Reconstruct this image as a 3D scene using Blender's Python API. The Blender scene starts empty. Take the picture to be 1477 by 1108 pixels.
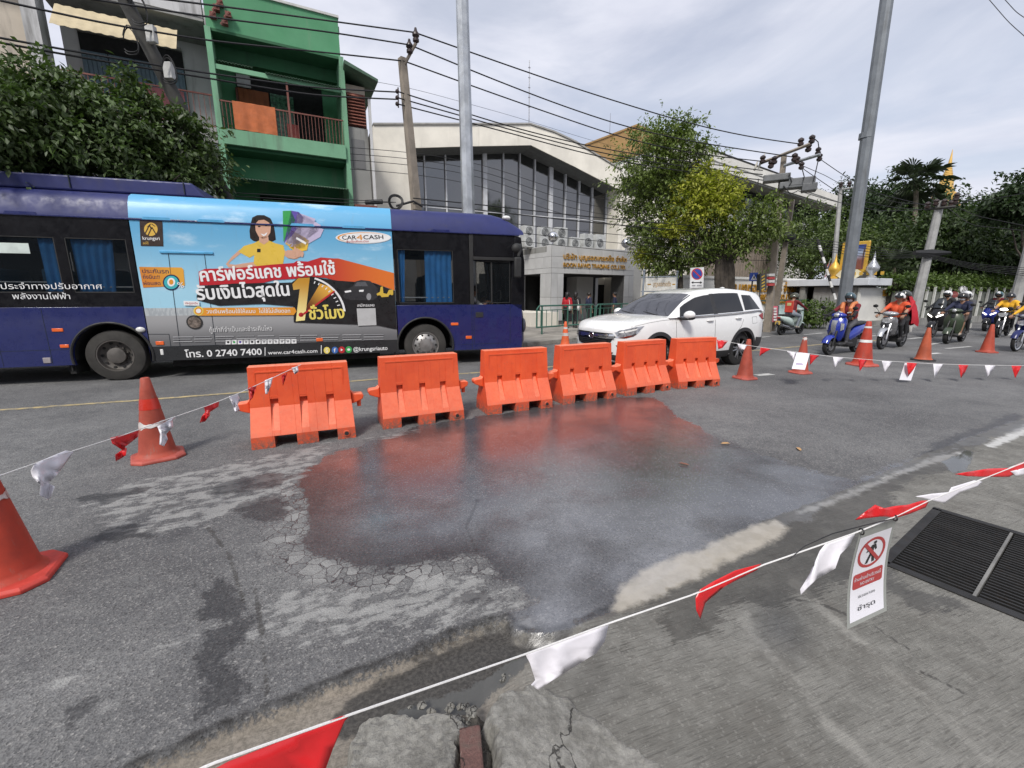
import bpy, bmesh, math, random
import numpy as np
from math import sin, cos, tan, atan, radians, pi, hypot
from mathutils import Vector as V, Matrix as MX
random.seed(7); RNG = np.random.default_rng(7)
SC = bpy.context.scene; COL = SC.collection

# ---------- camera, sky, sun, exposure ----------
CAMH = 1.6; FPX = 620.0; PITCH = atan(130/620.0)
cam = bpy.data.cameras.new('camera'); cam_o = bpy.data.objects.new('camera', cam); COL.objects.link(cam_o)
cam.sensor_width = 36; cam.sensor_fit = 'HORIZONTAL'; cam.lens = 36*FPX/1477
cam.clip_start = 0.05; cam.clip_end = 3000
cam_o.location = (0, 0, CAMH); cam_o.rotation_euler = (pi/2-PITCH, 0, 0)
SC.camera = cam_o
SUN_EL, SUN_AZ = radians(48), radians(198)      # azimuth measured clockwise from +Y
W = bpy.data.worlds.new('World'); SC.world = W; W.use_nodes = True
wn = W.node_tree; wn.nodes.clear()
def _w(t, **k):
    n = wn.nodes.new(t)
    for a, b in k.items(): setattr(n, a, b)
    return n
sky = _w('ShaderNodeTexSky', sky_type='NISHITA', sun_disc=False, sun_elevation=SUN_EL, sun_rotation=SUN_AZ)
sky.air_density = 1.0; sky.dust_density = 1.5; sky.ozone_density = 1.0
tc = _w('ShaderNodeTexCoord'); mp = _w('ShaderNodeMapping'); mp.inputs['Scale'].default_value = (1.0, 1.0, 3.2); mp.inputs['Location'].default_value = (.6, .2, 0)
mp.inputs['Rotation'].default_value = (0, radians(8), 0)
cn = _w('ShaderNodeTexNoise'); cn.inputs['Scale'].default_value = 1.7; cn.inputs['Detail'].default_value = 7; cn.inputs['Roughness'].default_value = .55; cn.inputs['Distortion'].default_value = .5
cr = _w('ShaderNodeMapRange', interpolation_type='SMOOTHSTEP'); cr.inputs['From Min'].default_value = .33; cr.inputs['From Max'].default_value = .56; cr.inputs['To Min'].default_value = .62; cr.inputs['To Max'].default_value = 1.0
c2 = _w('ShaderNodeTexNoise'); c2.inputs['Scale'].default_value = 2.6; c2.inputs['Detail'].default_value = 6; c2.inputs['Roughness'].default_value = .6
cc = _w('ShaderNodeMix', data_type='RGBA'); cc.inputs['A'].default_value = (5.6, 5.8, 6.75, 1); cc.inputs['B'].default_value = (6.7, 6.85, 7.65, 1)
c2r = _w('ShaderNodeMapRange', interpolation_type='SMOOTHSTEP'); c2r.inputs['From Min'].default_value = .3; c2r.inputs['From Max'].default_value = .68
mx = _w('ShaderNodeMix', data_type='RGBA')
bg = _w('ShaderNodeBackground'); bg.inputs['Strength'].default_value = .058
wo = _w('ShaderNodeOutputWorld')
k = wn.links.new
k(tc.outputs['Generated'], mp.inputs['Vector']); k(mp.outputs['Vector'], cn.inputs['Vector']); k(mp.outputs['Vector'], c2.inputs['Vector'])
k(cn.outputs['Fac'], cr.inputs['Value']); k(c2.outputs['Fac'], c2r.inputs['Value']); k(c2r.outputs['Result'], cc.inputs['Factor'])
k(cr.outputs['Result'], mx.inputs['Factor']); k(sky.outputs['Color'], mx.inputs['A']); k(cc.outputs['Result'], mx.inputs['B'])
k(mx.outputs['Result'], bg.inputs['Color']); k(bg.outputs['Background'], wo.inputs['Surface'])
sl = bpy.data.lights.new('sun', 'SUN'); sl.energy = 1.5; sl.angle = radians(14); sl.color = (1, .96, .9)
sun = bpy.data.objects.new('sun', sl); COL.objects.link(sun)
sun.rotation_euler = V((-sin(SUN_AZ)*cos(SUN_EL), -cos(SUN_AZ)*cos(SUN_EL), -sin(SUN_EL))).to_track_quat('-Z', 'Y').to_euler()
sun.location = (0, 0, 60)
vs = SC.view_settings; vs.view_transform = 'Standard'; vs.look = 'None'; vs.exposure = 1.14; vs.gamma = 1; vs.use_curve_mapping = False
SC.cycles.max_bounces = 6; SC.cycles.transparent_max_bounces = 12; SC.cycles.glossy_bounces = 3; SC.cycles.diffuse_bounces = 3
try: SC.cycles.use_denoising = True
except Exception: pass

# ---------- survey: photograph pixels to points of the place ----------
def ray(x, y):
    u = (x-738.5)/FPX; v = (554-y)/FPX
    return V((u, cos(PITCH)+v*sin(PITCH), -sin(PITCH)+v*cos(PITCH)))
def gp(x, y, z=0.0):
    d = ray(x, y); t = (z-CAMH)/d.z
    return V((d.x*t, d.y*t, z))
class Plane:
    """A vertical plane through base point p, running along heading hd (degrees from +Y); its local X runs along, Y away from the camera, Z up."""
    def __init__(s, p, hd):
        s.p = V((p[0], p[1], 0)); s.hd = hd; a = radians(hd); s.dr = V((sin(a), cos(a), 0)); s.dn = V((-cos(a), sin(a), 0)); s.rz = pi/2-a
    def at(s, x, y, off=0.0):        # local (X, Z) of a pixel on the plane pushed back by off
        d = ray(x, y); o = V((0, 0, CAMH)); t = ((s.p-o).dot(s.dn)+off)/d.dot(s.dn); q = o+d*t
        return ((q-s.p).dot(s.dr), q.z)
    def w(s, X, Y, Z=0): return s.p+s.dr*X+s.dn*Y+V((0, 0, Z))
def N0(n, hd): a = radians(hd); return (-n*cos(a), n*sin(a))
def zat(x, y, base):                 # height of pixel y above the ground at the horizontal distance of base, and the sideways point
    d = ray(x, y); D = hypot(base[0], base[1]); t = D/hypot(d.x, d.y)
    return V((d.x*t, d.y*t, CAMH+d.z*t))

# ---------- helpers: materials ----------
class NT:
    def __init__(s, name):
        s.m = bpy.data.materials.new(name); s.m.use_nodes = True; s.t = s.m.node_tree; s.b = s.t.nodes['Principled BSDF']
    def n(s, t, **k):
        x = s.t.nodes.new(t)
        for a, b in k.items(): setattr(x, a, b)
        return x
    def put(s, i, v):
        if isinstance(v, bpy.types.NodeSocket): s.t.links.new(v, i)
        elif isinstance(v, (tuple, list)): i.default_value = (*v, 1) if len(v) == 3 and len(i.default_value) == 4 else v
        else: i.default_value = v
    def ma(s, op, a, b=0.0, c=0.0, clamp=False):
        x = s.n('ShaderNodeMath', operation=op, use_clamp=clamp); s.put(x.inputs[0], a); s.put(x.inputs[1], b); s.put(x.inputs[2], c); return x.outputs[0]
    def mr(s, v, a, b, c=0.0, d=1.0, lin=False):
        x = s.n('ShaderNodeMapRange', interpolation_type='LINEAR' if lin else 'SMOOTHSTEP')
        for nm, q in (('Value', v), ('From Min', a), ('From Max', b), ('To Min', c), ('To Max', d)): s.put(x.inputs[nm], q)
        return x.outputs[0]
    def mc(s, f, a, b, bt='MIX'):
        x = s.n('ShaderNodeMix', data_type='RGBA', blend_type=bt); s.put(x.inputs['Factor'], f); s.put(x.inputs['A'], a); s.put(x.inputs['B'], b); return x.outputs['Result']
    def mf(s, f, a, b):
        x = s.n('ShaderNodeMix', data_type='FLOAT'); s.put(x.inputs[0], f); s.put(x.inputs[2], a); s.put(x.inputs[3], b); return x.outputs[0]
    def noise(s, vec, sc, det=4, ro=.55, dist=0.0):
        x = s.n('ShaderNodeTexNoise'); s.put(x.inputs['Vector'], vec); s.put(x.inputs['Scale'], sc); s.put(x.inputs['Detail'], det); s.put(x.inputs['Roughness'], ro); s.put(x.inputs['Distortion'], dist); return x.outputs['Fac']
    def voro(s, vec, sc, feat='F1', rnd=1.0):
        x = s.n('ShaderNodeTexVoronoi', feature=feat); s.put(x.inputs['Vector'], vec); s.put(x.inputs['Scale'], sc); s.put(x.inputs['Randomness'], rnd); return x
    def obj(s, rnd=True):
        o = s.n('ShaderNodeTexCoord').outputs['Object']
        if not rnd: return o
        i = s.n('ShaderNodeObjectInfo').outputs['Random']; a = s.n('ShaderNodeVectorMath', operation='ADD'); c = s.n('ShaderNodeCombineXYZ')
        r = s.ma('MULTIPLY', i, 37.0)
        for q in range(3): s.put(c.inputs[q], r)
        s.put(a.inputs[0], o); s.put(a.inputs[1], c.outputs[0]); return a.outputs[0]
    def scale(s, v, sc, rot=(0, 0, 0)):
        if any(rot): r = s.n('ShaderNodeMapping'); s.put(r.inputs['Vector'], v); r.inputs['Rotation'].default_value = rot; v = r.outputs[0]
        x = s.n('ShaderNodeMapping'); s.put(x.inputs['Vector'], v); x.inputs['Scale'].default_value = sc; return x.outputs[0]
    def attr(s, nm): x = s.n('ShaderNodeAttribute', attribute_name=nm); return x.outputs['Fac']
    def bump(s, h, st, d=.01, nrm=None):
        x = s.n('ShaderNodeBump'); s.put(x.inputs['Height'], h); s.put(x.inputs['Strength'], st); s.put(x.inputs['Distance'], d)
        if nrm is not None: s.put(x.inputs['Normal'], nrm)
        return x.outputs[0]
    def out(s, col=None, rough=None, metal=None, nrm=None, **k):
        for nm, v in (('Base Color', col), ('Roughness', rough), ('Metallic', metal), ('Normal', nrm)):
            if v is not None: s.put(s.b.inputs[nm], v)
        for nm, v in k.items(): s.put(s.b.inputs[nm.replace('_', ' ')], v)
        return s.m
def mul(c, f): return tuple(min(1, q*f) for q in c)
MATS = {}
def pm(name, col, rough=.5, metal=0.0, var=.14, sc=4.0, bump=.15, bsc=60.0, bd=.004, dirt=.0, dcol=(.06, .055, .045), dsc=2.5, streak=False, **k):
    """A worn painted / cast / cloth surface: colour that varies, blotches of dirt, fine relief."""
    if name in MATS: return MATS[name]
    t = NT(name); v = t.obj()
    a = t.noise(v, sc, 5, .6)
    c = t.mc(t.mr(a, .3, .7), mul(col, 1-var), mul(col, 1+var))
    if dirt:
        dv = t.scale(v, (1, 1, .12)) if streak else v
        d = t.mr(t.noise(dv, dsc*(3 if streak else 1), 8, .65), .62-.3*dirt, .80-.2*dirt)
        c = t.mc(t.ma('MULTIPLY', d, min(.85, dirt*1.5)), c, dcol)
    r = t.mr(t.noise(v, sc*2.3, 4), .3, .7, max(.02, rough-.07), min(1, rough+.09))
    nr = t.bump(t.noise(v, bsc, 3, .6), bump, bd) if bump else None
    MATS[name] = t.out(c, r, float(metal), nr, **k)
    return MATS[name]
def glass(name, tint=(.02, .025, .03), clear=.6, rough=.03):
    if name in MATS: return MATS[name]
    t = NT(name); t.out(tint, rough, 0.0); t.b.inputs['IOR'].default_value = 1.5
    tr = t.n('ShaderNodeBsdfTransparent'); tr.inputs['Color'].default_value = (*[min(1, .75+q) for q in tint], 1); m = t.n('ShaderNodeMixShader'); m.inputs[0].default_value = clear
    t.t.links.new(t.b.outputs[0], m.inputs[1]); t.t.links.new(tr.outputs[0], m.inputs[2])
    t.t.links.new(m.outputs[0], t.t.nodes['Material Output'].inputs['Surface'])
    MATS[name] = t.m; return t.m

# ---------- helpers: meshes ----------
class MB:
    def __init__(s): s.v = []; s.f = []; s.mi = []
    def add(s, vs_, fs, m=0, M=None):
        o = len(s.v); s.v += [tuple(M @ V(p)) if M is not None else tuple(p) for p in vs_]
        s.f += [tuple(i+o for i in f) for f in fs]; s.mi += [m]*len(fs); return s
    def box(s, c, d, m=0, rz=0.0, M=None, tx=1.0, ty=1.0):
        x, y, z = d[0]/2, d[1]/2, d[2]/2; R = MX.Translation(c) @ MX.Rotation(rz, 4, 'Z')
        if M is not None: R = M @ R
        p = [(-x, -y, -z), (x, -y, -z), (x, y, -z), (-x, y, -z), (-x*tx, -y*ty, z), (x*tx, -y*ty, z), (x*tx, y*ty, z), (-x*tx, y*ty, z)]
        return s.add(p, [(0, 3, 2, 1), (4, 5, 6, 7), (0, 1, 5, 4), (1, 2, 6, 5), (2, 3, 7, 6), (3, 0, 4, 7)], m, R)
    def b2(s, a, b, m=0): return s.box([(a[i]+b[i])/2 for i in range(3)], [abs(b[i]-a[i]) for i in range(3)], m)
    def loft(s, rings, m=0, cap=True, closed=True):
        n = len(rings[0]); vs_ = [p for r in rings for p in r]; fs = []
        for i in range(len(rings)-1):
            for j in range(n if closed else n-1):
                a, b = i*n+j, i*n+(j+1) % n; fs.append((a, b, b+n, a+n))
        if cap and closed: fs.append(tuple(range(n-1, -1, -1))); fs.append(tuple(range((len(rings)-1)*n, len(rings)*n)))
        return s.add(vs_, fs, m)
    def tube(s, pts, r, n=6, m=0, cap=True, sq=1.0):
        pts = [V(p) for p in pts]; rs = r if isinstance(r, (list, tuple)) else [r]*len(pts); rings = []; up = None
        for i, p in enumerate(pts):
            d = (pts[min(i+1, len(pts)-1)]-pts[max(i-1, 0)])
            if d.length < 1e-9: d = V((0, 0, 1))
            d.normalize()
            if up is None: up = V((0, 0, 1)) if abs(d.z) < .9 else V((1, 0, 0))
            a = d.cross(up)
            if a.length < 1e-6: a = d.cross(V((0, 1, 0)))
            a.normalize(); b = a.cross(d).normalized(); up = b
            rings.append([p+a*(cos(2*pi*q/n)*rs[i])+b*(sin(2*pi*q/n)*rs[i]*sq) for q in range(n)])
        return s.loft(rings, m, cap)
    def cyl(s, p0, p1, r0, r1=None, n=12, m=0): return s.tube([p0, p1], [r0, r0 if r1 is None else r1], n, m)
    def lathe(s, prof, n=24, M=None, m=0, cap=False):      # prof: (radius, z)
        vs_ = [(r*cos(2*pi*q/n), r*sin(2*pi*q/n), z) for r, z in prof for q in range(n)]; fs = []
        for i in range(len(prof)-1):
            for j in range(n): a, b = i*n+j, i*n+(j+1) % n; fs.append((a, b, b+n, a+n))
        if cap: fs.append(tuple(range(n-1, -1, -1))); fs.append(tuple(range((len(prof)-1)*n, len(prof)*n)))
        return s.add(vs_, fs, m, M)
    def prism(s, poly, a, b, m=0, M=None):                  # poly in local X,Z, extruded along Y from a to b
        n = len(poly); vs_ = [(x, a, z) for x, z in poly]+[(x, b, z) for x, z in poly]
        fs = [tuple(range(n)), tuple(range(2*n-1, n-1, -1))]+[(i, i+n, (i+1) % n+n, (i+1) % n) for i in range(n)]
        return s.add(vs_, fs, m, M)
    def flat(s, poly, y, m=0): return s.add([(x, y, z) for x, z in poly], [tuple(range(len(poly)))], m)
    def sph(s, c, r, nu=12, nv=8, m=0, M=None, top=0.0, bot=1.0):
        r = r if isinstance(r, (tuple, list)) else (r, r, r); rings = []
        for i in range(nv+1):
            t = pi*(top+(bot-top)*i/nv); rings.append([(c[0]+r[0]*max(.001, sin(t))*cos(2*pi*q/nu), c[1]+r[1]*max(.001, sin(t))*sin(2*pi*q/nu), c[2]+r[2]*cos(t)) for q in range(nu)])
        vs_ = [p for g in rings for p in g]; fs = []
        for i in range(nv):
            for j in range(nu): a, b = i*nu+j, i*nu+(j+1) % nu; fs.append((a, a+nu, b+nu, b))
        return s.add(vs_, fs, m, M)
    def obj(s, name, mat, parent=None, smooth=35, bev=0.0, seg=2, sub=0, fix=True):
        me = bpy.data.meshes.new(name); me.from_pydata(s.v, [], s.f)
        for q in (mat if isinstance(mat, (list, tuple)) else [mat]): me.materials.append(q)
        if len(set(s.mi)) > 1: me.polygons.foreach_set('material_index', s.mi)
        if fix:
            bm = bmesh.new(); bm.from_mesh(me); bmesh.ops.recalc_face_normals(bm, faces=bm.faces); bm.to_mesh(me); bm.free()
        if smooth:
            me.polygons.foreach_set('use_smooth', [True]*len(me.polygons)); me.set_sharp_from_angle(angle=radians(smooth))
        return link(name, me, parent, bev, seg, sub)
def link(name, me, parent=None, bev=0.0, seg=2, sub=0):
    o = bpy.data.objects.new(name, me); COL.objects.link(o)
    if parent is not None: o.parent = parent
    if bev: b = o.modifiers.new('bevel', 'BEVEL'); b.width = bev; b.segments = seg; b.limit_method = 'ANGLE'; b.angle_limit = radians(40); b.harden_normals = False
    if sub: b = o.modifiers.new('subdivision', 'SUBSURF'); b.levels = sub; b.render_levels = sub
    return o
def tag(o, label=None, cat=None, group=None, kind=None):
    for a, b in (('label', label), ('category', cat), ('group', group), ('kind', kind)):
        if b: o[a] = b
    return o
def thing(name, label, cat, loc=(0, 0, 0), rz=0.0, group=None):
    o = bpy.data.objects.new(name, None); COL.objects.link(o); o.location = loc; o.rotation_euler = (0, 0, rz); o.empty_display_size = .2
    return tag(o, label, cat, group)
def dup(root, loc, rz, label=None):
    r = root.copy(); COL.objects.link(r); r.location = loc; r.rotation_euler = (0, 0, rz)
    if label: r['label'] = label
    for ch in list(root.children):
        c = ch.copy(); COL.objects.link(c); c.parent = r
        for g in ch.children: d = g.copy(); COL.objects.link(d); d.parent = c
    return r
TXT = {}
def text_mesh(body, sx=None, h=None, depth=.0, res=3, bold=0.0):
    """Mesh of a line of writing in XZ, left end at 0, baseline at 0; sx stretches it to a width, h sets the size."""
    c = bpy.data.curves.new('writing', 'FONT'); c.body = body; c.resolution_u = res; c.extrude = depth; c.size = 1; c.offset = bold
    o = bpy.data.objects.new('writing', c); COL.objects.link(o); bpy.context.view_layer.update()
    me = bpy.data.meshes.new_from_object(o.evaluated_get(bpy.context.evaluated_depsgraph_get()))
    bpy.data.objects.remove(o); bpy.data.curves.remove(c)
    if not len(me.vertices): return me
    xs = [v.co.x for v in me.vertices]; x0, x1 = min(xs), max(xs)
    kx = (sx/(x1-x0)) if sx else h; kz = h if h else kx
    for v in me.vertices: v.co = ((v.co.x-x0)*kx, v.co.z, v.co.y*kz)
    return me
def writing(name, body, mat, parent, loc, sx=None, h=None, depth=0.0, rot=0.0, bold=0.0):
    me = text_mesh(body, sx, h, depth); me.materials.append(mat)
    if bold and len(me.vertices):
        k_ = bold*(h or .1); bm = bmesh.new()
        for i, (dx, dz) in enumerate(((0, 0), (-1, 0), (1, 0), (0, .8), (0, -.8), (-.7, .6), (.7, .6), (.7, -.6), (-.7, -.6))):
            n0 = len(bm.verts); bm.from_mesh(me); bm.verts.ensure_lookup_table()
            for v in bm.verts[n0:]: v.co += V((dx*k_, -.00006*i, dz*k_))
        bm.to_mesh(me); bm.free()
    o = link(name, me, parent); o.location = loc; o.rotation_euler = (0, -rot, 0)
    return o
def sstep(x, a, b): t = np.clip((x-a)/(b-a), 0, 1); return t*t*(3-2*t)
def _h(i, j, s): n = (i*374761393+j*668265263+s*1442695041) & 0xffffffff; n = ((n ^ (n >> 13))*1274126177) & 0xffffffff; return ((n ^ (n >> 16)) & 0xffff)/65535.0
def vnoise(x, y, seed=0, octv=4):
    x = np.asarray(x, float); y = np.asarray(y, float); r = np.zeros_like(x); a = 1.0; tot = 0
    for o in range(octv):
        xi = np.floor(x).astype(np.int64); yi = np.floor(y).astype(np.int64); fx = x-xi; fy = y-yi; fx = fx*fx*(3-2*fx); fy = fy*fy*(3-2*fy); s = seed+o*17
        r += a*((_h(xi, yi, s)*(1-fx)+_h(xi+1, yi, s)*fx)*(1-fy)+(_h(xi, yi+1, s)*(1-fx)+_h(xi+1, yi+1, s)*fx)*fy); tot += a; a *= .5; x = x*2.03+3.1; y = y*2.03+1.7
    return r/tot*2-1
def sdf(px, py, poly):               # signed distance, positive inside
    d = np.full(px.shape, 1e9); ins = np.zeros(px.shape, bool); n = len(poly)
    for i in range(n):
        ax, ay = poly[i][0], poly[i][1]; bx, by = poly[(i+1) % n][0], poly[(i+1) % n][1]; ex, ey = bx-ax, by-ay
        t = np.clip(((px-ax)*ex+(py-ay)*ey)/(ex*ex+ey*ey+1e-12), 0, 1); d = np.minimum(d, (px-ax-t*ex)**2+(py-ay-t*ey)**2)
        c = (ay > py) != (by > py)
        with np.errstate(divide='ignore', invalid='ignore'): ins ^= c & (px < (bx-ax)*(py-ay)/(by-ay+1e-18)+ax)
    return np.where(ins, 1, -1)*np.sqrt(d)
# ---------- the ground ----------
def pxp(*pts): return [(gp(x, y).x, gp(x, y).y) for x, y in pts]
EDGE = [(100, 1200), (195, 1108), (250, 1085), (300, 1060), (370, 1030), (430, 1005), (490, 982), (560, 955), (620, 932), (665, 910), (700, 897), (728, 893), (740, 908), (760, 915), (800, 913), (840, 900), (880, 882), (905, 862), (1000, 803), (1100, 752), (1180, 722), (1240, 697), (1330, 657), (1400, 630), (1477, 603), (1600, 562)]
P_CON = pxp(*EDGE)+[(40, 21), (60, 0), (60, -5), (-3.5, -5), (-3.2, .4)]
P_WET = pxp((945, 574), (985, 603), (1020, 622), (1060, 640), (1110, 660), (1150, 672), (1200, 688), (1235, 690), (1290, 668), (1302, 658), (1325, 661), (1370, 645), (1410, 625), (1450, 611), (1540, 582), (1540, 600), (1400, 645), (1245, 708), (1100, 770), (890, 890), (840, 910), (800, 925), (735, 910), (738, 888), (772, 866), (742, 848), (702, 830), (690, 814), (660, 812), (560, 833), (530, 838), (480, 825), (440, 808), (405, 790), (425, 752), (440, 730), (405, 706), (432, 684), (470, 658), (530, 640), (600, 615), (650, 607), (700, 599), (790, 585), (880, 572))
P_MUD = pxp((880, 880), (893, 845), (925, 822), (965, 805), (1040, 775), (1095, 755), (1120, 752), (1140, 762), (1125, 778), (1085, 797), (1020, 828), (955, 860), (915, 878), (893, 884))
P_WAT = [pxp((1362, 668), (1392, 648), (1402, 650), (1404, 664), (1390, 678), (1372, 682)),
         pxp((520, 1036), (572, 1007), (640, 990), (680, 976), (700, 952), (752, 938), (790, 930), (775, 950), (741, 975), (700, 1000), (670, 1020), (600, 1032))]
P_CWET = [pxp((885, 890), (953, 883), (960, 915), (975, 938), (1009, 927), (1042, 903), (1058, 885), (1090, 877), (1122, 889), (1139, 883), (1159, 862), (1187, 850), (1232, 846), (1276, 854), (1308, 871), (1357, 879), (1405, 883), (1385, 862), (1316, 846), (1276, 815), (1285, 770), (1300, 735), (1290, 713), (1308, 697), (1349, 685), (1385, 680), (1395, 665), (1420, 640), (1477, 616), (1477, 590), (1380, 625), (1250, 690), (1100, 745), (890, 868)),
          pxp((884, 929), (890, 921), (902, 919), (914, 925), (917, 934), (908, 941), (893, 940)), pxp((458, 1044), (494, 998), (545, 960), (605, 940), (622, 928), (700, 893), (745, 905), (800, 915), (800, 940), (765, 958), (720, 985), (690, 1005), (620, 1022), (504, 1040)),
          pxp((362, 1006), (374, 1000), (384, 1004), (380, 1016), (368, 1020)), pxp((352, 1022), (362, 1026), (356, 1036)), pxp((395, 1022), (402, 1026), (398, 1034)), pxp((365, 1060), (374, 1062), (368, 1075)), pxp((1080, 800), (1090, 780), (1130, 775), (1140, 800), (1112, 815))]
P_STAIN = [pxp((327, 897), (293, 911), (280, 958), (294, 983), (286, 1034), (336, 1024), (354, 989), (345, 942), (370, 897), (350, 870), (330, 830), (305, 825), (300, 850), (290, 842), (280, 860), (300, 885)), pxp((98, 1026), (118, 1012), (141, 1013), (128, 1028), (106, 1042)),
           pxp((119, 778), (152, 765), (191, 751), (213, 745), (206, 760), (214, 774), (184, 778), (166, 786), (144, 782)), pxp((213, 741), (235, 731), (274, 720), (253, 733)), pxp((101, 720), (159, 709), (224, 701), (200, 709), (150, 728)), pxp((336, 738), (350, 722), (400, 715), (430, 735), (400, 750), (350, 748)), pxp((285, 712), (330, 690), (395, 682), (420, 690), (390, 706), (320, 716)), pxp((640, 862), (690, 852), (700, 860), (650, 872))]
P_DUST = [pxp((120, 735), (180, 700), (230, 688), (330, 668), (390, 660), (470, 655), (440, 690), (400, 720), (330, 745), (260, 768), (180, 770)), pxp((0, 1013), (60, 990), (150, 950), (240, 920), (292, 904), (297, 914), (240, 938), (150, 968), (60, 1003), (0, 1022)),
          pxp((330, 908), (400, 880), (480, 858), (560, 838), (640, 822), (688, 826), (700, 845), (620, 855), (540, 874), (470, 893), (400, 912)), pxp((345, 668), (400, 655), (470, 638), (482, 648), (440, 675), (400, 692), (380, 682)), pxp((525, 634), (600, 618), (604, 624), (560, 636)), pxp((730, 885), (770, 875), (792, 884), (770, 898), (742, 902)),
          pxp((95, 1036), (130, 1010), (190, 990), (150, 1016)), pxp((420, 845), (480, 850), (560, 842), (650, 824), (700, 832), (745, 850), (770, 868), (700, 888), (600, 905), (500, 920), (400, 930), (380, 880)), pxp((690, 822), (740, 845), (775, 862), (735, 882), (690, 890), (600, 915), (560, 905), (640, 860))]
P_BAND = [pxp((1132, 838), (1180, 878), (1272, 962), (1340, 1020), (1390, 1070), (1425, 1112), (1440, 1108), (1400, 1062), (1350, 1014), (1280, 955), (1190, 872), (1142, 832)), pxp((1062, 888), (1085, 930), (1125, 975), (1200, 1058), (1250, 1112), (1272, 1108), (1215, 1050), (1138, 965), (1098, 920), (1078, 884))]
P_LINE = [pxp((1150, 866), (1175, 868), (1200, 878), (1218, 886)), pxp((1254, 898), (1285, 920), (1310, 936)), pxp((1330, 970), (1360, 985), (1390, 1000)), pxp((368, 850), (376, 900), (381, 950), (386, 1006)), pxp((300, 760), (330, 800), (352, 870)), pxp((660, 690), (690, 720), (672, 760), (690, 800)), pxp((1300, 650), (1330, 655), (1352, 648)), pxp((1380, 655), (1420, 650), (1477, 655))]
def ground_mat():
    t = NT('road_and_apron_surface'); co = t.obj(False)
    wet, mud, wat, con, cwet, stain, dust, band, lin, crk, lft = [t.attr(q) for q in ('wet', 'mud', 'wat', 'con', 'cwet', 'stain', 'dust', 'band', 'lin', 'crk', 'lft')]
    n1, n2, n3, n4 = t.noise(co, 1.3, 5), t.noise(co, 9, 6, .65), t.noise(co, 55, 5, .7), t.noise(co, 230, 3, .7)
    agg = t.voro(co, 120); sp = t.n('ShaderNodeSeparateColor'); t.put(sp.inputs[0], agg.outputs['Color'])
    st = t.noise(t.scale(co, (1.2, 14, 1), (0, 0, radians(-24))), 1.6, 7, .7)          # streaks along the traffic
    wv_ = t.n('ShaderNodeTexNoise'); t.put(wv_.inputs['Vector'], co); wv_.inputs['Scale'].default_value = 7; wv_.inputs['Detail'].default_value = 5; wq_ = t.n('ShaderNodeVectorMath', operation='SCALE'); t.put(wq_.inputs[0], wv_.outputs['Color']); wq_.inputs['Scale'].default_value = .10; wa_ = t.n('ShaderNodeVectorMath', operation='ADD'); t.put(wa_.inputs[0], co); t.put(wa_.inputs[1], wq_.outputs[0]); cow = wa_.outputs[0]
    ed = t.voro(cow, 13.5, 'DISTANCE_TO_EDGE').outputs['Distance']
    n5 = t.noise(co, 3.4, 9, .66)
    wobble = t.ma('ADD', t.ma('MULTIPLY', t.ma('SUBTRACT', n2, .5), .13), t.ma('ADD', t.ma('MULTIPLY', t.ma('SUBTRACT', n5, .5), .42), t.ma('MULTIPLY', t.ma('SUBTRACT', n3, .5), .10)))
    # asphalt
    f = t.ma('ADD', t.ma('MULTIPLY', n1, .45), t.ma('MULTIPLY', n2, .55))
    asp = t.mc(t.mr(f, .33, .67), (.112, .113, .117), (.205, .205, .203))
    asp = t.mc(t.mr(st, .52, .75, 0, .35), asp, (.25, .25, .24))
    asp = t.mc(1.0, asp, t.mc(t.mr(t.noise(co, .45, 4, .5), .36, .62), (.72, .72, .73), (1.12, 1.12, 1.11)), 'MULTIPLY')
    asp = t.mc(t.mr(t.ma('ADD', t.attr('old'), t.ma('MULTIPLY', t.ma('SUBTRACT', n2, .5), .3)), -.1, .15, 0, .28), asp, (.055, .055, .058))
    asp = t.mc(t.mr(sp.outputs[0], .5, .95, 0, .62), asp, t.mc(t.mr(sp.outputs[1], .2, .8), (.040, .040, .041), (.34, .33, .315)))
    asp = t.mc(t.mr(t.ma('ADD', n3, t.ma('MULTIPLY', n4, .5)), .62, .95, 0, .6), asp, (.05, .05, .052))
    blot = t.noise(t.scale(co, (2.8, 5.0, 1), (0, 0, radians(-26))), 2.3, 8, .68)
    dm = t.mr(t.ma('ADD', t.ma('ADD', t.ma('MINIMUM', dust, .085), t.ma('MULTIPLY', t.ma('SUBTRACT', st, .53), .22)), t.ma('ADD', t.ma('MULTIPLY', t.ma('SUBTRACT', blot, .53), .95), t.ma('MULTIPLY', t.ma('SUBTRACT', n3, .5), .16))), -.01, .09)
    asp = t.mc(t.ma('MULTIPLY', dm, .62), asp, t.mc(n2, (.25, .25, .24), (.42, .42, .405)))
    # fine cracking of the old asphalt
    ck = t.ma('SUBTRACT', 1.0, t.mr(t.ma('ADD', ed, t.ma('MULTIPLY', t.ma('SUBTRACT', n3, .5), .018)), .003, .014))
    asp = t.mc(t.ma('MULTIPLY', ck, t.mr(crk, -.1, .3, 0, .7)), asp, (.04, .04, .04))
    vc = t.voro(cow, 13.5); vs2 = t.n('ShaderNodeSeparateColor'); t.put(vs2.inputs[0], vc.outputs['Color'])
    cell = t.ma('MULTIPLY', t.mr(t.ma('ADD', t.ma('ABSOLUTE', t.ma('ADD', wet, .03)), t.ma('MULTIPLY', t.ma('SUBTRACT', n5, .5), .22)), .03, .16, 1, 0), t.ma('MULTIPLY', t.mr(crk, -.02, .1), t.mr(t.ma('ADD', ed, t.ma('MULTIPLY', t.ma('SUBTRACT', n3, .5), .04)), .012, .04)))
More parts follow.
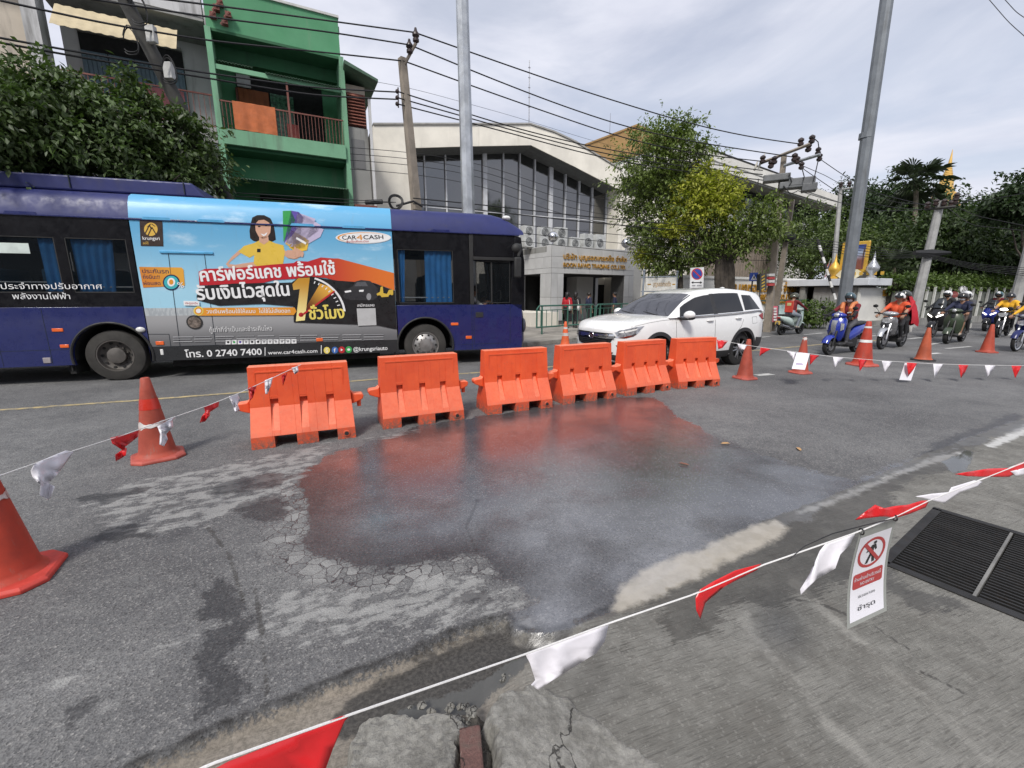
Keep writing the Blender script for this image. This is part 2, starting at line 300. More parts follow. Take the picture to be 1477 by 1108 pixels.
    asp = t.mc(t.ma('MULTIPLY', cell, t.mr(vs2.outputs[0], .2, .9, .0, .55, True)), asp, t.mc(n3, (.25, .25, .24), (.44, .44, .425)))
    # concrete
    br = t.noise(t.scale(co, (3.4, 46, 1), (0, 0, radians(-19))), 2.2, 6, .72)
    cn_ = t.mc(t.mr(t.ma('ADD', t.ma('MULTIPLY', n1, .5), t.ma('MULTIPLY', n2, .5)), .36, .64), (.135, .131, .117), (.232, .227, .206))
    cn_ = t.mc(t.mr(br, .49, .66, 0, .66), cn_, (.078, .074, .066))
    cn_ = t.mc(t.ma('MULTIPLY', t.mr(t.ma('ADD', band, t.ma('MULTIPLY', t.ma('SUBTRACT', n2, .5), .09)), -.02, .03), t.mr(n2, .3, .65, .15, .75)), cn_, (.30, .292, .265))
    cn_ = t.mc(t.mr(n4, .52, .75, 0, .6), cn_, (.08, .076, .068)); cn_ = t.mc(t.mr(n5, .5, .68, 0, .45), cn_, (.12, .112, .098)); cn_ = t.mc(t.mr(sp.outputs[2], .86, 1.0, 0, .25), cn_, (.36, .35, .32))
    cn_ = t.mc(t.ma('MULTIPLY', lft, t.mr(n1, .3, .7, .5, .95)), cn_, t.mc(t.mr(n3, .35, .65), (.17, .145, .115), (.33, .285, .235)))
    cn_ = t.mc(t.mr(t.ma('ADD', t.attr('pale_strip'), t.ma('MULTIPLY', t.ma('SUBTRACT', n2, .5), .16)), -.02, .03), cn_, (.50, .50, .485))
    cf = t.mr(t.ma('ADD', con, t.ma('MULTIPLY', t.ma('SUBTRACT', n3, .5), .06)), -.004, .01)
    lm = t.ma('SUBTRACT', 1.0, t.mr(t.ma('ADD', lin, t.ma('MULTIPLY', t.ma('SUBTRACT', n2, .5), .05)), .004, .014))
    base = t.mc(cf, asp, cn_)
    edge = t.ma('SUBTRACT', 1.0, t.mr(t.ma('ABSOLUTE', t.ma('ADD', con, .02)), 0.0, .035))
    base = t.mc(t.ma('MULTIPLY', edge, t.ma('MULTIPLY', t.mr(n2, .35, .6, .35, .95), t.mr(t.attr('rim'), 0.0, .5))), base, (.018, .017, .016))  # shadow of the broken asphalt lip put into the colour
    base = t.mc(t.ma('MULTIPLY', lm, .75), base, (.045, .043, .04))
    # water
    lace = t.ma('MULTIPLY', t.mr(crk, -.06, .10), t.mr(t.ma('ADD', ed, t.ma('MULTIPLY', t.ma('SUBTRACT', n3, .5), .04)), .012, .045, .20, -.10))
    wa = t.mr(t.ma('ADD', t.ma('ADD', wet, wobble), lace), -.02, .035)
    wa = t.ma('MULTIPLY', wa, t.ma('SUBTRACT', 1.0, t.ma('MULTIPLY', cf, .25)))
    dry_isl = t.ma('MULTIPLY', t.mr(t.ma('ADD', dust, t.ma('MULTIPLY', t.ma('SUBTRACT', st, .56), .5)), .0, .06), t.mr(wet, .05, .16, 1, 0))
    wa = t.ma('MULTIPLY', wa, t.ma('SUBTRACT', 1.0, t.ma('MULTIPLY', dry_isl, .8)))
    wc = t.mr(t.ma('ADD', cwet, t.ma('ADD', t.ma('MULTIPLY', t.ma('SUBTRACT', br, .55), .30), wobble)), -.02, .03)
    ws = t.ma('MULTIPLY', t.mr(t.ma('ADD', stain, t.ma('ADD', wobble, t.ma('MULTIPLY', t.ma('SUBTRACT', st, .5), .10))), -.015, .03), .9)
    wq = t.mr(t.ma('ADD', wat, t.ma('MULTIPLY', wobble, .45)), -.006, .006)
    mu = t.mr(t.ma('ADD', mud, t.ma('ADD', t.ma('MULTIPLY', wobble, .35), t.ma('MULTIPLY', t.ma('SUBTRACT', t.noise(t.scale(co, (26, 5, 1), (0, 0, radians(38))), 1, 5), .5), .05))), -.02, .045)
    film = t.mr(t.ma('ADD', t.noise(co, 1.5, 4, .5), t.ma('MULTIPLY', t.mr(wet, .1, .7), .12)), .36, .66, .3, 1.0); film = t.ma('MULTIPLY', film, t.mr(t.ma('ADD', crk, t.ma('MULTIPLY', t.ma('SUBTRACT', n5, .5), .35)), -.40, .06, 1.0, .12))
    anyw = t.ma('MAXIMUM', t.ma('MAXIMUM', wa, t.ma('MULTIPLY', wc, .85)), ws)
    col = t.mc(anyw, base, t.mc(1.0, base, t.mc(t.ma('MULTIPLY', cf, 1.0), t.mc(t.ma('MULTIPLY', wa, film), (.34, .34, .35), (.70, .70, .73)), (.36, .35, .335)), 'MULTIPLY'))  # wet colour lightened and blued where film lies, painting in sky sheen
    gu = t.mr(t.ma('ADD', t.attr('gut'), t.ma('MULTIPLY', wobble, .55)), -.012, .018); col = t.mc(t.ma('MULTIPLY', gu, .9), col, t.mc(t.mr(n3, .35, .7), (.028, .026, .024), (.075, .070, .063))); col = t.mc(t.ma('MULTIPLY', wq, .85), col, (.085, .085, .08))
    col = t.mc(t.ma('MULTIPLY', mu, .93), col, t.mc(t.mr(n2, .35, .65), (.31, .28, .225), (.38, .345, .285)))
    rw = t.mf(film, .30, .12); rw = t.ma('ADD', rw, t.ma('MULTIPLY', t.ma('SUBTRACT', n3, .5), .16))
    ro = t.mf(wa, t.mr(n2, .3, .7, .78, .95), rw); ro = t.mf(t.ma('MULTIPLY', wc, t.ma('SUBTRACT', 1.0, wa)), ro, .42); ro = t.mf(t.ma('MULTIPLY', ws, t.ma('SUBTRACT', 1.0, wa)), ro, .5)
    ro = t.mf(t.ma('MULTIPLY', gu, .8), ro, .35); ro = t.mf(mu, ro, .10); ro = t.mf(wq, ro, .03)
    h = t.ma('ADD', t.ma('ADD', t.ma('MULTIPLY', agg.outputs['Distance'], .8), t.ma('MULTIPLY', n4, .5)), t.ma('MULTIPLY', n3, .5))
    hc = t.ma('ADD', t.ma('MULTIPLY', br, 1.6), t.ma('MULTIPLY', n4, .5)); h = t.mf(cf, h, hc)
    h = t.ma('SUBTRACT', h, t.ma('MULTIPLY', ck, t.mr(crk, -.1, .3)))
    sb = t.mf(anyw, .8, t.mf(film, .34, .14)); sb = t.mf(t.ma('MAXIMUM', wq, mu), sb, .0)
    nr = t.bump(h, sb, .006)
    return t.out(col, ro, 0.0, nr, IOR=t.mf(wa, 1.45, t.mf(film, 1.5, 2.15)), Specular_IOR_Level=t.mf(wa, .5, t.mf(film, .5, .85)))
def axis(*seg):
    r = []
    for a, b, st in seg: r += list(np.arange(a, b, st))
    return np.array(sorted(set(np.round(r, 4))))
GX = axis((-600, -60, 60), (-60, -14, 4), (-14, -8, .5), (-8, -3, .06), (-3, 3.6, .018), (3.6, 8, .05), (8, 16, .4), (16, 60, 3), (60, 660, 60))
GY = axis((-12, -2, 2), (-2, 1, .25), (1, 2.7, .016), (2.7, 5, .03), (5, 9, .06), (9, 16, .25), (16, 60, 2), (60, 900, 60))
gx, gy = np.meshgrid(GX, GY); gx = gx.ravel(); gy = gy.ravel()
near = (np.abs(gx) < 14) & (gy > -2) & (gy < 16)
A = {}
def fld(nm, polys, far=-2.0):
    r = np.full(gx.shape, far); q = np.full(near.sum(), -9.0)
    for p in polys: q = np.maximum(q, sdf(gx[near], gy[near], p))
    r[near] = np.clip(q, -2, 2); A[nm] = r
con = sdf(gx, gy, P_CON); wb = .022*vnoise(gx*7, gy*7, 3)+.012*vnoise(gx*30, gy*30, 5)
con = con+np.where(near, wb, 0); A['con'] = np.clip(con, -2, 2)
for nm, pl_ in (('wet', [P_WET]), ('mud', [P_MUD]), ('wat', P_WAT), ('cwet', P_CWET), ('stain', P_STAIN), ('dust', P_DUST), ('band', P_BAND)): fld(nm, pl_)
fld('gut', [pxp((452, 1052), (494, 998), (545, 962), (605, 943), (660, 918), (705, 896), (735, 897), (750, 912), (790, 918), (850, 905), (880, 892), (870, 905), (820, 930), (790, 945), (765, 960), (720, 988), (690, 1008), (640, 1035), (560, 1045), (500, 1050))])
fld('old', [pxp((-300, 720), (0, 745), (200, 790), (330, 800), (345, 900), (290, 905), (150, 950), (0, 1005), (-300, 1100)), pxp((0, 1030), (150, 985), (270, 950), (330, 1030), (250, 1075), (100, 1180), (-100, 1180))])
fld('pale_strip', [pxp((1418, 643), (1477, 613), (1560, 582), (1560, 592), (1477, 627), (1432, 646)), pxp((1255, 697), (1300, 678), (1345, 660), (1388, 650), (1380, 660), (1330, 674), (1290, 690), (1240, 712), (1190, 730), (1150, 745), (1150, 738), (1200, 718))])  # pale grey-white strips along the gutter
q = np.full(near.sum(), 9.0)
for ln in P_LINE:
    for (ax, ay), (bx, by) in zip(ln, ln[1:]):
        ex, ey = bx-ax, by-ay; tt = np.clip(((gx[near]-ax)*ex+(gy[near]-ay)*ey)/(ex*ex+ey*ey), 0, 1); q = np.minimum(q, np.hypot(gx[near]-ax-tt*ex, gy[near]-ay-tt*ey))
A['lin'] = np.full(gx.shape, 2.0); A['lin'][near] = np.clip(q, 0, 2)
fld('crk', [pxp((385, 700), (440, 690), (470, 780), (560, 810), (690, 790), (720, 830), (600, 860), (470, 860), (380, 830), (350, 760))])
sx_ = sstep(gx, .10, -.15)*sstep(gx, -6, -5)                       # the sunken gutter left of the apron
A['lft'] = sstep(gx, .25, -.35)*sstep(gy, 4.5, 3.5)
A['rim'] = sstep(gx, .75, .2)
pit = pxp((700, 897), (728, 892), (742, 908), (765, 916), (800, 914), (845, 900), (830, 925), (790, 940), (700, 950), (640, 960), (660, 915))
pd = np.full(gx.shape, -1.0); pd[near] = sdf(gx[near], gy[near], pit)
gz = np.where(near, -.055*sstep(con, -.004, .014)*np.maximum(sx_, sstep(pd, -.01, .03)), 0)
gz += np.where(near & (con > .02), .004*vnoise(gx*2, gy*2, 9)*(1-sstep(A['wat'], -.06, -.01))*(1-sstep(A['mud'], -.06, -.01)), 0)
gz += np.where(near & (con < 0), .003*vnoise(gx*1.5, gy*1.5, 4), 0)
me_all = np.stack([gx, gy, gz], 1); nx_, ny_ = len(GX), len(GY)
ii = (np.arange(ny_-1)[:, None]*nx_+np.arange(nx_-1)[None, :]).ravel(); quads = np.stack([ii, ii+1, ii+1+nx_, ii+nx_], 1)
isc = con[quads].mean(1) > 0
GM = ground_mat()
def sheet(name, qd, hole=None):
    u, inv = np.unique(qd, return_inverse=True); inv = inv.reshape(qd.shape); me = bpy.data.meshes.new(name)
    me.vertices.add(len(u)); me.vertices.foreach_set('co', me_all[u].ravel()); me.loops.add(inv.size); me.loops.foreach_set('vertex_index', inv.ravel().astype(np.int32))
    me.polygons.add(len(inv)); me.polygons.foreach_set('loop_start', np.arange(0, inv.size, 4, dtype=np.int32)); me.polygons.foreach_set('loop_total', np.full(len(inv), 4, np.int32))
    me.update(calc_edges=True); me.polygons.foreach_set('use_smooth', [True]*len(inv))
    for nm, arr in A.items():
        a = me.attributes.new(nm, 'FLOAT', 'POINT'); a.data.foreach_set('value', arr[u].astype(np.float32))
    me.materials.append(GM); return tag(link(name, me), kind='structure')
# the drain pit below the grate is left open in the apron
GRT = [gp(1352.9, 735.7), gp(1276.4, 812.2)]
g_a = GRT[0]; g_l = (GRT[1]-GRT[0]); g_len = g_l.length; g_l.normalize(); g_w = V((-g_l.y, g_l.x, 0))
if g_w.x < 0: g_w = -g_w
GW = .372*3+.03
cx_, cy_ = gx[quads].mean(1), gy[quads].mean(1); lu = (cx_-g_a.x)*g_l.x+(cy_-g_a.y)*g_l.y; lv = (cx_-g_a.x)*g_w.x+(cy_-g_a.y)*g_w.y
hole = (lu > 0) & (lu < g_len) & (lv > 0) & (lv < GW)
sheet('road', quads[~isc]); sheet('concrete_apron', quads[isc & ~hole])

# painted road lines, far pavement and kerb
M_YEL = pm('worn_yellow_road_paint', (.42, .33, .16), .75, var=.2, dirt=.75, dcol=(.16, .16, .155), dsc=9)
M_WHT = pm('worn_white_road_paint', (.48, .48, .46), .75, var=.2, dirt=.55, dcol=(.16, .16, .155), dsc=9)
def stripe(name, pts, w, mat, z=.0045):
    m = MB(); pts = [V(p) for p in pts]; L, R = [], []
    for i, p in enumerate(pts):
        d = (pts[min(i+1, len(pts)-1)]-pts[max(i-1, 0)]).normalized(); nrm = V((-d.y, d.x, 0))
        L.append((p.x+nrm.x*w/2, p.y+nrm.y*w/2, z)); R.append((p.x-nrm.x*w/2, p.y-nrm.y*w/2, z))
    n = len(pts); m.add(L+R, [(i, i+1, n+i+1, n+i) for i in range(n-1)])
    return tag(m.obj(name, mat, smooth=0), kind='structure')
yl = [gp(-400, 640), gp(0, 592), gp(230, 575.5), gp(340, 567), gp(530, 548), gp(700, 537), gp(1110, 504), gp(1178, 497.5), gp(1270, 491)]
stripe('yellow_lane_line', yl, .11, M_YEL)
for a, b, w in (((1090, 541.5), (1114, 540), .16), ((1336, 511), (1356, 509.5), .14), ((1085, 488), (1110, 485.5), .12), ((1160, 483), (1186, 480.5), .14), ((1190, 475), (1262, 470), .14), ((1255, 485), (1276, 483.5), .14), ((1262, 494), (1288, 492), .12), ((1340, 497), (1362, 494), .14), ((1310, 489), (1330, 487), .14), ((1430, 486), (1466, 482), .14), ((1365, 503), (1400, 500), .12)):
    stripe('white_lane_mark', [gp(*a), gp(*b)], w, M_WHT)
KERB = [V((-34, 1.5, 0)), V((-9, 12.2, 0)), V((-1.8, 13.0, 0)), gp(760, 500), gp(830, 493), gp(1110, 470.5), gp(1180, 463), gp(1225, 460.5), gp(1262, 461), gp(1300, 457.5), gp(1400, 452), gp(1500, 449)]
M_PAVE = pm('far_pavement_slabs', (.27, .25, .22), .85, var=.25, sc=1.5, dirt=.35, dcol=(.12, .105, .085), dsc=1.2, bump=.4, bsc=20)
m = MB(); top = [(p.x, p.y, .12) for p in KERB]+[(500, 700, .12), (-300, 700, .12), (-200, 1.5, .12)]; n = len(top)
for i in range(len(KERB)-1):
    a, b = KERB[i], KERB[i+1]; m.add([(a.x, a.y, .12), (b.x, b.y, .12), (b.x*3+(-60 if b.x < 0 else 0), 700, .12), (a.x*3+(-60 if a.x < 0 else 0), 700, .12)], [(0, 1, 2, 3)])
tag(m.obj('far_pavement', M_PAVE, smooth=0), kind='structure')
M_KG = pm('kerb_concrete', (.24, .23, .205), .85, var=.25, dirt=.5, sc=2); M_KR = pm('kerb_red_paint', (.27, .12, .10), .8, dirt=.5, dcol=(.2, .19, .17)); M_KW = pm('kerb_white_paint', (.45, .44, .41), .8, dirt=.5, dcol=(.2, .19, .17))
kerb = tag(bpy.data.objects.new('kerb', None), kind='structure'); COL.objects.link(kerb)
pos = []; acc = 0; Lk = 1.0; kmesh = {}
for i in range(2, len(KERB)-1):
    a, b = KERB[i], KERB[i+1]; d = (b-a); n = max(1, round(d.length/Lk)); d2 = d/n
    for j in range(n): pos.append((a+d2*(j+.5), math.atan2(d.y, d.x), d2.length))
for i, (p, an, ln) in enumerate(pos):
    px_right = p.x > 12.0; kind = (M_KR if i % 2 else M_KW) if px_right else M_KG
    if kind.name not in kmesh:
        mb = MB(); mb.box((0, .08, .065), (.985, .17, .135)); o = mb.obj('kerb_stone', kind, kerb, smooth=0, bev=.012); kmesh[kind.name] = o
    else:
        o = kmesh[kind.name].copy(); COL.objects.link(o); o.parent = kerb
    o.location = (p.x, p.y, 0); o.rotation_euler = (0, 0, an); o.scale = (ln, 1, 1)

# steel drain grate in the apron
M_GRT = pm('rusty_drain_steel', (.030, .029, .028), .55, .5, var=.3, dirt=.35, dcol=(.05, .035, .025), dsc=30)
M_GRF = pm('worn_grate_rim', (.22, .215, .2), .6, .3, var=.25, dirt=.3)
g_ang = math.atan2(g_w.y, g_w.x)
grate = thing('drain_grate', 'black steel bar drain grate set flush in the concrete apron', 'drain grate', (g_a.x, g_a.y, 0), g_ang)
sgn = 1 if V((-sin(g_ang), cos(g_ang), 0)).dot(g_l) > 0 else -1
bar = None; NB = 30
for k in range(3):
    x0 = .012+k*.372
    for i in range(NB):
        y = sgn*(.02+(g_len-.04)*(i+.5)/NB)
        if bar is None:
            mb = MB(); mb.box((.18, 0, -.014), (.35, .0125, .026)); bar = mb.obj('bar', M_GRT, grate, smooth=0)
            o = bar
        else: o = bar.copy(); COL.objects.link(o); o.parent = grate
        o.location = (x0, y, 0)
    mb = MB(); mb.box((x0+.361, sgn*g_len/2, -.012), (.014, g_len-.01, .03)); mb.obj('divider', M_GRF, grate, smooth=0)
mb = MB(); mb.box((GW/2, sgn*-.004, -.02), (GW+.06, .05, .052)); mb.box((GW/2, sgn*(g_len+.004), -.02), (GW+.06, .05, .052)); mb.box((-.004, sgn*g_len/2, -.02), (.05, g_len, .052)); mb.obj('rim', M_GRT, grate, smooth=0)
mb = MB(); mb.box((GW/2, sgn*g_len/2, -.33), (GW+.04, g_len+.04, .02)); mb.box((-.02, sgn*g_len/2, -.19), (.02, g_len+.04, .3)); mb.box((GW/2, sgn*-.03, -.19), (GW, .02, .3)); mb.box((GW/2, sgn*(g_len+.03), -.19), (GW, .02, .3)); mb.obj('pit', pm('drain_pit_concrete', (.05, .048, .042), .9), grate, smooth=0)

# broken kerb corner at the photographer's feet
M_ROCK = None
def rock_mat(name, a, b, sc=9):
    t = NT(name); co = t.obj(False); n1, n2, n3 = t.noise(co, sc*.5, 6, .65), t.noise(co, sc*4, 6, .7), t.noise(co, 210, 3, .7)
    st = t.noise(t.scale(co, (30, 2.5, 8), (0, 0, radians(35))), 1.4, 6, .75)
    c = t.mc(t.mr(t.ma('ADD', t.ma('MULTIPLY', n1, .55), t.ma('MULTIPLY', n2, .45)), .36, .64), a, b); c = t.mc(t.mr(st, .60, .72, 0, .6), c, (.42, .40, .36)); c = t.mc(t.mr(n3, .56, .8, 0, .6), c, (.07, .065, .055))
    wn_ = t.n('ShaderNodeTexNoise'); t.put(wn_.inputs['Vector'], co); wn_.inputs['Scale'].default_value = 9; wn_.inputs['Detail'].default_value = 6; ws_ = t.n('ShaderNodeVectorMath', operation='SCALE'); t.put(ws_.inputs[0], wn_.outputs['Color']); ws_.inputs['Scale'].default_value = .16; wa_ = t.n('ShaderNodeVectorMath', operation='ADD'); t.put(wa_.inputs[0], co); t.put(wa_.inputs[1], ws_.outputs[0]); e = t.voro(wa_.outputs[0], 2.6, 'DISTANCE_TO_EDGE').outputs['Distance']
    ck = t.ma('SUBTRACT', 1.0, t.mr(t.ma('ADD', e, t.ma('MULTIPLY', t.ma('SUBTRACT', n2, .5), .03)), .001, .009)); c = t.mc(t.mr(n1, .56, .7, 0, .55), c, (.10, .09, .075)); c = t.mc(t.ma('MULTIPLY', ck, .85), c, (.03, .028, .025))
    h = t.ma('SUBTRACT', t.ma('ADD', t.ma('ADD', n2, t.ma('MULTIPLY', n3, .45)), t.ma('MULTIPLY', st, .5)), t.ma('MULTIPLY', ck, 1.2))
    return t.out(c, t.mr(n2, .3, .7, .7, .95), 0.0, t.bump(h, .8, .012))
def slab(name, poly, h, mat, parent, res=.009, rough=.012, edge=.05, slope=None, seed=1, drop=0.0):
    xs = [p[0] for p in poly]; ys = [p[1] for p in poly]; X = np.arange(min(xs)-.06, max(xs)+.06, res); Y = np.arange(min(ys)-.06, max(ys)+.06, res)
    x, y = np.meshgrid(X, Y); s = sdf(x, y, poly)+.022*vnoise(x*11, y*11, seed)+.012*vnoise(x*40, y*40, seed+3)
    H = h if slope is None else slope(x, y)
    z = -.06+(H+.06)*sstep(s, -.012, edge)**.6+rough*.45*vnoise(x*14, y*14, seed+7)*sstep(s, 0, .05)+(.0035+rough*.55*(1-sstep(s, 0, .10)))*vnoise(x*75, y*75, seed+9, 3)+rough*.9*(np.abs(vnoise(x*22, y*22, seed+4, 2))-.25)*(1-sstep(s, .0, .13))
    idx = np.arange(x.size).reshape(x.shape); q = np.stack([idx[:-1, :-1], idx[:-1, 1:], idx[1:, 1:], idx[1:, :-1]], -1).reshape(-1, 4); keep = (s.ravel()[q] > -.03).any(1); q = q[keep]
    u, inv = np.unique(q, return_inverse=True); me = bpy.data.meshes.new(name); me.from_pydata(np.stack([x.ravel(), y.ravel(), z.ravel()], 1)[u].tolist(), [], inv.reshape(q.shape).tolist()); me.materials.append(mat)
    return link(name, me, parent)
MR1 = rock_mat('broken_kerb_concrete', (.14, .135, .12), (.30, .292, .265)); MR2 = rock_mat('mortar_ramp_concrete', (.155, .15, .133), (.31, .302, .276), 6)
kc = tag(bpy.data.objects.new('broken_kerb', None), kind='structure'); COL.objects.link(kc)
def up(px, py, z): g = gp(px, py, z); return (g.x, g.y)
slab('kerb_block', [up(*p, .10) for p in ((480, 1180), (495, 1110), (512, 1042), (560, 1022), (612, 1026), (640, 1022), (672, 1030), (680, 1052), (660, 1070), (664, 1180))], .10, MR1, kc, rough=.012, seed=2, edge=.022)
rp = [up(700, 1062, .1), up(688, 1040, .1), up(694, 1012, .1), up(716, 990, .09), up(765, 982, .07), up(810, 990, .05), up(860, 1018, .03), up(930, 1068, .02), up(990, 1112, .02), up(1060, 1180, .02), up(715, 1180, .1)]
c0 = rp[0]
slab('packed_soil', [up(*p, .05) for p in ((655, 1028), (690, 1016), (702, 1040), (712, 1070), (730, 1180), (640, 1180), (650, 1060))], .05, rock_mat('gap_soil', (.035, .031, .026), (.11, .10, .085), 22), kc, rough=.014, edge=.03, seed=5)
slab('mortar_ramp', rp, .1, MR2, kc, rough=.007, edge=.045, seed=21, slope=lambda x, y: .105-.095*sstep(x-c0[0], .05, .46))
mb = MB(); mb.box((0, 0, 0), (.075, .30, .10))
bk = mb.obj('brick', rock_mat('old_red_brick', (.10, .052, .045), (.19, .10, .085), 20), kc, smooth=0, bev=.008); b0 = up(684, 1088, .105); bk.location = (b0[0], b0[1]-.05, .052); bk.rotation_euler = (radians(2), radians(-2), radians(9))
for i in range(26):                                   # rubble in the gap
    mb = MB(); r = random.uniform(.006, .022); mb.sph((0, 0, 0), (r, r*random.uniform(.6, 1), r*random.uniform(.5, .9)), 6, 4)
    mb.v = [(x*random.uniform(.8, 1.2), y*random.uniform(.8, 1.2), z) for x, y, z in mb.v]
    o = mb.obj('rubble_stone', MR1, kc, smooth=50); b0 = up(random.uniform(652, 690), random.uniform(1018, 1065), .05) if i < 16 else up(random.uniform(570, 680), random.uniform(1012, 1024), .0); o.location = (*b0, .055 if i < 16 else -.015)
for i in range(22):                                   # stones at the lip of the puddle
    a = up(722+i*2.3+random.uniform(-4, 4), 977-i*1.15+random.uniform(-4, 4), -.02); mb = MB(); r = random.uniform(.005, .013); mb.sph((0, 0, 0), (r, r*.8, r*.7), 6, 4)
    o = mb.obj('rubble_stone', MR1, kc, smooth=50); o.location = (a[0], a[1], -.028)
# fallen leaves
M_LEAF = [pm('dry_leaf_tan', (.42, .25, .11), .7, var=.3), pm('dry_leaf_brown', (.22, .09, .05), .7, var=.3)]
for i, (x, y, lb) in enumerate(((1046, 641, 'tan dry leaf lying near the wet patch edge on dry asphalt'), (1152, 649, 'tan dry leaf on dry asphalt farthest towards the pavement'), (987, 671, 'brown dry leaf lying on the wet asphalt'))):
    mb = MB(); mb.add([(-.05, 0, .004), (-.02, .02, .012), (.03, .018, .014), (.055, 0, .004), (.03, -.018, .012), (-.02, -.02, .008), (0, 0, .003)], [(0, 1, 6), (1, 2, 6), (2, 3, 6), (3, 4, 6), (4, 5, 6), (5, 0, 6)])
    o = mb.obj('fallen_leaf', M_LEAF[i//2], smooth=60); g = gp(x, y); o.location = (g.x, g.y, .005); o.rotation_euler = (0, 0, i*1.3); tag(o, lb, 'leaf', 'fallen leaves on the road')
# ---------- the electric city bus ----------
BP = Plane((-1.93, 9.62), 72.5)
bus = thing('city_bus', 'long dark blue city bus wrapped in a sky blue and grey loan advert', 'bus', BP.p, BP.rz)
bx = lambda x, y: BP.at(x, y)
M_BLUE = pm('bus_blue_paint', (.014, .020, .105), .3, var=.06, bump=.03, bsc=3, dirt=.25, dcol=(.05, .045, .06), Coat_Weight=.6, Coat_Roughness=.08)
M_BLK = pm('bus_black_panel', (.010, .010, .012), .12, var=.05, bump=.02, bsc=2)
M_RUB = pm('black_rubber', (.018, .018, .018), .65, var=.2, bump=.2)
M_TYR = pm('dusty_tyre_rubber', (.035, .033, .030), .85, var=.25, dirt=.3, dcol=(.10, .09, .075), bump=.3)
M_RIM = pm('dull_steel_rim', (.30, .29, .28), .45, .7, var=.2, dirt=.4, dcol=(.08, .07, .06))
M_UND = pm('bus_underframe_black', (.012, .012, .012), .8)
M_GLS = glass('bus_tinted_glass', (.015, .02, .025), .74, .02)
M_GLC = glass('clear_glass', (.03, .035, .04), .84, .02)
M_CUR = pm('blue_curtain_cloth', (.06, .32, .78), .8, var=.15, bump=.3, bsc=90)
M_ORL = pm('orange_marker_lens', (.75, .13, .03), .25, var=.1, bump=0)
M_GRY = pm('bus_interior_grey', (.24, .24, .25), .7)
M_SEAM = pm('dark_panel_seam', (.012, .02, .03), .8, bump=0)
XR, XF, YW = -9.2, 2.40, 2.52
# side skin with the wheel arches cut
def arch_poly(x0, x1, z0, z1, xc=None, r=.60, zc=.47):
    p = [(x0, z0)]
    if xc is not None:
        a0 = math.asin((zc-z0)/r)
        p += [(xc-r*cos(a), zc+r*sin(a)) for a in np.linspace(-a0, pi+a0, 23)]
    return p+[(x1, z0), (x1, z1), (x0, z1)]
def panel(name, polys, y0, y1, mat, par=bus, bev=.006):
    mb = MB()
    for p in polys: mb.prism(p, y0, y1)
    return mb.obj(name, mat, par, smooth=30, bev=bev)
TR = bx(217, 522)[0]; TF = bx(573, 507)[0]
TR, TF = -5.12, -.61
panel('rear_side_panel', [arch_poly(XR, TR-.02, .33, 1.37, -5.71)], 0, .05, M_BLUE)
panel('front_side_panel', [arch_poly(TF+.02, 2.27, .33, 1.36, 0.0)], 0, .05, M_BLUE)
def wrap_mat():
    t = NT('advert_wrap_print'); c = t.obj(False); s = t.n('ShaderNodeSeparateXYZ'); t.put(s.inputs[0], c); X, Z = s.outputs[0], s.outputs[2]
    n = t.noise(t.scale(c, (1, 1, 2.6)), 1.1, 6, .6); n2 = t.noise(t.scale(c, (1, 1, .3)), 26, 3, .6)
    sky_ = t.mc(t.mr(Z, 1.5, 3.0), (.34, .60, .74), (.10, .36, .60)); sky_ = t.mc(t.mr(n, .52, .75, 0, .6), sky_, (.62, .76, .84))
    city = t.mc(t.mr(n2, .42, .58), (.44, .47, .48), (.34, .37, .39))
    road_ = t.mc(t.mr(Z, .62, 1.2), (.12, .12, .125), (.33, .33, .335))
    k = t.mc(t.mr(Z, 1.335, 1.345), city, sky_); k = t.mc(t.mr(Z, 1.19, 1.205), road_, k); k = t.mc(t.mr(Z, .615, .62), (.022, .023, .025), k)
    k = t.mc(t.mr(t.noise(t.scale(c, (3, 3, .4)), 3, 6, .6), .58, .8, 0, .22), k, (.20, .20, .19))
    return t.out(k, t.mr(n, .3, .7, .40, .52), 0.0, t.bump(t.noise(c, 1.3, 3), .04, .02), Coat_Weight=.08, Coat_Roughness=.15)
M_WRAP = wrap_mat()
panel('advert_panel', [[(TR, .345), (TF, .345), (TF, 2.9), (TR, 2.9)]], -.006, .05, M_WRAP, bev=.004)
# roof cove and roof: section in (y, z), swept along X
def sec(x, dz=0.0, out=0.0):
    half = [(-.0-out, 2.915), (.005-out, 2.96), (.06-out*.8, 3.18), (.13, 3.30+out), (.24, 3.36+out), (.6, 3.40+out), (YW/2, 3.41+out)]
    full = half+[(YW-y, z) for y, z in half[-2::-1]]
    return [(x, y, z if z < 2.93 else 2.93+(z-2.93)*(1-dz)) for y, z in full]
def sweep(name, xs, mat, out=0.0, dz=lambda x: 0.0):
    mb = MB(); r = [sec(x, dz(x), out) for x in xs]; mb.loft(r, closed=False)
    return mb.obj(name, mat, bus, smooth=50, fix=True)
M_BLR = pm('bus_blue_roof', (.016, .022, .115), .5, var=.08, bump=.03, bsc=3, dirt=.3, dcol=(.05, .05, .06))
fr = lambda x: max(0, (x-1.35)/1.05)**2.3*.92
sweep('roof', [XR, TR-.03, TR, TF, TF+.01, .5, 1.2, 1.4, 1.6, 1.8, 2.0, 2.12, 2.22, 2.30], M_BLR, dz=fr)
def wrap_top():
    mb = MB(); half = [(-.008, 2.925), (-.003, 2.96), (.052, 3.185), (.122, 3.307), (.235, 3.367)]
    mb.loft([[(x, y, z) for y, z in half] for x in (TR, TF)], closed=False); return mb.obj('advert_roof_band', M_WRAP, bus, smooth=60)
wrap_top()
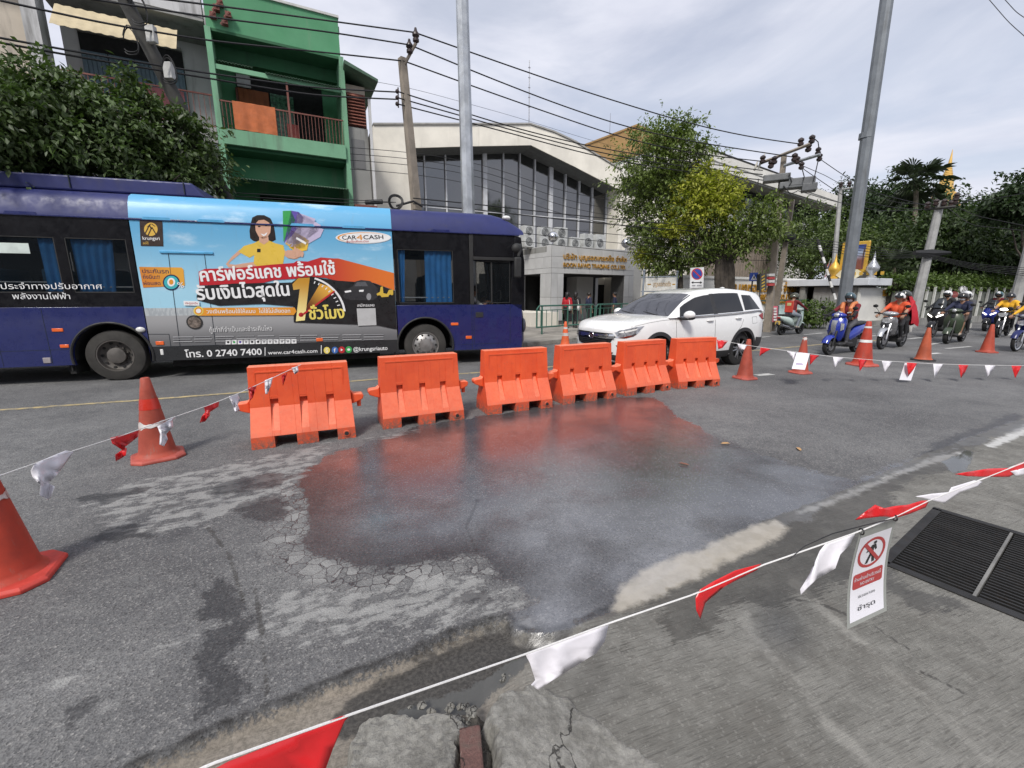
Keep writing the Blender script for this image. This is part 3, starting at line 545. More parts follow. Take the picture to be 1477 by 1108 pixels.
mb = MB(); mb.box(((XR+2.2)/2, -.012, 2.905), (2.2-XR, .03, .03)); mb.obj('rain_gutter', M_BLUE, bus, bev=.006)
for i, x in enumerate((-8.3, -6.6, -4.7, -3.85, -2.3, -1.35, .4)):
    mb = MB(); mb.prism([(-.22, 0), (.22, 0), (.19, .045), (-.19, .045)], -.03, .02); o = mb.obj('gutter_clip', M_BLUE if x < TR or x > TF else pm('wrap_blue_clip', (.10, .36, .60), .3), bus); o.location = (x, 0, 2.905)
# battery housing on the roof
mb = MB(); mb.prism([(-9.3, 3.38), (-3.98, 3.38), (-4.18, 3.63), (-9.3, 3.63)], .28, 2.2); mb.obj('roof_battery_box', M_BLR, bus, smooth=0, bev=.03)
mb = MB(); mb.box((-4.3, .27, 3.52), (.015, .02, .2)); mb.box((-6.0, .27, 3.52), (.015, .02, .2)); mb.obj('box_seam', M_SEAM, bus, smooth=0)
# window bands (black panel with window holes), glass, curtains
def holed(x0, x1, z0, z1, holes, y0=-.001, y1=.045):
    P = [(x0, z0, x1, holes[0][1]), (x0, holes[0][3], x1, z1)] ; xs = x0
    q = []
    for h in holes: q.append((xs, h[0])); xs = h[2]
    q.append((xs, x1)); zb, zt = holes[0][1], holes[0][3]
    return [[(a, b), (c, b), (c, d), (a, d)] for a, b, c, d in P]+[[(a, zb), (b, zb), (b, zt), (a, zt)] for a, b in q]
def window(name, x0, z0, x1, z1, gl=M_GLS):
    f = panel(name, [[(x0, z0), (x1, z0), (x1, z1), (x0, z1)]], .012, .018, gl, bev=0)
    mb = MB()
    for a, b in (((x0, z0), (x1, z0+.018)), ((x0, z1-.018), (x1, z1)), ((x0, z0), (x0+.016, z1)), ((x1-.016, z0), (x1, z1))): mb.b2((a[0], .004, a[1]), (b[0], .03, b[1]))
    mb.obj('frame', M_RUB, f, smooth=0); return f
def curtain(x0, x1, z0, z1, gather=0.0, y=.07):
    mb = MB(); n = int(max(8, (x1-x0)*46)); rows = []
    for i in range(n+1):
        u = i/n; row = []
        for j, v in enumerate((0, .25, .5, .75, 1)):
            xx = x0+(x1-x0)*(u*(1-gather*.45*sin(pi*v*.5)*0-gather*v*.35)); row.append((xx, y+.02*sin(u*n*1.15+sin(v*3))*(.6+.4*v), z1+(z0-z1)*v))
        rows.append(row)
    mb.add([p for r in rows for p in r], [(i*5+j, i*5+j+1, i*5+j+6, i*5+j+5) for i in range(n) for j in range(4)])
    return mb.obj('curtain', M_CUR, bus, smooth=80, fix=False)
hr = [(-8.7, 1.62, -7.75, 2.56), (-7.55, 1.62, -6.24, 2.56), (-6.10, 1.62, -5.22, 2.56)]
panel('rear_window_band', holed(XR, TR-.02, 1.375, 2.89, hr), -.001, .045, M_BLK, bev=0)
for h in hr: window('window', *h)
hf = [(-.53, 1.40, .66, 2.53)]
panel('front_window_band', holed(TF+.02, 1.02, 1.365, 2.89, hf), -.001, .045, M_BLK, bev=0)
window('window', *hf[0], gl=glass('bus_front_glass', (.02, .025, .03), .86, .02))
curtain(-6.50, -6.26, 1.64, 2.54, .0); curtain(-6.05, -5.45, 1.64, 2.54, .35); curtain(.05, .63, 1.42, 2.52, .0); curtain(-.50, -.36, 1.42, 2.52, 1.2)
for x0, x1, z in ((-7.5, -6.5, 1.80), (-6.05, -5.25, 1.72), (-.5, .6, 1.52)):
    mb = MB(); mb.cyl((x0, .09, z), (x1, .09, z), .013, n=8); mb.obj('window_rail', pm('pale_hand_rail', (.5, .55, .58), .4), bus)
# driver's bay
panel('driver_pillar', [[(1.03, 1.365), (1.12, 1.365), (1.12, 2.89), (1.03, 2.89)]], -.008, .05, M_RUB)
panel('upper_front_panel', [[(1.13, 2.42), (2.05, 2.42), (2.09, 2.89), (1.13, 2.89)]], -.002, .04, M_BLK)
panel('destination_visor', [[(1.11, 2.34), (2.10, 2.34), (2.10, 2.41), (1.11, 2.41)]], -.05, .04, M_RUB)
window('driver_window', 1.17, 1.39, 1.98, 2.32, gl=M_GLC)
panel('window_mullion', [[(1.52, 1.40), (1.555, 1.40), (1.555, 2.31), (1.52, 2.31)]], .0, .03, M_RUB)
panel('front_corner_panel', [[(2.0, 1.365), (2.33, 1.20), (2.33, 2.30), (2.24, 2.86), (2.10, 2.89), (2.04, 2.33)]], .0, .05, M_BLK)
# front of the bus, curved in plan
def front_ring(z, x, rr=.30):
    pts = [(2.05, .03)]
    for a in np.linspace(0, pi/2, 6): pts.append((x-rr+rr*sin(a), .03+rr*(1-cos(a))))
    pts += [(x+.05, YW/2)]+[(px, YW-py) for px, py in reversed(pts)]
    return [(px, py, z) for px, py in pts]
mb = MB(); mb.loft([front_ring(.32, 2.36), front_ring(.5, 2.42), front_ring(1.0, 2.41), front_ring(1.19, 2.38)], closed=False); mb.obj('front_bumper', M_BLUE, bus, smooth=50)
mb = MB(); mb.loft([front_ring(1.2, 2.372), front_ring(1.9, 2.33), front_ring(2.5, 2.27), front_ring(2.93, 2.19)], closed=False); mb.obj('windscreen', M_BLK, bus, smooth=50)
mb = MB(); mb.sph((2.36, .16, .86), (.06, .10, .17), 10, 8); mb.obj('headlight', pm('bus_lamp_lens', (.06, .065, .08), .08, bump=0), bus)
mb = MB(); mb.sph((1.95, .2, 3.30), (.10, .07, .05), 10, 8); mb.obj('marker_lamp', pm('white_lens', (.7, .7, .68), .2), bus)
# mirror on its arm
mb = MB(); mb.tube([(2.1, -.02, 2.62), (2.16, -.16, 2.66), (2.14, -.22, 2.55), (2.10, -.23, 2.42)], [.035, .05, .045, .03], 8); ma_ = mb.obj('mirror_arm', M_RUB, bus)
mb = MB(); mb.box((2.08, -.24, 2.18), (.17, .10, .46)); mb.obj('mirror', M_RUB, ma_, bev=.04, seg=3); mb = MB(); mb.sph((2.07, -.2, 2.60), (.12, .09, .11), 10, 8); mb.obj('mirror_knuckle', M_RUB, ma_)
# service door lines, handle, lamps, flap details
def seam(pts, w=.008, y=-.004):
    mb = MB()
    for (a, b), (c, d) in zip(pts, pts[1:]):
        L_ = hypot(c-a, d-b); R = MX.Translation(((a+c)/2, y, (b+d)/2)) @ MX.Rotation(-math.atan2(d-b, c-a), 4, 'Y'); mb.box((0, 0, 0), (L_, .006, w), M=R)
    return mb.obj('panel_seam', M_SEAM, bus, smooth=0)
seam([(1.11, .46), (1.11, 1.36)], y=0); seam([(1.98, .46), (1.98, 1.34)], y=0); seam([(1.11, .46), (1.98, .46)], y=0); seam([(1.06, .34), (1.06, 1.36)], y=0)
for a, b in (((243, 366), (260, 500)), ((295, 366), (311, 497))): seam([bx(*a), bx(*b)], y=-.0085)
seam([(TR+.02, .62), (-4.0, .62)], .006, -.0085); seam([bx(214, 482), bx(244, 482), bx(247, 502)], .006, -.0085)
mb = MB(); a, b = bx(231, 364.5), bx(308, 366); mb.b2((a[0], -.03, 2.33), (b[0], .0, 2.375)); mb.obj('door_drip_rail', pm('wrap_blue_clip', (.10, .36, .60), .3), bus, bev=.008)
for x in (-8.2, -7.3, -6.62): seam([(x, .36), (x, 1.35)], .006, 0)
seam([(-9, .62), (-6.35, .62)], .006, 0); seam([(.72, .46), (1.1, .46)], .006, 0)
mb = MB(); mb.b2((1.15, -.008, 1.07), (1.33, .0, 1.19)); h = mb.obj('door_handle', M_RUB, bus, bev=.01)
def lamp(name, x, z, w, hh, mat=M_ORL, y=-.012):
    mb = MB(); mb.b2((x-w/2, y, z-hh/2), (x+w/2, .01, z+hh/2)); return mb.obj(name, mat, bus, bev=.008)
lamp('marker_light', .66, .93, .17, .06); lamp('marker_light', .98, .62, .14, .07); lamp('marker_light', -6.45, .97, .16, .06); lamp('marker_light', -6.40, .68, .13, .06); lamp('marker_light', bx(231, 495)[0], bx(231, 495)[1], .13, .07, y=-.02); lamp('marker_light', bx(461, 490)[0], bx(461, 490)[1], .13, .07, y=-.02)
mb = MB(); mb.sph((bx(203, 475.5)[0], -.012, bx(203, 475.5)[1]), (.075, .03, .05), 12, 8); mb.obj('charge_flap_lamp', pm('white_lens', (.7, .7, .68), .2), bus)
c = bx(281, 465); mb = MB(); mb.tube([(c[0], -.014, c[1]), (c[0], .0, c[1])], .135, 20); pr = mb.obj('filler_port_ring', M_RUB, bus); mb = MB(); mb.tube([(c[0], -.018, c[1]), (c[0], -.012, c[1])], .108, 20); mb.obj('filler_port', pm('filler_port_glass', (.16, .13, .11), .25, var=.5, sc=14), pr)
lamp('step_slot', bx(234, 508)[0], bx(234, 508)[1], .05, .11, pm('white_lens', (.7, .7, .68), .2), -.02); lamp('info_plate', bx(68, 520)[0], bx(68, 520)[1], .11, .10, pm('grey_info_plate', (.3, .27, .28), .5))
# window sticker, small labels
lamp('window_sticker', bx(19, 358)[0], bx(19, 358)[1], .42, .17, pm('pale_sticker', (.55, .62, .58), .5), .004)
# lower hull, far side, floor, back, inside
mb = MB(); mb.b2((XR, .62, .40), (2.1, YW-.06, .55)); mb.b2((-6.45, .10, .16), (-6.36, .5, .42)); mb.b2((-4.9, .25, .20), (-1.0, 1.2, .42)); mb.obj('underframe', M_UND, bus, smooth=0)
mb = MB(); mb.b2((XR, YW-.05, .33), (2.1, YW, 1.4)); mb.b2((XR, YW-.05, 2.5), (2.2, YW, 2.92)); mb.b2((XR-.05, 0.02, .33), (XR, YW-.02, 3.2))
for x in (-8.9, -7.6, -6.2, -4.8, -3.4, -2.0, -.6, .8, 2.1): mb.b2((x-.05, YW-.05, 1.4), (x+.05, YW, 2.5))
mb.obj('far_side', M_BLUE, bus, smooth=0)
mb = MB(); mb.b2((XR, YW-.03, 1.4), (2.1, YW-.024, 2.5)); mb.obj('far_glass', M_GLS, bus, smooth=0)
mb = MB(); mb.b2((XR, .80, .85), (2.0, YW-.06, .9)); mb.b2((-5.0, .06, .85), (-.75, .8, .9)); mb.b2((XR, .06, .85), (-6.4, .8, .9)); mb.b2((.75, .06, .85), (2.0, .8, .9)); mb.b2((XR, .06, 2.86), (2.1, YW-.06, 2.9)); mb.obj('cabin_lining', M_GRY, bus, smooth=0)
mb = MB(); mb.b2((1.02, .08, .9), (1.05, 1.1, 2.3)); mb.obj('driver_partition', M_GLS, bus, smooth=0)
M_SEAT = pm('bus_seat_cloth', (.03, .09, .16), .85)
for x in (-7.9, -7.0, -6.3, -5.4, -.5, .35):
    for y in (.12, 1.55):
        mb = MB(); mb.box((x, y+.42, 1.30), (.45, .84, .12)); st_ = mb.obj('seat', M_SEAT, bus, bev=.03); mb = MB(); mb.box((x-.24, y+.42, 1.68), (.10, .84, .7), tx=.7); mb.obj('backrest', M_SEAT, st_, bev=.03)
mb = MB()
for q in range(13):
    a = 2*pi*q/12; mb.v.append((0, 0, 0))
mb = MB(); mb.tube([(1.85+.06*sin(a)*.3, .55+.21*cos(a), 1.52+.21*sin(a)*.8) for a in np.linspace(0, 2*pi, 19)], .017, 6); mb.obj('steering_wheel', M_RUB, bus)
# wheels
def bus_wheel(x, y, dusty):
    mb = MB(); R = MX.Translation((x, y, .47)) @ MX.Rotation(pi/2, 4, 'X')
    mb.lathe([(.29, .0), (.30, .02), (.40, .012), (.455, -.005), (.472, -.04), (.472, -.22), (.45, -.27), (.3, -.28)], 40, R); w = mb.obj('wheel', M_TYR, bus, smooth=40)
    mb = MB(); mb.lathe([(.30, .004), (.292, .018), (.275, .015), (.262, -.06 if dusty else -.01), (.20, -.10 if dusty else .03), (.15, -.10 if dusty else .05), (.145, -.02 if dusty else .07), (.06, 0 if dusty else .085), (.001, 0 if dusty else .085)], 36, R)
    rm = pm('dusty_dark_rim', (.10, .092, .085), .6, .4, var=.3, dirt=.4) if dusty else M_RIM
    mb.obj('rim', rm, w, smooth=40)
    mb = MB()
    for q in range(10):
        a = 2*pi*q/10; r = .235 if dusty else .225; p = R @ V((r*cos(a), r*sin(a), -.075 if dusty else .012)); mb.cyl(p, p+V((0, -.014, 0)), .026, n=8)
    mb.obj('hand_hole', M_UND, w, smooth=0)['kind'] = 'stuff'; mb = MB()
    for q in range(10):
        a = 2*pi*(q+.5)/10; r = .165; p = R @ V((r*cos(a), r*sin(a), -.1 if dusty else .04)); mb.cyl(p, p+V((0, -.03, 0)), .016, n=6)
    mb.obj('wheel_nut', rm, w, smooth=0)['kind'] = 'stuff'
bus_wheel(-5.71, .06, True); bus_wheel(0, .06, False)
for xc in (-5.71, 0):
    mb = MB(); mb.tube([(xc-.615*cos(a), -.012, .47+.615*sin(a)) for a in np.linspace(-.2, pi+.2, 25)], .022, 6); mb.obj('arch_trim', M_RUB, bus)
    mb = MB(); a = np.linspace(-.1, pi+.1, 17); mb.loft([[(xc-.6*cos(q), y, .47+.6*sin(q)) for q in a] for y in (.05, .75)], closed=False); mb.b2((xc-.6, .72, .3), (xc+.6, .76, 1.1)); mb.obj('wheel_well', M_UND, bus, smooth=50)
    mb = MB(); mb.b2((xc-.68, .04, .22), (xc-.665, .36, .5)); mb.obj('mud_flap', M_RUB, bus, smooth=0)
# ---- printed advert: flat film pieces a few millimetres proud, each where it is printed ----
def pr_mat(name, col, ro=.32): return pm('print_'+name, col, ro, var=.04, bump=0, dirt=.12, dcol=(.1, .1, .1))
def film(name, px, lay, mat, par=bus, raw=False):
    p = px if raw else [bx(*q) for q in px]; mb = MB(); mb.flat(p, -.0075-.0012*lay); return mb.obj(name, mat, par, smooth=0, fix=False)
def blend_mat(name, a, b, p0, p1):
    t = NT(name); c = t.obj(False); s = t.n('ShaderNodeSeparateXYZ'); t.put(s.inputs[0], c); dx, dz = p1[0]-p0[0], p1[1]-p0[1]; L2 = dx*dx+dz*dz
    u = t.ma('ADD', t.ma('MULTIPLY', t.ma('SUBTRACT', s.outputs[0], p0[0]), dx/L2), t.ma('MULTIPLY', t.ma('SUBTRACT', s.outputs[2], p0[1]), dz/L2))
    return t.out(t.mc(t.mr(u, 0, 1), a, b), .32)
def oval(cx, cy, rx, ry, n=28): return [(cx+rx*cos(2*pi*q/n), cy+ry*sin(2*pi*q/n)) for q in range(n)]
def line_of(name, body, mat, a, b, hpx, lay, par=bus, bold=.008):
    p, q = bx(*a), bx(*b); u = bx((a[0]+b[0])/2, (a[1]+b[1])/2-hpx); v = bx((a[0]+b[0])/2, (a[1]+b[1])/2)
    return writing(name, body, mat, par, (p[0], -.0075-.0012*lay, p[1]), sx=hypot(q[0]-p[0], q[1]-p[1]), h=(u[1]-v[1])/.72, rot=math.atan2(q[1]-p[1], q[0]-p[0]), bold=bold)
W_ = pr_mat('white', (.78, .78, .78)); K_ = pr_mat('black', (.015, .015, .016)); RD = pr_mat('red', (.46, .025, .03)); OR = pr_mat('orange', (.70, .28, .03)); YE = pr_mat('yellow', (.74, .60, .13)); GO = pr_mat('gold', (.66, .42, .08)); SKN = pr_mat('skin', (.62, .36, .25)); HAIR = pr_mat('hair', (.02, .014, .012)); GRN = pr_mat('green', (.05, .35, .09)); PUR = pr_mat('purple', (.12, .08, .36)); LIL = pr_mat('lilac', (.52, .46, .62)); TEAL = pr_mat('teal', (.06, .42, .46)); NAVY = pr_mat('navy', (.01, .02, .08)); GRYP = pr_mat('grey', (.28, .28, .29))
# woman in a yellow polo shirt holding a fan of cards
film('printed_hair', [(362, 322), (364, 314), (371, 310.5), (381, 310.5), (390, 315), (395, 325), (397, 337), (398, 346), (392, 349), (386, 350), (366, 348), (361, 344), (360, 333)], 1, HAIR)
film('printed_arm', [(352, 362), (343, 369), (332, 378), (330, 381), (340, 382), (352, 380), (366, 378), (380, 383), (382, 386), (350, 387), (330, 386), (326, 381), (334, 371), (346, 360)], 1, SKN)
film('printed_arm', [(405, 355), (412, 362), (420, 366), (428, 364), (434, 370), (428, 374), (416, 373), (406, 366)], 1, SKN)
film('printed_shirt', [(344, 363), (352, 355), (366, 351), (374, 347), (388, 347), (397, 351), (409, 354), (411, 364), (408, 384), (408, 388), (375, 388), (366, 380), (367, 368), (360, 372), (349, 366)], 2, pr_mat('polo_yellow', (.70, .48, .07)))
film('printed_neck', [(374, 342), (387, 341), (388, 348), (381, 353), (374, 349)], 3, SKN)
film('printed_face', [(368, 321), (372, 316), (380, 315), (387, 318), (391, 326), (390, 336), (385, 343), (379, 345), (373, 341), (369, 333)], 3, SKN)
film('printed_fringe', [(366, 326), (367, 315), (374, 311.5), (384, 312), (391, 319), (393, 330), (388, 321), (381, 317), (373, 318)], 4, HAIR)
film('printed_mouth', [(376, 337), (381, 338.5), (386, 335), (384, 339.5), (380, 341)], 4, W_)
for a in ((374, 327), (384, 325.5)): film('printed_eye', oval(a[0], a[1], 2.0, 1.0, 10), 4, HAIR)
film('printed_badge', [(371, 359), (376, 359), (376, 364), (371, 364)], 4, K_)
for px, mt in (([(409, 349), (408, 304.5), (420, 304), (426, 318), (416, 340)], GRN), ([(410, 350), (420, 304), (431, 306), (440, 316), (420, 342)], PUR), ([(411, 351), (430, 307), (455, 316), (450, 330), (425, 350)], LIL), ([(414, 353), (438, 311), (463, 325), (459, 334), (432, 352)], LIL), ([(418, 356), (450, 325), (467, 331), (462, 342), (436, 357)], LIL), ([(412, 352), (420, 332), (442, 344), (440, 358), (424, 360)], pr_mat('card_yellow', (.74, .46, .05))), ([(417, 357), (425, 336), (446, 347), (443, 361), (428, 364)], pr_mat('card_yellow2', (.80, .52, .06)))): film('printed_card', px, 5, mt)
film('printed_card_line', [(428, 342), (442, 350), (441, 353), (427, 345)], 6, W_)
film('printed_hand', [(414, 361), (424, 361), (432, 366), (431, 371), (424, 374), (416, 372), (412, 368)], 6, SKN)
for i in range(4): x = 423+i*3.6; film('printed_finger', [(x, 366+i*.8), (x+1.6, 356+i*1.9), (x+4.2, 357+i*2.2), (x+4.6, 361+i*1.8), (x+3.2, 370+i*.4), (x+1, 371)], 7, SKN)
# red to orange banner, black banner, speed dial
film('red_banner', [(287, 392), (296, 388), (340, 387), (390, 382), (424, 379.5), (428, 376.5), (444, 377.5), (463, 371.5), (481, 373), (488, 373), (568, 394), (569, 419), (539, 408), (488, 406), (470, 401), (449, 399), (429, 402), (396, 404), (380, 408), (288, 412)], 8, blend_mat('print_red_to_orange', (.47, .02, .03), (.68, .17, .03), bx(440, 400), bx(565, 405)))
film('black_banner', [(284, 428), (288, 413), (340, 409), (390, 408.5), (421, 407.5), (430, 401), (449, 399), (467, 402), (488, 405), (539, 408.5), (569.5, 420), (572, 475), (542, 469), (424, 465), (423, 442), (380, 438.5), (316, 441), (285, 433)], 9, K_)
film('dial_glow', [(462, 409), (474, 413), (483, 420), (445, 447), (441, 444)], 10, blend_mat('print_dial_glow', (.10, .02, .01), (.72, .38, .06), bx(440, 446), bx(476, 414)))
film('numeral', [(422, 410), (430, 401.5), (447, 400.5), (440, 462), (427, 463.5), (432.5, 417), (423.5, 418.5)], 11, blend_mat('print_gold_numeral', (.50, .25, .03), (.85, .72, .30), bx(436, 402), bx(434, 462)))
film('dial_needle', [(433, 455), (482, 419), (483.5, 421), (435, 457)], 12, RD)
film('dial_hub', oval(434.5, 454, 3.6, 3.2), 12, RD)
arc = [(434+62*cos(a), 456-56*sin(a)) for a in np.linspace(.12, 1.25, 18)]; arc2 = [(434+65*cos(a), 456-58.5*sin(a)) for a in np.linspace(1.25, .12, 18)]
film('dial_arc', arc+arc2, 11, W_)
for a in np.linspace(.18, 1.2, 10): film('dial_tick', [(434+55*cos(a), 456-50*sin(a)), (434+59*cos(a), 456-53.5*sin(a)), (434+59*cos(a+.025), 456-53.5*sin(a+.025)), (434+55*cos(a+.025), 456-50*sin(a+.025))], 11, W_)
# parked car and scooter in the print
film('printed_car', [(495, 427), (499, 418), (509, 413), (513, 406), (521, 404), (534, 405.5), (541, 412), (545, 417), (545, 428), (538, 433), (505, 433), (496, 430)], 11, pr_mat('car_grey', (.035, .035, .038)))
film('printed_car_glass', [(511, 413), (515, 407), (527, 406.5), (531, 413)], 12, pr_mat('car_glass', (.10, .10, .11))); film('printed_car_lamp', [(497, 420), (506, 418.5), (507, 421), (498, 422.5)], 12, W_); film('printed_car_lamp', [(518, 418.5), (525, 418), (524, 421), (518, 421)], 12, W_)
film('printed_car_wheel', oval(532, 428, 3.4, 5), 12, GRYP)
film('printed_scooter', [(543, 424), (548, 421), (549, 414), (552, 413), (553, 423), (558, 424), (561, 418), (567, 418), (567, 425), (562, 428), (546, 429)], 12, pr_mat('scooter_yellow', (.62, .42, .06))); film('printed_scooter_wheel', oval(547, 429, 3, 3.2), 13, K_); film('printed_scooter_wheel', oval(563, 428, 2.6, 3), 13, K_)
line_of('headline', 'คาร์ฟอร์แคช พร้อมใช้', W_, (291, 406), (484, 395.5), 18, 13, bold=.026)
line_of('headline', 'รับเงินไวสุดใน', W_, (286, 432.5), (418, 426), 19, 13, bold=.026)
line_of('headline', 'ชั่วโมง', YE, (447, 460.5), (497, 458.5), 17, 13, bold=.026)
film('orange_pill', [(283, 448), (286, 444), (425, 443.5), (428, 449), (424, 454.5), (286, 455.5)], 13, OR)
film('pill_ring', oval(287, 448.5, 7.2, 6.6), 14, YE); film('pill_disc', oval(287, 448.5, 5.6, 5.2), 15, OR); film('pill_arrow', oval(287, 448.5, 3.6, 3.2), 16, W_)
line_of('pill_writing', 'วงเงินพร้อมใช้ให้แบบ', W_, (299, 452), (369, 451.5), 5.5, 15); line_of('pill_writing', 'ไม่ใช้ไม่เสียดอก', W_, (374, 451.5), (419, 451), 5.5, 15)
line_of('loan_notice', 'กู้เท่าที่จำเป็นและชำระคืนไหว', pr_mat('notice_white', (.62, .62, .62)), (303, 479), (393, 476.5), 6.5, 10)
for i in range(3):
    for j in range(11):                                       # fine print far below reading size
        x0 = 250+j*30.5; ln = random.uniform(23, 29); y0 = 485.5+i*3.4-(x0-250)*.012
        if x0+ln < 569: film('fine_print', [(x0, y0), (x0+ln, y0-.3), (x0+ln, y0+.75), (x0, y0+1.05)], 10, GRYP if (i+j) % 2 else pr_mat('fine_print', (.40, .40, .41)))
for i in range(12): x0 = 326+i*8.6; film('partner_logo', [(x0, 490.5-i*.12), (x0+7.2, 490.4-i*.12), (x0+7.2, 496.6-i*.12), (x0, 496.8-i*.12)], 10, W_); film('partner_mark', oval(x0+3.6, 493.6-i*.12, 1.9, 1.6, 8), 11, (K_, GRN, PUR, GRYP, K_, K_, GRYP, GRYP, GRYP, GRYP, GRYP, GRYP)[i])
film('black_footer', [(TR+.004, .35), (TF-.004, .35), (TF-.004, .615), (TR+.004, .615)], 1, pr_mat('footer_black', (.024, .025, .027)), raw=True)
line_of('phone_line', 'โทร. 0 2740 7400', W_, (268, 515.5), (378, 511.5), 9.5, 4, bold=.018); line_of('web_line', 'www.car4cash.com', W_, (387, 511.5), (458, 508.5), 5.5, 4); line_of('social_line', '@krungsriauto', W_, (510, 506.8), (559, 504.6), 6, 4)
for x, y in ((382, 507), (463, 504)): film('footer_bar', [(x, y-6), (x+1, y-6), (x+1, y+6), (x, y+6)], 4, W_)
for x, y, m_, g_ in ((471.5, 505.3, YE, 'G'), (483, 505, pr_mat('social_blue', (.05, .14, .42)), 'f'), (493, 504.6, RD, '▶'), (503, 504.2, GRN, '●')):
    film('social_icon', oval(x, y, 4.6, 4.9, 16), 4, m_); film('social_mark', [(x-1.4, y-2), (x+1.8, y), (x-1.4, y+2)] if g_ == '▶' else oval(x, y, 2.2, 1.8, 10), 5, W_) if g_ in '▶●' else line_of('social_mark', g_, W_, (x-1.4, y+3), (x+1.6, y+3), 6, 5)
film('bank_badge', [(201.5, 317.5), (234.5, 319), (236, 355.5), (203.5, 355)], 3, pr_mat('badge_brown', (.045, .03, .025)))
film('bank_disc', oval(218, 331, 9.8, 9.6), 4, GO)
for a, b in (((210, 337), (216, 325)), ((216, 325), (219, 331)), ((214, 340), (219.5, 328)), ((219.5, 328), (226, 339)), ((213, 328), (218, 323)), ((224, 327), (219, 323))): film('disc_stroke', [(a[0]-.9, a[1]), (b[0]-.9, b[1]), (b[0]+.9, b[1]), (a[0]+.9, a[1])], 5, pr_mat('badge_brown', (.045, .03, .025)))
line_of('bank_name', 'krungsri', W_, (206.5, 346), (231, 346.5), 5, 4); line_of('bank_name', 'ออโต้', GO, (207, 352.5), (215, 352.5), 3.4, 4)
film('offer_tab', [(201, 385), (262, 386), (265, 389), (267, 412), (207, 415)], 3, blend_mat('print_offer_tab', (.60, .20, .03), (.72, .36, .05), bx(205, 412), bx(262, 388)))
line_of('offer_line', 'ประกันรถ', NAVY, (206, 394), (244, 394.5), 6, 4); line_of('offer_line', 'ถึงมีนะ!!', NAVY, (207, 402), (231, 402.5), 5.5, 4); line_of('offer_line', 'ผ่อนสด', NAVY, (208, 411), (232, 411), 5, 4)
film('zero_ring', oval(247.5, 407.5, 12.2, 11.4), 5, NAVY); film('zero_ring', oval(247.5, 407.5, 10.4, 9.6), 6, TEAL); film('zero_ring', oval(247.5, 407, 5.6, 6.2), 7, W_); film('zero_ring', oval(247.5, 407, 3.2, 3.8), 8, OR); line_of('offer_percent', '%', W_, (257, 415), (266, 415), 8, 6)
film('door_label', [(265.5, 434), (288, 434.5), (288.5, 441), (266, 440.5)], 17, W_); line_of('label_line', 'ประตูฉุกเฉิน', RD, (268, 438.5), (286, 438.8), 2.8, 18)
film('logo_oval', oval(524, 343, 40, 8.7), 5, W_); film('logo_swoosh', oval(524, 343, 37.5, 7.6), 6, OR); film('logo_oval', oval(526, 343.4, 36.5, 7.3), 7, W_)
line_of('logo_name', 'CAR', K_, (494, 345.8), (514, 345.6), 6, 8, bold=.02); line_of('logo_name', '4', OR, (514.6, 346.5), (523.5, 346.4), 8, 8); line_of('logo_name', 'CASH', K_, (524.5, 345.4), (553, 345), 6, 8, bold=.02); line_of('logo_strap', 'สินเชื่อเพื่อคนมีรถ', RD, (500, 350), (532, 349.6), 2.8, 8)
line_of('sign_up_line', 'สมัครเลย', W_, (515.5, 442.5), (540, 442), 4, 14)
film('code_card', [(514.5, 445), (541.5, 444.5), (543, 469), (516.5, 470)], 14, pr_mat('code_card', (.46, .46, .46)))
def band_text(body, a, b, h):
    p, q = bx(*a), bx(*b); u = bx(a[0], a[1]-h); writing('body_writing', body, W_, bus, (p[0], -.006, p[1]), sx=q[0]-p[0], h=(u[1]-p[1])/.72, rot=math.atan2(q[1]-p[1], q[0]-p[0]))
band_text('รถโดยสารประจำทางปรับอากาศ', (-78, 417), (148, 417), 9); band_text('พลังงานไฟฟ้า', (19, 431.5), (102, 431.5), 8.5)
# ---------- barriers ----------
def barrier_mat():
    t = NT('sun_faded_orange_plastic'); v = t.obj(); n, n2, n3 = t.noise(v, 3, 6, .65), t.noise(v, 26, 5, .7), t.noise(v, 130, 3)
    g = t.n('ShaderNodeNewGeometry'); s = t.n('ShaderNodeSeparateXYZ'); t.put(s.inputs[0], g.outputs['Normal'])
    c = t.mc(t.mr(n, .3, .7), (.66, .060, .014), (.80, .095, .022)); oi = t.n('ShaderNodeObjectInfo').outputs['Random']; c = t.mc(t.ma('MULTIPLY', oi, .22), c, (.60, .13, .06)); du = t.ma('MULTIPLY', t.mr(s.outputs[2], .15, .75, .03, .64), t.mr(n2, .25, .7, .5, 1))  # upward faces paler: dust fade plus overhead sky light in the colour
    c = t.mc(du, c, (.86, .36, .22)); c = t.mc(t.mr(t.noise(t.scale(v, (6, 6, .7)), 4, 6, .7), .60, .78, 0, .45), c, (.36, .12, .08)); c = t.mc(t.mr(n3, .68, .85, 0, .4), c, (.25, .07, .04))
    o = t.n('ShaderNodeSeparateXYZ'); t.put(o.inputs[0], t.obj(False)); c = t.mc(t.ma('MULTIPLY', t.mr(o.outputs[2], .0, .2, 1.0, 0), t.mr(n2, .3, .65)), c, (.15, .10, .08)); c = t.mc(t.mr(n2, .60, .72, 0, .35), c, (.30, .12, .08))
    return t.out(c, t.mr(n2, .3, .7, .42, .62), 0.0, t.bump(t.ma('ADD', n2, n3), .12, .004))
M_BAR = barrier_mat(); M_HOLE = pm('dark_drain_hole', (.02, .02, .02), .7)
BW = 1.015
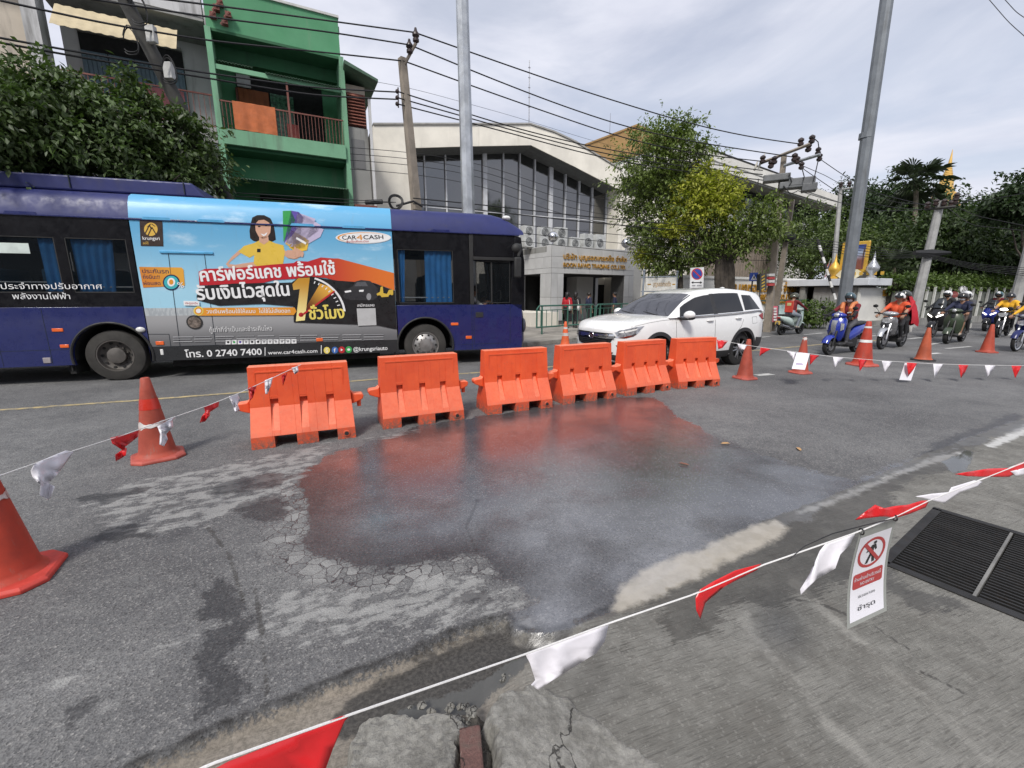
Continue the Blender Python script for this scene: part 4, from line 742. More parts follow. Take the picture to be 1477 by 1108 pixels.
def make_barrier(loc, rz, label):
    t = thing('road_barrier', label, 'barrier', loc, rz, 'orange plastic barriers in a row on the road')
    ch = [(.20, .275), (.475, .55), (.735, .81)]; gap = [(.215, .42), (.625, .815)]
    br = sorted({0, 1, *[q for p in ch+gap for q in p]}); mb = MB()
    for a, b in zip(br, br[1:]):
        mid = (a+b)/2; c = any(p[0] < mid < p[1] for p in ch); z0 = .125 if any(p[0] < mid < p[1] for p in gap) else 0
        f = [(0, z0), (0, .13)]+([(.022, .18), (.178, .44), (.18, .50), (.138, .50)] if c else [(.13, .42)])+[(.15, .85), (.31, .85), (.335, .42), (.46, .13), (.46, z0)]
        x0, x1 = (a-.5)*BW, (b-.5)*BW; i = .018 if a == 0 else 0; j = .018 if b == 1 else 0; n = len(f)
        tp = lambda z: 1-.0*z
        vs_ = [(x0+(.028*z/.85 if a == 0 else 0), y, z) for y, z in f]+[(x1-(.028*z/.85 if b == 1 else 0), y, z) for y, z in f]
        fs = [(k_, (k_+1) % n, (k_+1) % n+n, k_+n) for k_ in range(n)]+[tuple(range(n-1, -1, -1)), tuple(range(n, 2*n))]
        mb.add(vs_, fs)
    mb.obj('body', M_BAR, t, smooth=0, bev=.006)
    mb = MB()
    for a, b in (((-.43, .52), (.43, .535)), ((-.43, .785), (.43, .80)), ((-.43, .52), (-.415, .80)), ((.415, .52), (.43, .80))):
        y = .137; mb.add([(a[0], y+.015*(a[1]-.5), a[1]), (b[0], y+.015*(a[1]-.5), a[1]), (b[0], y+.012*(b[1]-.5), b[1]), (a[0], y+.012*(b[1]-.5), b[1]), (a[0], .17, a[1]), (b[0], .17, a[1]), (b[0], .17, b[1]), (a[0], .17, b[1])], [(0, 1, 2, 3), (0, 4, 5, 1), (1, 5, 6, 2), (2, 6, 7, 3), (3, 7, 4, 0)])
    mb.obj('panel_rim', M_BAR, t, smooth=0)
    def lug(x0, s):
        p = [(x0, .355), (x0+s*.05, .37), (x0+s*.12, .40), (x0+s*.135, .44), (x0+s*.12, .468), (x0+s*.03, .475), (x0, .50)]
        mb = MB(); mb.prism(p, .17, .30); return mb
    lug(-BW/2+.01, -1).obj('hinge_lug', M_BAR, t, smooth=0, bev=.012)
    lg = lug(BW/2-.01, 1).obj('hinge_lug', M_BAR, t, smooth=0, bev=.012); mb = MB(); mb.cyl((BW/2+.07, .235, .31), (BW/2+.07, .235, .40), .022, .026, 10); mb.obj('hinge_pin', M_BAR, lg)
    mb = MB(); mb.tube([(.405*BW+.0, -.012, .065), (.405*BW, .01, .065)], .034, 14); cp = mb.obj('drain_cap', M_BAR, t); mb = MB(); mb.tube([(.405*BW, -.015, .065), (.405*BW, -.005, .065)], .023, 12); mb.obj('drain_hole', M_HOLE, cp)
    return t
BL = [((363, 650), (514, 631), 'first orange barrier at the cone end, with bunting draped over it'), ((553, 620), (670, 605), 'second orange barrier from the bunting end, standing in front of the bus front wheel'),
      ((703, 599), (797, 588), 'third orange barrier from the bunting end, with a white mark at its top corner'), ((812, 584), (889, 574), 'fourth orange barrier of the row, standing before the white car bumper'),
      ((904, 572), (967, 563), 'fifth orange barrier of the row, brightest red orange, beside the white car front wheel'), ((978, 562), (1038, 557), 'last orange barrier of the row, a red pennant tied to its top corner')]
BROOT = []
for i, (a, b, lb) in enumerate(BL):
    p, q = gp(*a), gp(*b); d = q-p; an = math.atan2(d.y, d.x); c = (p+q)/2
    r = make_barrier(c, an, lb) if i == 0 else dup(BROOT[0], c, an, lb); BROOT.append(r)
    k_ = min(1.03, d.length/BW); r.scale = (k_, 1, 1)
# ---------- cones ----------
def cone_mat(nm, col, d=.45):
    t = NT(nm); v = t.obj(); n, n2 = t.noise(v, 5, 6, .65), t.noise(t.scale(v, (9, 9, 1.5)), 3, 7, .72)
    c = t.mc(t.mr(n, .3, .7), mul(col, .78), mul(col, 1.15)); c = t.mc(t.mr(n2, .62-.1*d, .74, 0, .75*min(1, d*1.6)), c, (.20, .16, .13)); c = t.mc(t.mr(t.noise(v, 60, 4, .7), .6, .8, 0, .5), c, mul(col, .45))
    return t.out(c, t.mr(n, .3, .7, .5, .75), 0.0, t.bump(t.noise(v, 30, 5, .6), .2, .006))
M_CN = [cone_mat('worn_red_cone_rubber', (.42, .045, .022)), cone_mat('dull_brick_cone_rubber', (.36, .062, .036), .6), cone_mat('bright_orange_cone', (.74, .13, .04), .15)]
M_BASE = cone_mat('faded_pink_cone_base', (.42, .085, .062), .55); M_TAPE = pm('torn_white_tape', (.58, .55, .53), .5, dirt=.5, dcol=(.35, .12, .08), dsc=9); M_TAPR = pm('red_reflective_tape', (.52, .035, .02), .3, dirt=.2, dcol=(.25, .05, .03))
def make_cone(label, base, h, rz, mat, bands=(), bmat=None, bw=.40):
    t = thing('traffic_cone', label, 'traffic cone', base, rz, 'traffic cones on the road'); s = h/.8; rb, rt = .150*s, .036*s
    R = lambda z: rb+(rt-rb)*(z-.055*s)/(h-.055*s)
    mb = MB(); mb.lathe([(rb+.035*s, .03*s), (rb+.022*s, .045*s), (rb+.004, .062*s)]+[(R(z), z) for z in np.linspace(.08*s, h-.01, 7)]+[(rt*.8, h), (rt*.55, h-.004), (rt*.5, h-.08)], 28); body = mb.obj('cone', mat, t, smooth=40)
    w = bw*s/2; c_ = w*.62; mb = MB(); oc = [(w, -c_), (w, c_), (c_, w), (-c_, w), (-w, c_), (-w, -c_), (-c_, -w), (c_, -w)]
    mb.loft([[(x, y, 0) for x, y in oc], [(x, y, .022*s) for x, y in oc], [(x*.93, y*.93, .036*s) for x, y in oc], [(x*.5, y*.5, .045*s) for x, y in oc]]); mb.obj('base', bmat or M_BASE, t, smooth=0, bev=.006)
    for z0, z1, m_ in bands:
        mb = MB(); z = np.linspace(z0*h, z1*h, 3); rg = [(R(q)+.0025, q) for q in z]; vs_ = []; N_ = 36
        for r, q in rg:
            for j in range(N_+1): a = 2*pi*j/N_; wob = (.012*s*sin(a*3+z0*9)+.008*sin(a*7.3)) if (m_ is M_TAPE and mat is not M_CN[2]) else 0; vs_.append((r*cos(a), r*sin(a), q+wob*(1 if q == z[-1] else -1)))
        mb.add(vs_, [(i*(N_+1)+j, i*(N_+1)+j+1, (i+1)*(N_+1)+j+1, (i+1)*(N_+1)+j) for i in range(2) for j in range(N_)]); mb.obj('band', m_, t, smooth=60)
    return t
make_cone('large scuffed red cone cut by the frame edge with grey scraped stripes', gp(10, 836), .80, .5, M_CN[0], [(.60, .66, M_TAPE)], cone_mat('bright_red_cone_base', (.52, .05, .035), .35), .44)
make_cone('worn red cone with torn pale tape standing under the bunting beside the first barrier', gp(229, 659), .81, .72, M_CN[1], [(.62, .75, M_TAPR), (.40, .46, M_TAPE)], None, .42)
make_cone('small clean orange cone with white bands behind the barriers before the green railing', gp(815, 499), .76, .2, M_CN[2], [(.42, .54, M_TAPE), (.70, .78, M_TAPE)], M_CN[2], .36)
make_cone('plain dull red cone just past the last barrier by the car rear wheel', gp(1074, 546), .76, .35, M_CN[1])
make_cone('red cone with a paper notice leaning against it', gp(1154, 538), .74, .3, M_CN[1], [(.93, .99, M_TAPE)])
make_cone('tall red cone with two white bands in front of the blue scooter', gp(1243, 527), 1.0, .2, M_CN[0], [(.53, .59, MATS['white_lens']), (.85, .89, MATS['white_lens'])], None, .42)
make_cone('plain brownish orange cone in front of the silver motorcycle', gp(1331, 520), .80, .2, cone_mat('brown_orange_cone', (.42, .085, .035), .3), bmat=M_HOLE)
make_cone('plain dark orange cone in front of the yellow shirt rider', gp(1423, 508.5), .78, .2, cone_mat('dark_orange_cone', (.40, .06, .03), .3), bmat=cone_mat('dark_orange_cone_base', (.30, .05, .03), .4))
# ---------- bunting ----------
M_CORD = pm('white_nylon_cord', (.72, .71, .70), .6, var=.08, bump=.4, bsc=300); M_FR = pm('red_pennant_film', (.60, .022, .026), .28, var=.1, bump=.12, bsc=40, Subsurface_Weight=0); M_FW = pm('white_pennant_film', (.76, .74, .79), .35, var=.05, bump=.12, bsc=40)
def tpt(x, y, t): return V((0, 0, CAMH))+ray(x, y)*t
class Rope:
    def __init__(s, pts): s.p = pts; s.x = [q[0] for q in pts]; s.t = [q[2] for q in pts]; s.y = [q[1] for q in pts]
    def T(s, x): return 1/np.interp(x, s.x, [1/q for q in s.t])
    def Y(s, x): return np.interp(x, s.x, s.y)
    def P(s, x, y=None, dt=0.0): return tpt(x, s.Y(x) if y is None else y, s.T(x)+dt)
    def build(s, root, r):
        xs = np.linspace(s.x[0], s.x[-1], 90); mb = MB(); mb.tube([s.P(x) for x in xs], r, 6); return mb.obj('cord', M_CORD, root)
def pennant(root, rp, px, mat, fold=.012, wave=3.0, ph=0.0, dt=0.0, shine=0):
    """A limp pennant: the outline it hangs in, folded in depth along its length."""
    bm = bmesh.new(); vs_ = [bm.verts.new((x, y, 0)) for x, y in px]; bm.faces.new(vs_)
    bmesh.ops.triangulate(bm, faces=bm.faces); bmesh.ops.subdivide_edges(bm, edges=bm.edges, cuts=3, use_grid_fill=True); bmesh.ops.triangulate(bm, faces=bm.faces)
    x0, x1 = min(p[0] for p in px), max(p[0] for p in px); L = max(1, x1-x0)
    for v in bm.verts:
        x, y = v.co.x, v.co.y; d = y-rp.Y(x); hang = min(1, abs(d)/(L*.5)); u = (x-x0)/L
        dep = fold*hang*(sin(u*wave*2*pi+ph+d*.03)+.4*sin(u*wave*4.3*pi+ph*2+d*.07)); q = tpt(x, y, rp.T(x)+dt+dep); v.co = q
    me = bpy.data.meshes.new('pennant'); bm.to_mesh(me); bm.free(); me.materials.append(mat); me.polygons.foreach_set('use_smooth', [True]*len(me.polygons)); o = link('pennant', me, root)
    sd = o.modifiers.new('thickness', 'SOLIDIFY'); sd.thickness = .0008; return o
R1 = Rope([(150, 1180, .54), (300, 1104, .60), (505, 1031, .72), (757, 944, .98), (876, 900, 1.08), (1005, 856, 1.18), (1098, 816, 1.24), (1236, 768, 1.30), (1292, 745, 1.34), (1340, 722, 1.38), (1477, 667, 1.52), (1750, 566, 1.9)])
b1 = thing('bunting', 'red and white pennant bunting on white cord strung close above the concrete apron', 'bunting', R1.P(876)); b1.location = (0, 0, 0)
R1.build(b1, .0022)
for px, m_, f, w in (([(505, 1031), (497, 1040), (480, 1080), (462, 1130), (270, 1130), (330, 1098), (420, 1063), (492, 1033)], M_FR, .016, 2.6), ([(757, 943), (800, 929), (878, 900), (872, 925), (860, 942), (815, 970), (776, 995), (766, 988), (772, 981), (764, 956)], M_FW, .016, 2.6),
    ([(1098, 813), (1092, 822), (1060, 838), (1045, 846), (1020, 852), (1017, 870), (1010, 893), (1004, 880), (1003, 862), (1010, 850), (1030, 838), (1060, 823)], M_FR, .012, 2), ([(1233, 770), (1226, 785), (1212, 800), (1205, 820), (1178, 835), (1155, 858), (1154, 850), (1168, 828), (1180, 815), (1182, 795), (1190, 785)], M_FW, .014, 2),
    ([(1233, 750), (1248, 738), (1262, 728), (1275, 733), (1290, 730), (1310, 728), (1330, 722), (1340, 722), (1335, 732), (1310, 742), (1292, 747), (1270, 745)], M_FR, .02, 4), ([(1320, 716), (1345, 712), (1368, 710), (1372, 703), (1405, 693), (1417, 695), (1410, 702), (1385, 710), (1362, 726), (1345, 722)], M_FW, .012, 2),
    ([(1376, 684), (1400, 680), (1425, 676), (1455, 675), (1480, 665), (1480, 675), (1455, 688), (1420, 688), (1395, 687)], M_FR, .02, 4), ([(1457, 680), (1490, 672), (1500, 684), (1465, 686)], M_FW, .01, 1)): pennant(b1, R1, px, m_, f, w, random.random()*6)
R2 = Rope([(-60, 706, 1.9), (0, 686, 2.05), (75, 660, 2.3), (180, 627, 2.75), (238, 606, 3.1), (300, 585, 3.5), (340, 569, 3.75), (385, 549, 4.1), (434, 526, 4.42)])
b2 = thing('bunting', 'crumpled red and white pennant bunting tied from the frame edge to the first barrier', 'bunting')
R2.build(b2, .0026)
for px, m_ in (([(50.5, 668), (94, 650), (106.5, 651), (92, 662), (93, 671), (83, 684), (70, 697), (79, 702), (74, 716.6), (70, 721), (57, 715), (58.5, 700), (47, 688), (44, 679)], M_FW), ([(159, 632), (200, 621), (199, 630), (188, 639), (180, 645), (183, 647), (181.6, 657), (167, 666), (166, 656), (176, 649), (162, 640)], M_FR),
    ([(227, 615.5), (255.6, 599), (249, 606.5), (250, 615.5), (240, 626), (242, 634), (236.5, 644), (230, 641), (231, 626)], M_FW), ([(294, 586.6), (316, 579), (315, 586.6), (302.5, 594.6), (303, 599), (296, 608), (288, 610), (290.6, 601), (296, 594.6)], M_FR), ([(330, 572), (343, 568.6), (346.6, 577.6), (343, 583), (346, 592), (339, 595.7), (336, 585)], M_FW),
    ([(357, 559.6), (370, 556), (367.5, 565), (364.6, 574), (360, 578.7), (361, 568.6)], M_FR), ([(382, 548.7), (393.5, 544), (391.7, 554), (386, 568.6), (382.7, 568.6), (382, 557.8)], M_FW), ([(406, 541.5), (414.4, 538), (411.6, 547), (408, 556.7)], M_FR), ([(420.6, 530.7), (429.6, 528), (431, 536), (425, 540.4)], M_FW)): pennant(b2, R2, px, m_, .03, 2.5, random.random()*6)
R3 = Rope([(1036, 491, 7.48), (1060, 495, 7.5), (1090, 500, 7.55), (1150, 508, 7.65), (1200, 514.5, 7.7), (1280, 521, 7.8), (1340, 524.5, 7.9), (1400, 526.5, 8.0), (1477, 527.5, 8.1), (1560, 526, 8.3)])
b3 = thing('bunting', 'taut red and white pennant bunting running past the cones from the last barrier', 'bunting')
R3.build(b3, .004)
for px, m_ in (([(1034, 490), (1050, 492), (1042, 502), (1036, 504)], M_FR), ([(1064, 496), (1078, 498), (1073, 505), (1066, 503)], M_FW), ([(1097, 501), (1112, 503.5), (1104, 508), (1095.5, 514)], M_FR), ([(1135, 506.5), (1148, 508.5), (1143, 512), (1146, 521), (1141, 514)], M_FW), ([(1168.5, 511.5), (1182, 513), (1175, 519), (1168, 527)], M_FR),
    ([(1201.5, 514.5), (1217, 516), (1210, 523), (1203.5, 531)], M_FW), ([(1238, 518), (1251, 519), (1246, 527), (1240, 536)], M_FR), ([(1272, 520.5), (1287, 521.5), (1281, 530), (1276, 537)], M_FW), ([(1308, 523), (1323, 524), (1317, 534), (1310, 543)], M_FR), ([(1346, 525), (1360, 525.5), (1354, 535), (1348, 545)], M_FW), ([(1382.5, 526), (1397, 526.5), (1392, 537), (1386, 546)], M_FR), ([(1420.5, 526.5), (1436, 527), (1430, 536), (1424, 544)], M_FW), ([(1459, 527.5), (1474, 527.5), (1469, 537), (1464, 546)], M_FR), ([(1498, 527), (1512, 527), (1506, 540)], M_FW)): pennant(b3, R3, px, m_, .03, 1.2, random.random()*6)
# ---------- laminated no entry notice on the bunting ----------
nt = thing('notice_sheet', 'laminated white no entry notice hanging from the bunting above the drain', 'notice')
TLp, TRp, BRp, BLp = (1241, 766), (1293.5, 748), (1279, 881), (1222, 908)
def nmap(u, v, off=0.0):                      # u across, v down
    l = (TLp[0]+(BLp[0]-TLp[0])*v-9*sin(pi*v)*.8, TLp[1]+(BLp[1]-TLp[1])*v); r = (TRp[0]+(BRp[0]-TRp[0])*v-8*sin(pi*v)*.8, TRp[1]+(BRp[1]-TRp[1])*v)
    return tpt(l[0]+(r[0]-l[0])*u, l[1]+(r[1]-l[1])*u, 1.305+.10*u+.03*sin(pi*v)-.02*v-off)
def npatch(name, uv, mat, off, par=nt, quads=None):
    mb = MB(); mb.add([nmap(a, b, off) for a, b in uv], quads or [tuple(range(len(uv)))]); return mb.obj(name, mat, par, smooth=60, fix=False)
def ngrid(name, u0, v0, u1, v1, mat, off, nu=4, nv=14):
    g = [(u0+(u1-u0)*i/nu, v0+(v1-v0)*j/nv) for j in range(nv+1) for i in range(nu+1)]
    return npatch(name, g, mat, off, quads=[(j*(nu+1)+i, j*(nu+1)+i+1, (j+1)*(nu+1)+i+1, (j+1)*(nu+1)+i) for j in range(nv) for i in range(nu)])
ngrid('laminate', 0, 0, 1, 1, pm('laminate_film', (.30, .31, .29), .22, var=.1, bump=0), 0); ngrid('paper', .07, .085, .93, .955, pm('notice_paper', (.74, .73, .78), .35, var=.03, bump=0), .002)
M_NR = pm('notice_red', (.42, .05, .05), .35, var=.05, bump=0); M_NK = pm('notice_black', (.02, .02, .022), .4, bump=0)
C0 = (.5, .285); R0 = (.36, .155)
ring = [(C0[0]+R0[0]*k_*cos(a), C0[1]+R0[1]*k_*sin(a)) for a in np.linspace(0, 2*pi, 37) for k_ in (.82, 1)]
npatch('prohibition_ring', ring, M_NR, .0032, quads=[(2*i, 2*i+1, 2*i+3, 2*i+2) for i in range(36)])
npatch('prohibition_bar', [(.24, .185), (.30, .165), (.76, .385), (.70, .405)], M_NR, .0045)
for pl_ in ([(.52, .175), (.58, .172), (.60, .195), (.55, .205), (.50, .195)], [(.47, .21), (.58, .205), (.63, .26), (.60, .275), (.55, .24), (.55, .30), (.46, .30)], [(.47, .29), (.54, .29), (.48, .35), (.44, .395), (.37, .395), (.42, .34)], [(.50, .29), (.57, .29), (.59, .345), (.62, .39), (.55, .395), (.53, .35)], [(.47, .215), (.50, .225), (.42, .27), (.36, .28), (.36, .265), (.41, .25)]): npatch('walking_figure', pl_, M_NK, .004)
rr = [(.16, .475), (.84, .475), (.88, .487), (.88, .615), (.84, .63), (.16, .63), (.12, .615), (.12, .487)]; npatch('red_plate', rr, M_NR, .0035)
def nwrite(body, u0, u1, v, h, mat, off=.0075):
    me = text_mesh(body, sx=1, h=1)
    for p in me.vertices: p.co = nmap(u0+(u1-u0)*p.co.x, v-h*p.co.z/.72, off)
    me.materials.append(mat); return link('notice_writing', me, nt)
nwrite('ห้ามผ่านเข้าบริเวณนี้', .16, .84, .55, .035, pm('notice_paper', (1, 1, 1))); nwrite('NO ENTRY', .32, .68, .605, .03, MATS['notice_paper']); nwrite('ผิวจราจร', .30, .72, .735, .028, M_NK); nwrite('ชำรุด', .28, .72, .865, .05, M_NK)
for x, y in ((1243, 766), (1291, 747.5)):
    p = R1.P(x); mb = MB(); mb.tube([p+V((0, .009*cos(a), .009*sin(a)-.004)) for a in np.linspace(0, 2*pi, 13)], .0022, 5); tp_ = mb.obj('cable_tie', M_NK, nt)
mb = MB(); mb.tube([tpt(1290, 748, 1.33), tpt(1250, 757, 1.30), tpt(1200, 770, 1.27), tpt(1160, 788, 1.25), tpt(1136, 809, 1.24)], [.0016, .0016, .0016, .0014, .001], 5); mb.obj('cable_tie', M_NK, nt)
# paper notices on the cones
def paper(label, px, t0, t1, lean):
    n = thing('notice_sheet', label, 'notice'); f = lambda u, v, o=0.0: tpt(px[0][0]+(px[1][0]-px[0][0])*u+((px[3][0]-px[0][0]))*v, px[0][1]+(px[1][1]-px[0][1])*u+(px[3][1]-px[0][1])*v, t0+(t1-t0)*v-o+.02*sin(3*u))
    def P(name, uv, m_, o): mb = MB(); mb.add([f(a, b, o) for a, b in uv], [tuple(range(len(uv)))]); return mb.obj(name, m_, n, smooth=0, fix=False)
    P('paper', [(0, 0), (1, 0), (1, 1), (0, 1)], MATS['notice_paper'], 0); return n, P
n, P = paper('white paper notice with a faint round symbol leaning on a cone', [(1149, 508.5), (1168, 510), (1161, 533), (1142, 532)], 7.62, 7.45, 0)
gr = pm('faint_print', (.45, .38, .52), .5, bump=0); rg = [(.5+.28*k_*cos(a), .30+.2*k_*sin(a)) for a in np.linspace(0, 2*pi, 21) for k_ in (.8, 1)]
mb = MB(); P('symbol_bar', [(.34, .16), (.40, .14), (.66, .44), (.60, .46)], gr, .012); P('text_block', [(.2, .62), (.8, .62), (.8, .74), (.2, .74)], gr, .012)
for i in range(20): P('symbol_ring', [rg[2*i], rg[2*i+1], rg[2*i+3], rg[2*i+2]], gr, .012)
paper('blank white paper hanging from the bunting behind a red pennant', [(1305, 523.5), (1322, 524.5), (1315, 549), (1297, 548)], 7.92, 7.90, 0)
# ---------- white sport utility car ----------
CP = gp(1063, 526); ca = radians(63); cf = V((-sin(ca), -cos(ca), 0)); cl = V((-cf.y, cf.x, 0))
car = thing('parked_car', 'white sport utility car with dark tinted windows facing the bus behind the barriers', 'car', CP+cf*1.33-cl*.80, math.atan2(cf.y, cf.x))
M_PW = pm('pearl_white_paint', (.76, .76, .75), .2, var=.02, bump=0, dirt=.0, dcol=(.45, .43, .40), Coat_Weight=.7, Coat_Roughness=.05)
M_TG = pm('tinted_car_glass', (.006, .006, .007), .04, var=.05, bump=0, IOR=1.6); M_WS = pm('windscreen_glass', (.018, .018, .024), .04, var=.05, bump=0, IOR=2.1)
M_CLAD = pm('black_plastic_cladding', (.022, .022, .023), .55, var=.15); M_CHR = pm('car_chrome', (.75, .75, .76), .12, 1.0, var=.03, bump=0); M_LMP = pm('headlamp_glass', (.30, .31, .33), .06, .35, var=.5, sc=22, bump=0); M_TAIL = pm('tail_lamp_red', (.30, .010, .014), .12, var=.2, bump=0)
def sm(xs, tb, k=.05):
    px = np.array([q[0] for q in tb]); py = np.array([q[1] for q in tb]); o = np.argsort(px); px, py = px[o], py[o]
    w = np.array([.05, .25, .4, .25, .05]); return sum(wi*np.interp(xs+d, px, py) for wi, d in zip(w, (-2*k, -k, 0, k, 2*k)))
TW = [(2.31, .0), (2.305, .25), (2.28, .48), (2.22, .66), (2.12, .78), (1.95, .865), (1.6, .915), (1.0, .925), (-1.5, .928), (-1.9, .90), (-2.1, .85), (-2.22, .76), (-2.29, .60), (-2.31, .0)]
TT = [(2.31, .84), (2.2, .90), (2.05, .995), (1.6, 1.075), (1.2, 1.115), (.9, 1.12), (0, 1.13), (-1, 1.165), (-1.8, 1.21), (-2.1, 1.20), (-2.31, 1.10)]
TBm = [(2.31, .30), (2.1, .24), (1.6, .21), (-1.6, .21), (-2.0, .28), (-2.31, .42)]
XS = np.concatenate([np.linspace(2.31, 2.0, 14), np.linspace(1.95, -1.95, 50), np.linspace(-2.0, -2.31, 14)])
wv = lambda x: np.interp(np.asarray(x, float), *zip(*sorted(TW))); tv = lambda x: sm(np.asarray(x, float), TT); bv = lambda x: sm(np.asarray(x, float), TBm)
FY = [0, .80, .955, .985, 1.0, 1.0, .988, .965, .925, .80, .45, 0]
def csec(x):
    w, t_, b_ = float(wv(x)), float(tv(x)), float(bv(x)); crown = .03*float(sstep(np.array(x), .7, 1.2)); h = t_-b_
    z = [b_, b_, b_+.07, b_+.17, b_+.32*h, b_+.55*h, b_+.74*h, b_+.90*h, t_-.012, t_+crown*.5, t_+crown, t_+crown]
    return [(f*w, q) for f, q in zip(FY, z)]
def side_y(x, z):
    s = csec(x); zz = [q[1] for q in s[1:9]]; return float(np.interp(z, zz, [q[0] for q in s[1:9]]))
def front_x(y, z):
    lo, hi = 1.5, 2.31
    for _ in range(22):
        m = (lo+hi)/2
        if side_y(m, z) > y: lo = m
        else: hi = m
    return lo
mb = MB(); rings = []
for x in XS: s = csec(x); rings.append([(x, y, z) for y, z in s]+[(x, -y, z) for y, z in s[-2:0:-1]])
mb.loft(rings, cap=True); lower = mb.obj('body', M_PW, None, smooth=40)
cut = MB()
for ax in (1.33, -1.33):
    for sy in (1, -1): cut.cyl((ax, sy*.52, .37), (ax, sy*1.2, .37), .405, n=36)
cuto = cut.obj('cutter', M_PW, None, smooth=0); bo = lower.modifiers.new('b', 'BOOLEAN'); bo.operation = 'DIFFERENCE'; bo.object = cuto; bo.solver = 'EXACT'
bpy.context.view_layer.update(); dgr = bpy.context.evaluated_depsgraph_get(); nm_ = bpy.data.meshes.new_from_object(lower.evaluated_get(dgr))
bpy.data.objects.remove(lower); bpy.data.objects.remove(cuto); nm_.name = 'body'; nm_.polygons.foreach_set('use_smooth', [True]*len(nm_.polygons)); nm_.set_sharp_from_angle(angle=radians(38)); link('body', nm_, car)
# cabin
TR_ = [(1.06, 1.105), (.95, 1.17), (.55, 1.42), (.2, 1.575), (-.1, 1.635), (-.6, 1.672), (-1.1, 1.675), (-1.7, 1.635), (-2.0, 1.60), (-2.12, 1.565), (-2.17, 1.50), (-2.27, 1.18)]
rv = lambda x: sm(np.asarray(x, float), TR_, .035)
GF = [0, .42, .82, .93, .985, 1.0, 1.0]
def gsec(x):
    t_ = float(tv(x))-.02; r = float(rv(x)); h = max(.004, r-t_); q = min(1, h/.50); taper = 1-.10*float(sstep(np.array(-x), 1.5, 2.25))
    y0 = .905*float(np.interp(x, [-2.3, -2.1, -1.6, 1.1], [.86, .93, 1, 1])); top = (.84*(1-q)+.665*q)*taper
    ys = [y0, y0+(top-y0)*.40, y0+(top-y0)*.80, top, top*.93, top*.6, 0]
    return [(y, t_+f*h+(.012 if i > 4 else 0)*q) for i, (y, f) in enumerate(zip(ys, GF))]
GXS = list(np.linspace(1.06, -2.0, 50))+list(np.linspace(-2.04, -2.27, 10))
mb = MB(); mb.loft([[(x, y, z) for y, z in gsec(x)]+[(x, -y, z) for y, z in gsec(x)[-2::-1]] for x in GXS], closed=False); mb.obj('roof', M_PW, car, smooth=45)
def cab(x, f, off=.004):                  # point on the flank of the cabin at height fraction f
    s = gsec(x); t_, r = s[0][1], s[5][1]; z = np.interp(f, GF[:5], [q[1] for q in s[:5]]); y = np.interp(f, GF[:5], [q[0] for q in s[:5]]); return (x, float(y)+off, float(z)+off*.3)
def sidewin(name, x0, x1, f0, f1, sl0=0.0, sl1=0.0, s=1, mat=None):
    g = []; nu, nv = 14, 6
    for i in range(nu+1):
        for j in range(nv+1): v = f0+(f1-f0)*j/nv; u = i/nu; x = (x0+sl0*j/nv)*(1-u)+(x1+sl1*j/nv)*u; p = cab(x, v); g.append((p[0], p[1]*s, p[2]))
    mb = MB(); mb.add(g, [(i*(nv+1)+j, i*(nv+1)+j+1, (i+1)*(nv+1)+j+1, (i+1)*(nv+1)+j) for i in range(nu) for j in range(nv)]); return mb.obj(name, mat or M_TG, car, smooth=60)
for s in (1, -1):
    sidewin('side_window', .78, -.27, .07, .80, -.10, 0, s); sidewin('window_pillar', -.27, -.40, .05, .83, 0, 0, s, M_CLAD); sidewin('side_window', -.40, -1.27, .07, .82, 0, .03, s); sidewin('quarter_window', -1.33, -1.93, .10, .76, -.02, .26, s)
    mb = MB(); mb.tube([V(cab(x, .035, .006))*1 if s > 0 else V((cab(x, .035, .006)[0], -cab(x, .035, .006)[1], cab(x, .035, .006)[2])) for x in np.linspace(.86, -1.97, 24)], .010, 6); mb.obj('chrome_strip', M_CHR, car)
g = []; nu, nv = 12, 16
for i in range(nu+1):
    x = 1.03+(.24-1.03)*i/nu; s = gsec(x); ye = s[3][0]*.985
    for j in range(nv+1):
        y = ye*(1-2*j/nv); zz = np.interp(abs(y), [s[6][0], s[5][0], s[4][0], s[3][0]], [s[6][1], s[5][1], s[4][1], s[3][1]]); g.append((x+.004, y, float(zz)+.005))
mb = MB(); mb.add(g, [(i*(nv+1)+j, i*(nv+1)+j+1, (i+1)*(nv+1)+j+1, (i+1)*(nv+1)+j) for i in range(nu) for j in range(nv)]); mb.obj('windscreen', M_WS, car, smooth=60)
mb = MB(); mb.add([(1.05, y, 1.118) for y in np.linspace(-.80, .80, 9)]+[(.97, y, 1.155-.02*abs(y)) for y in np.linspace(-.80, .80, 9)], [(i, i+1, i+10, i+9) for i in range(8)]); mb.obj('scuttle', M_CLAD, car, smooth=60)
for y0 in (.55, -.15): mb = MB(); mb.tube([(1.03, y0, 1.135), (.98, y0-.25, 1.165), (.93, y0-.52, 1.19)], .010, 5); mb.obj('wiper', M_CLAD, car)
mb = MB(); g = [(x, y, z+.0) for x, z in ((-2.185, 1.50), (-2.285, 1.20)) for y in (-.60, .60)]; mb.add([(p[0]-.012, p[1], p[2]) for p in g], [(0, 1, 3, 2)]); mb.obj('rear_window', M_TG, car, smooth=0)
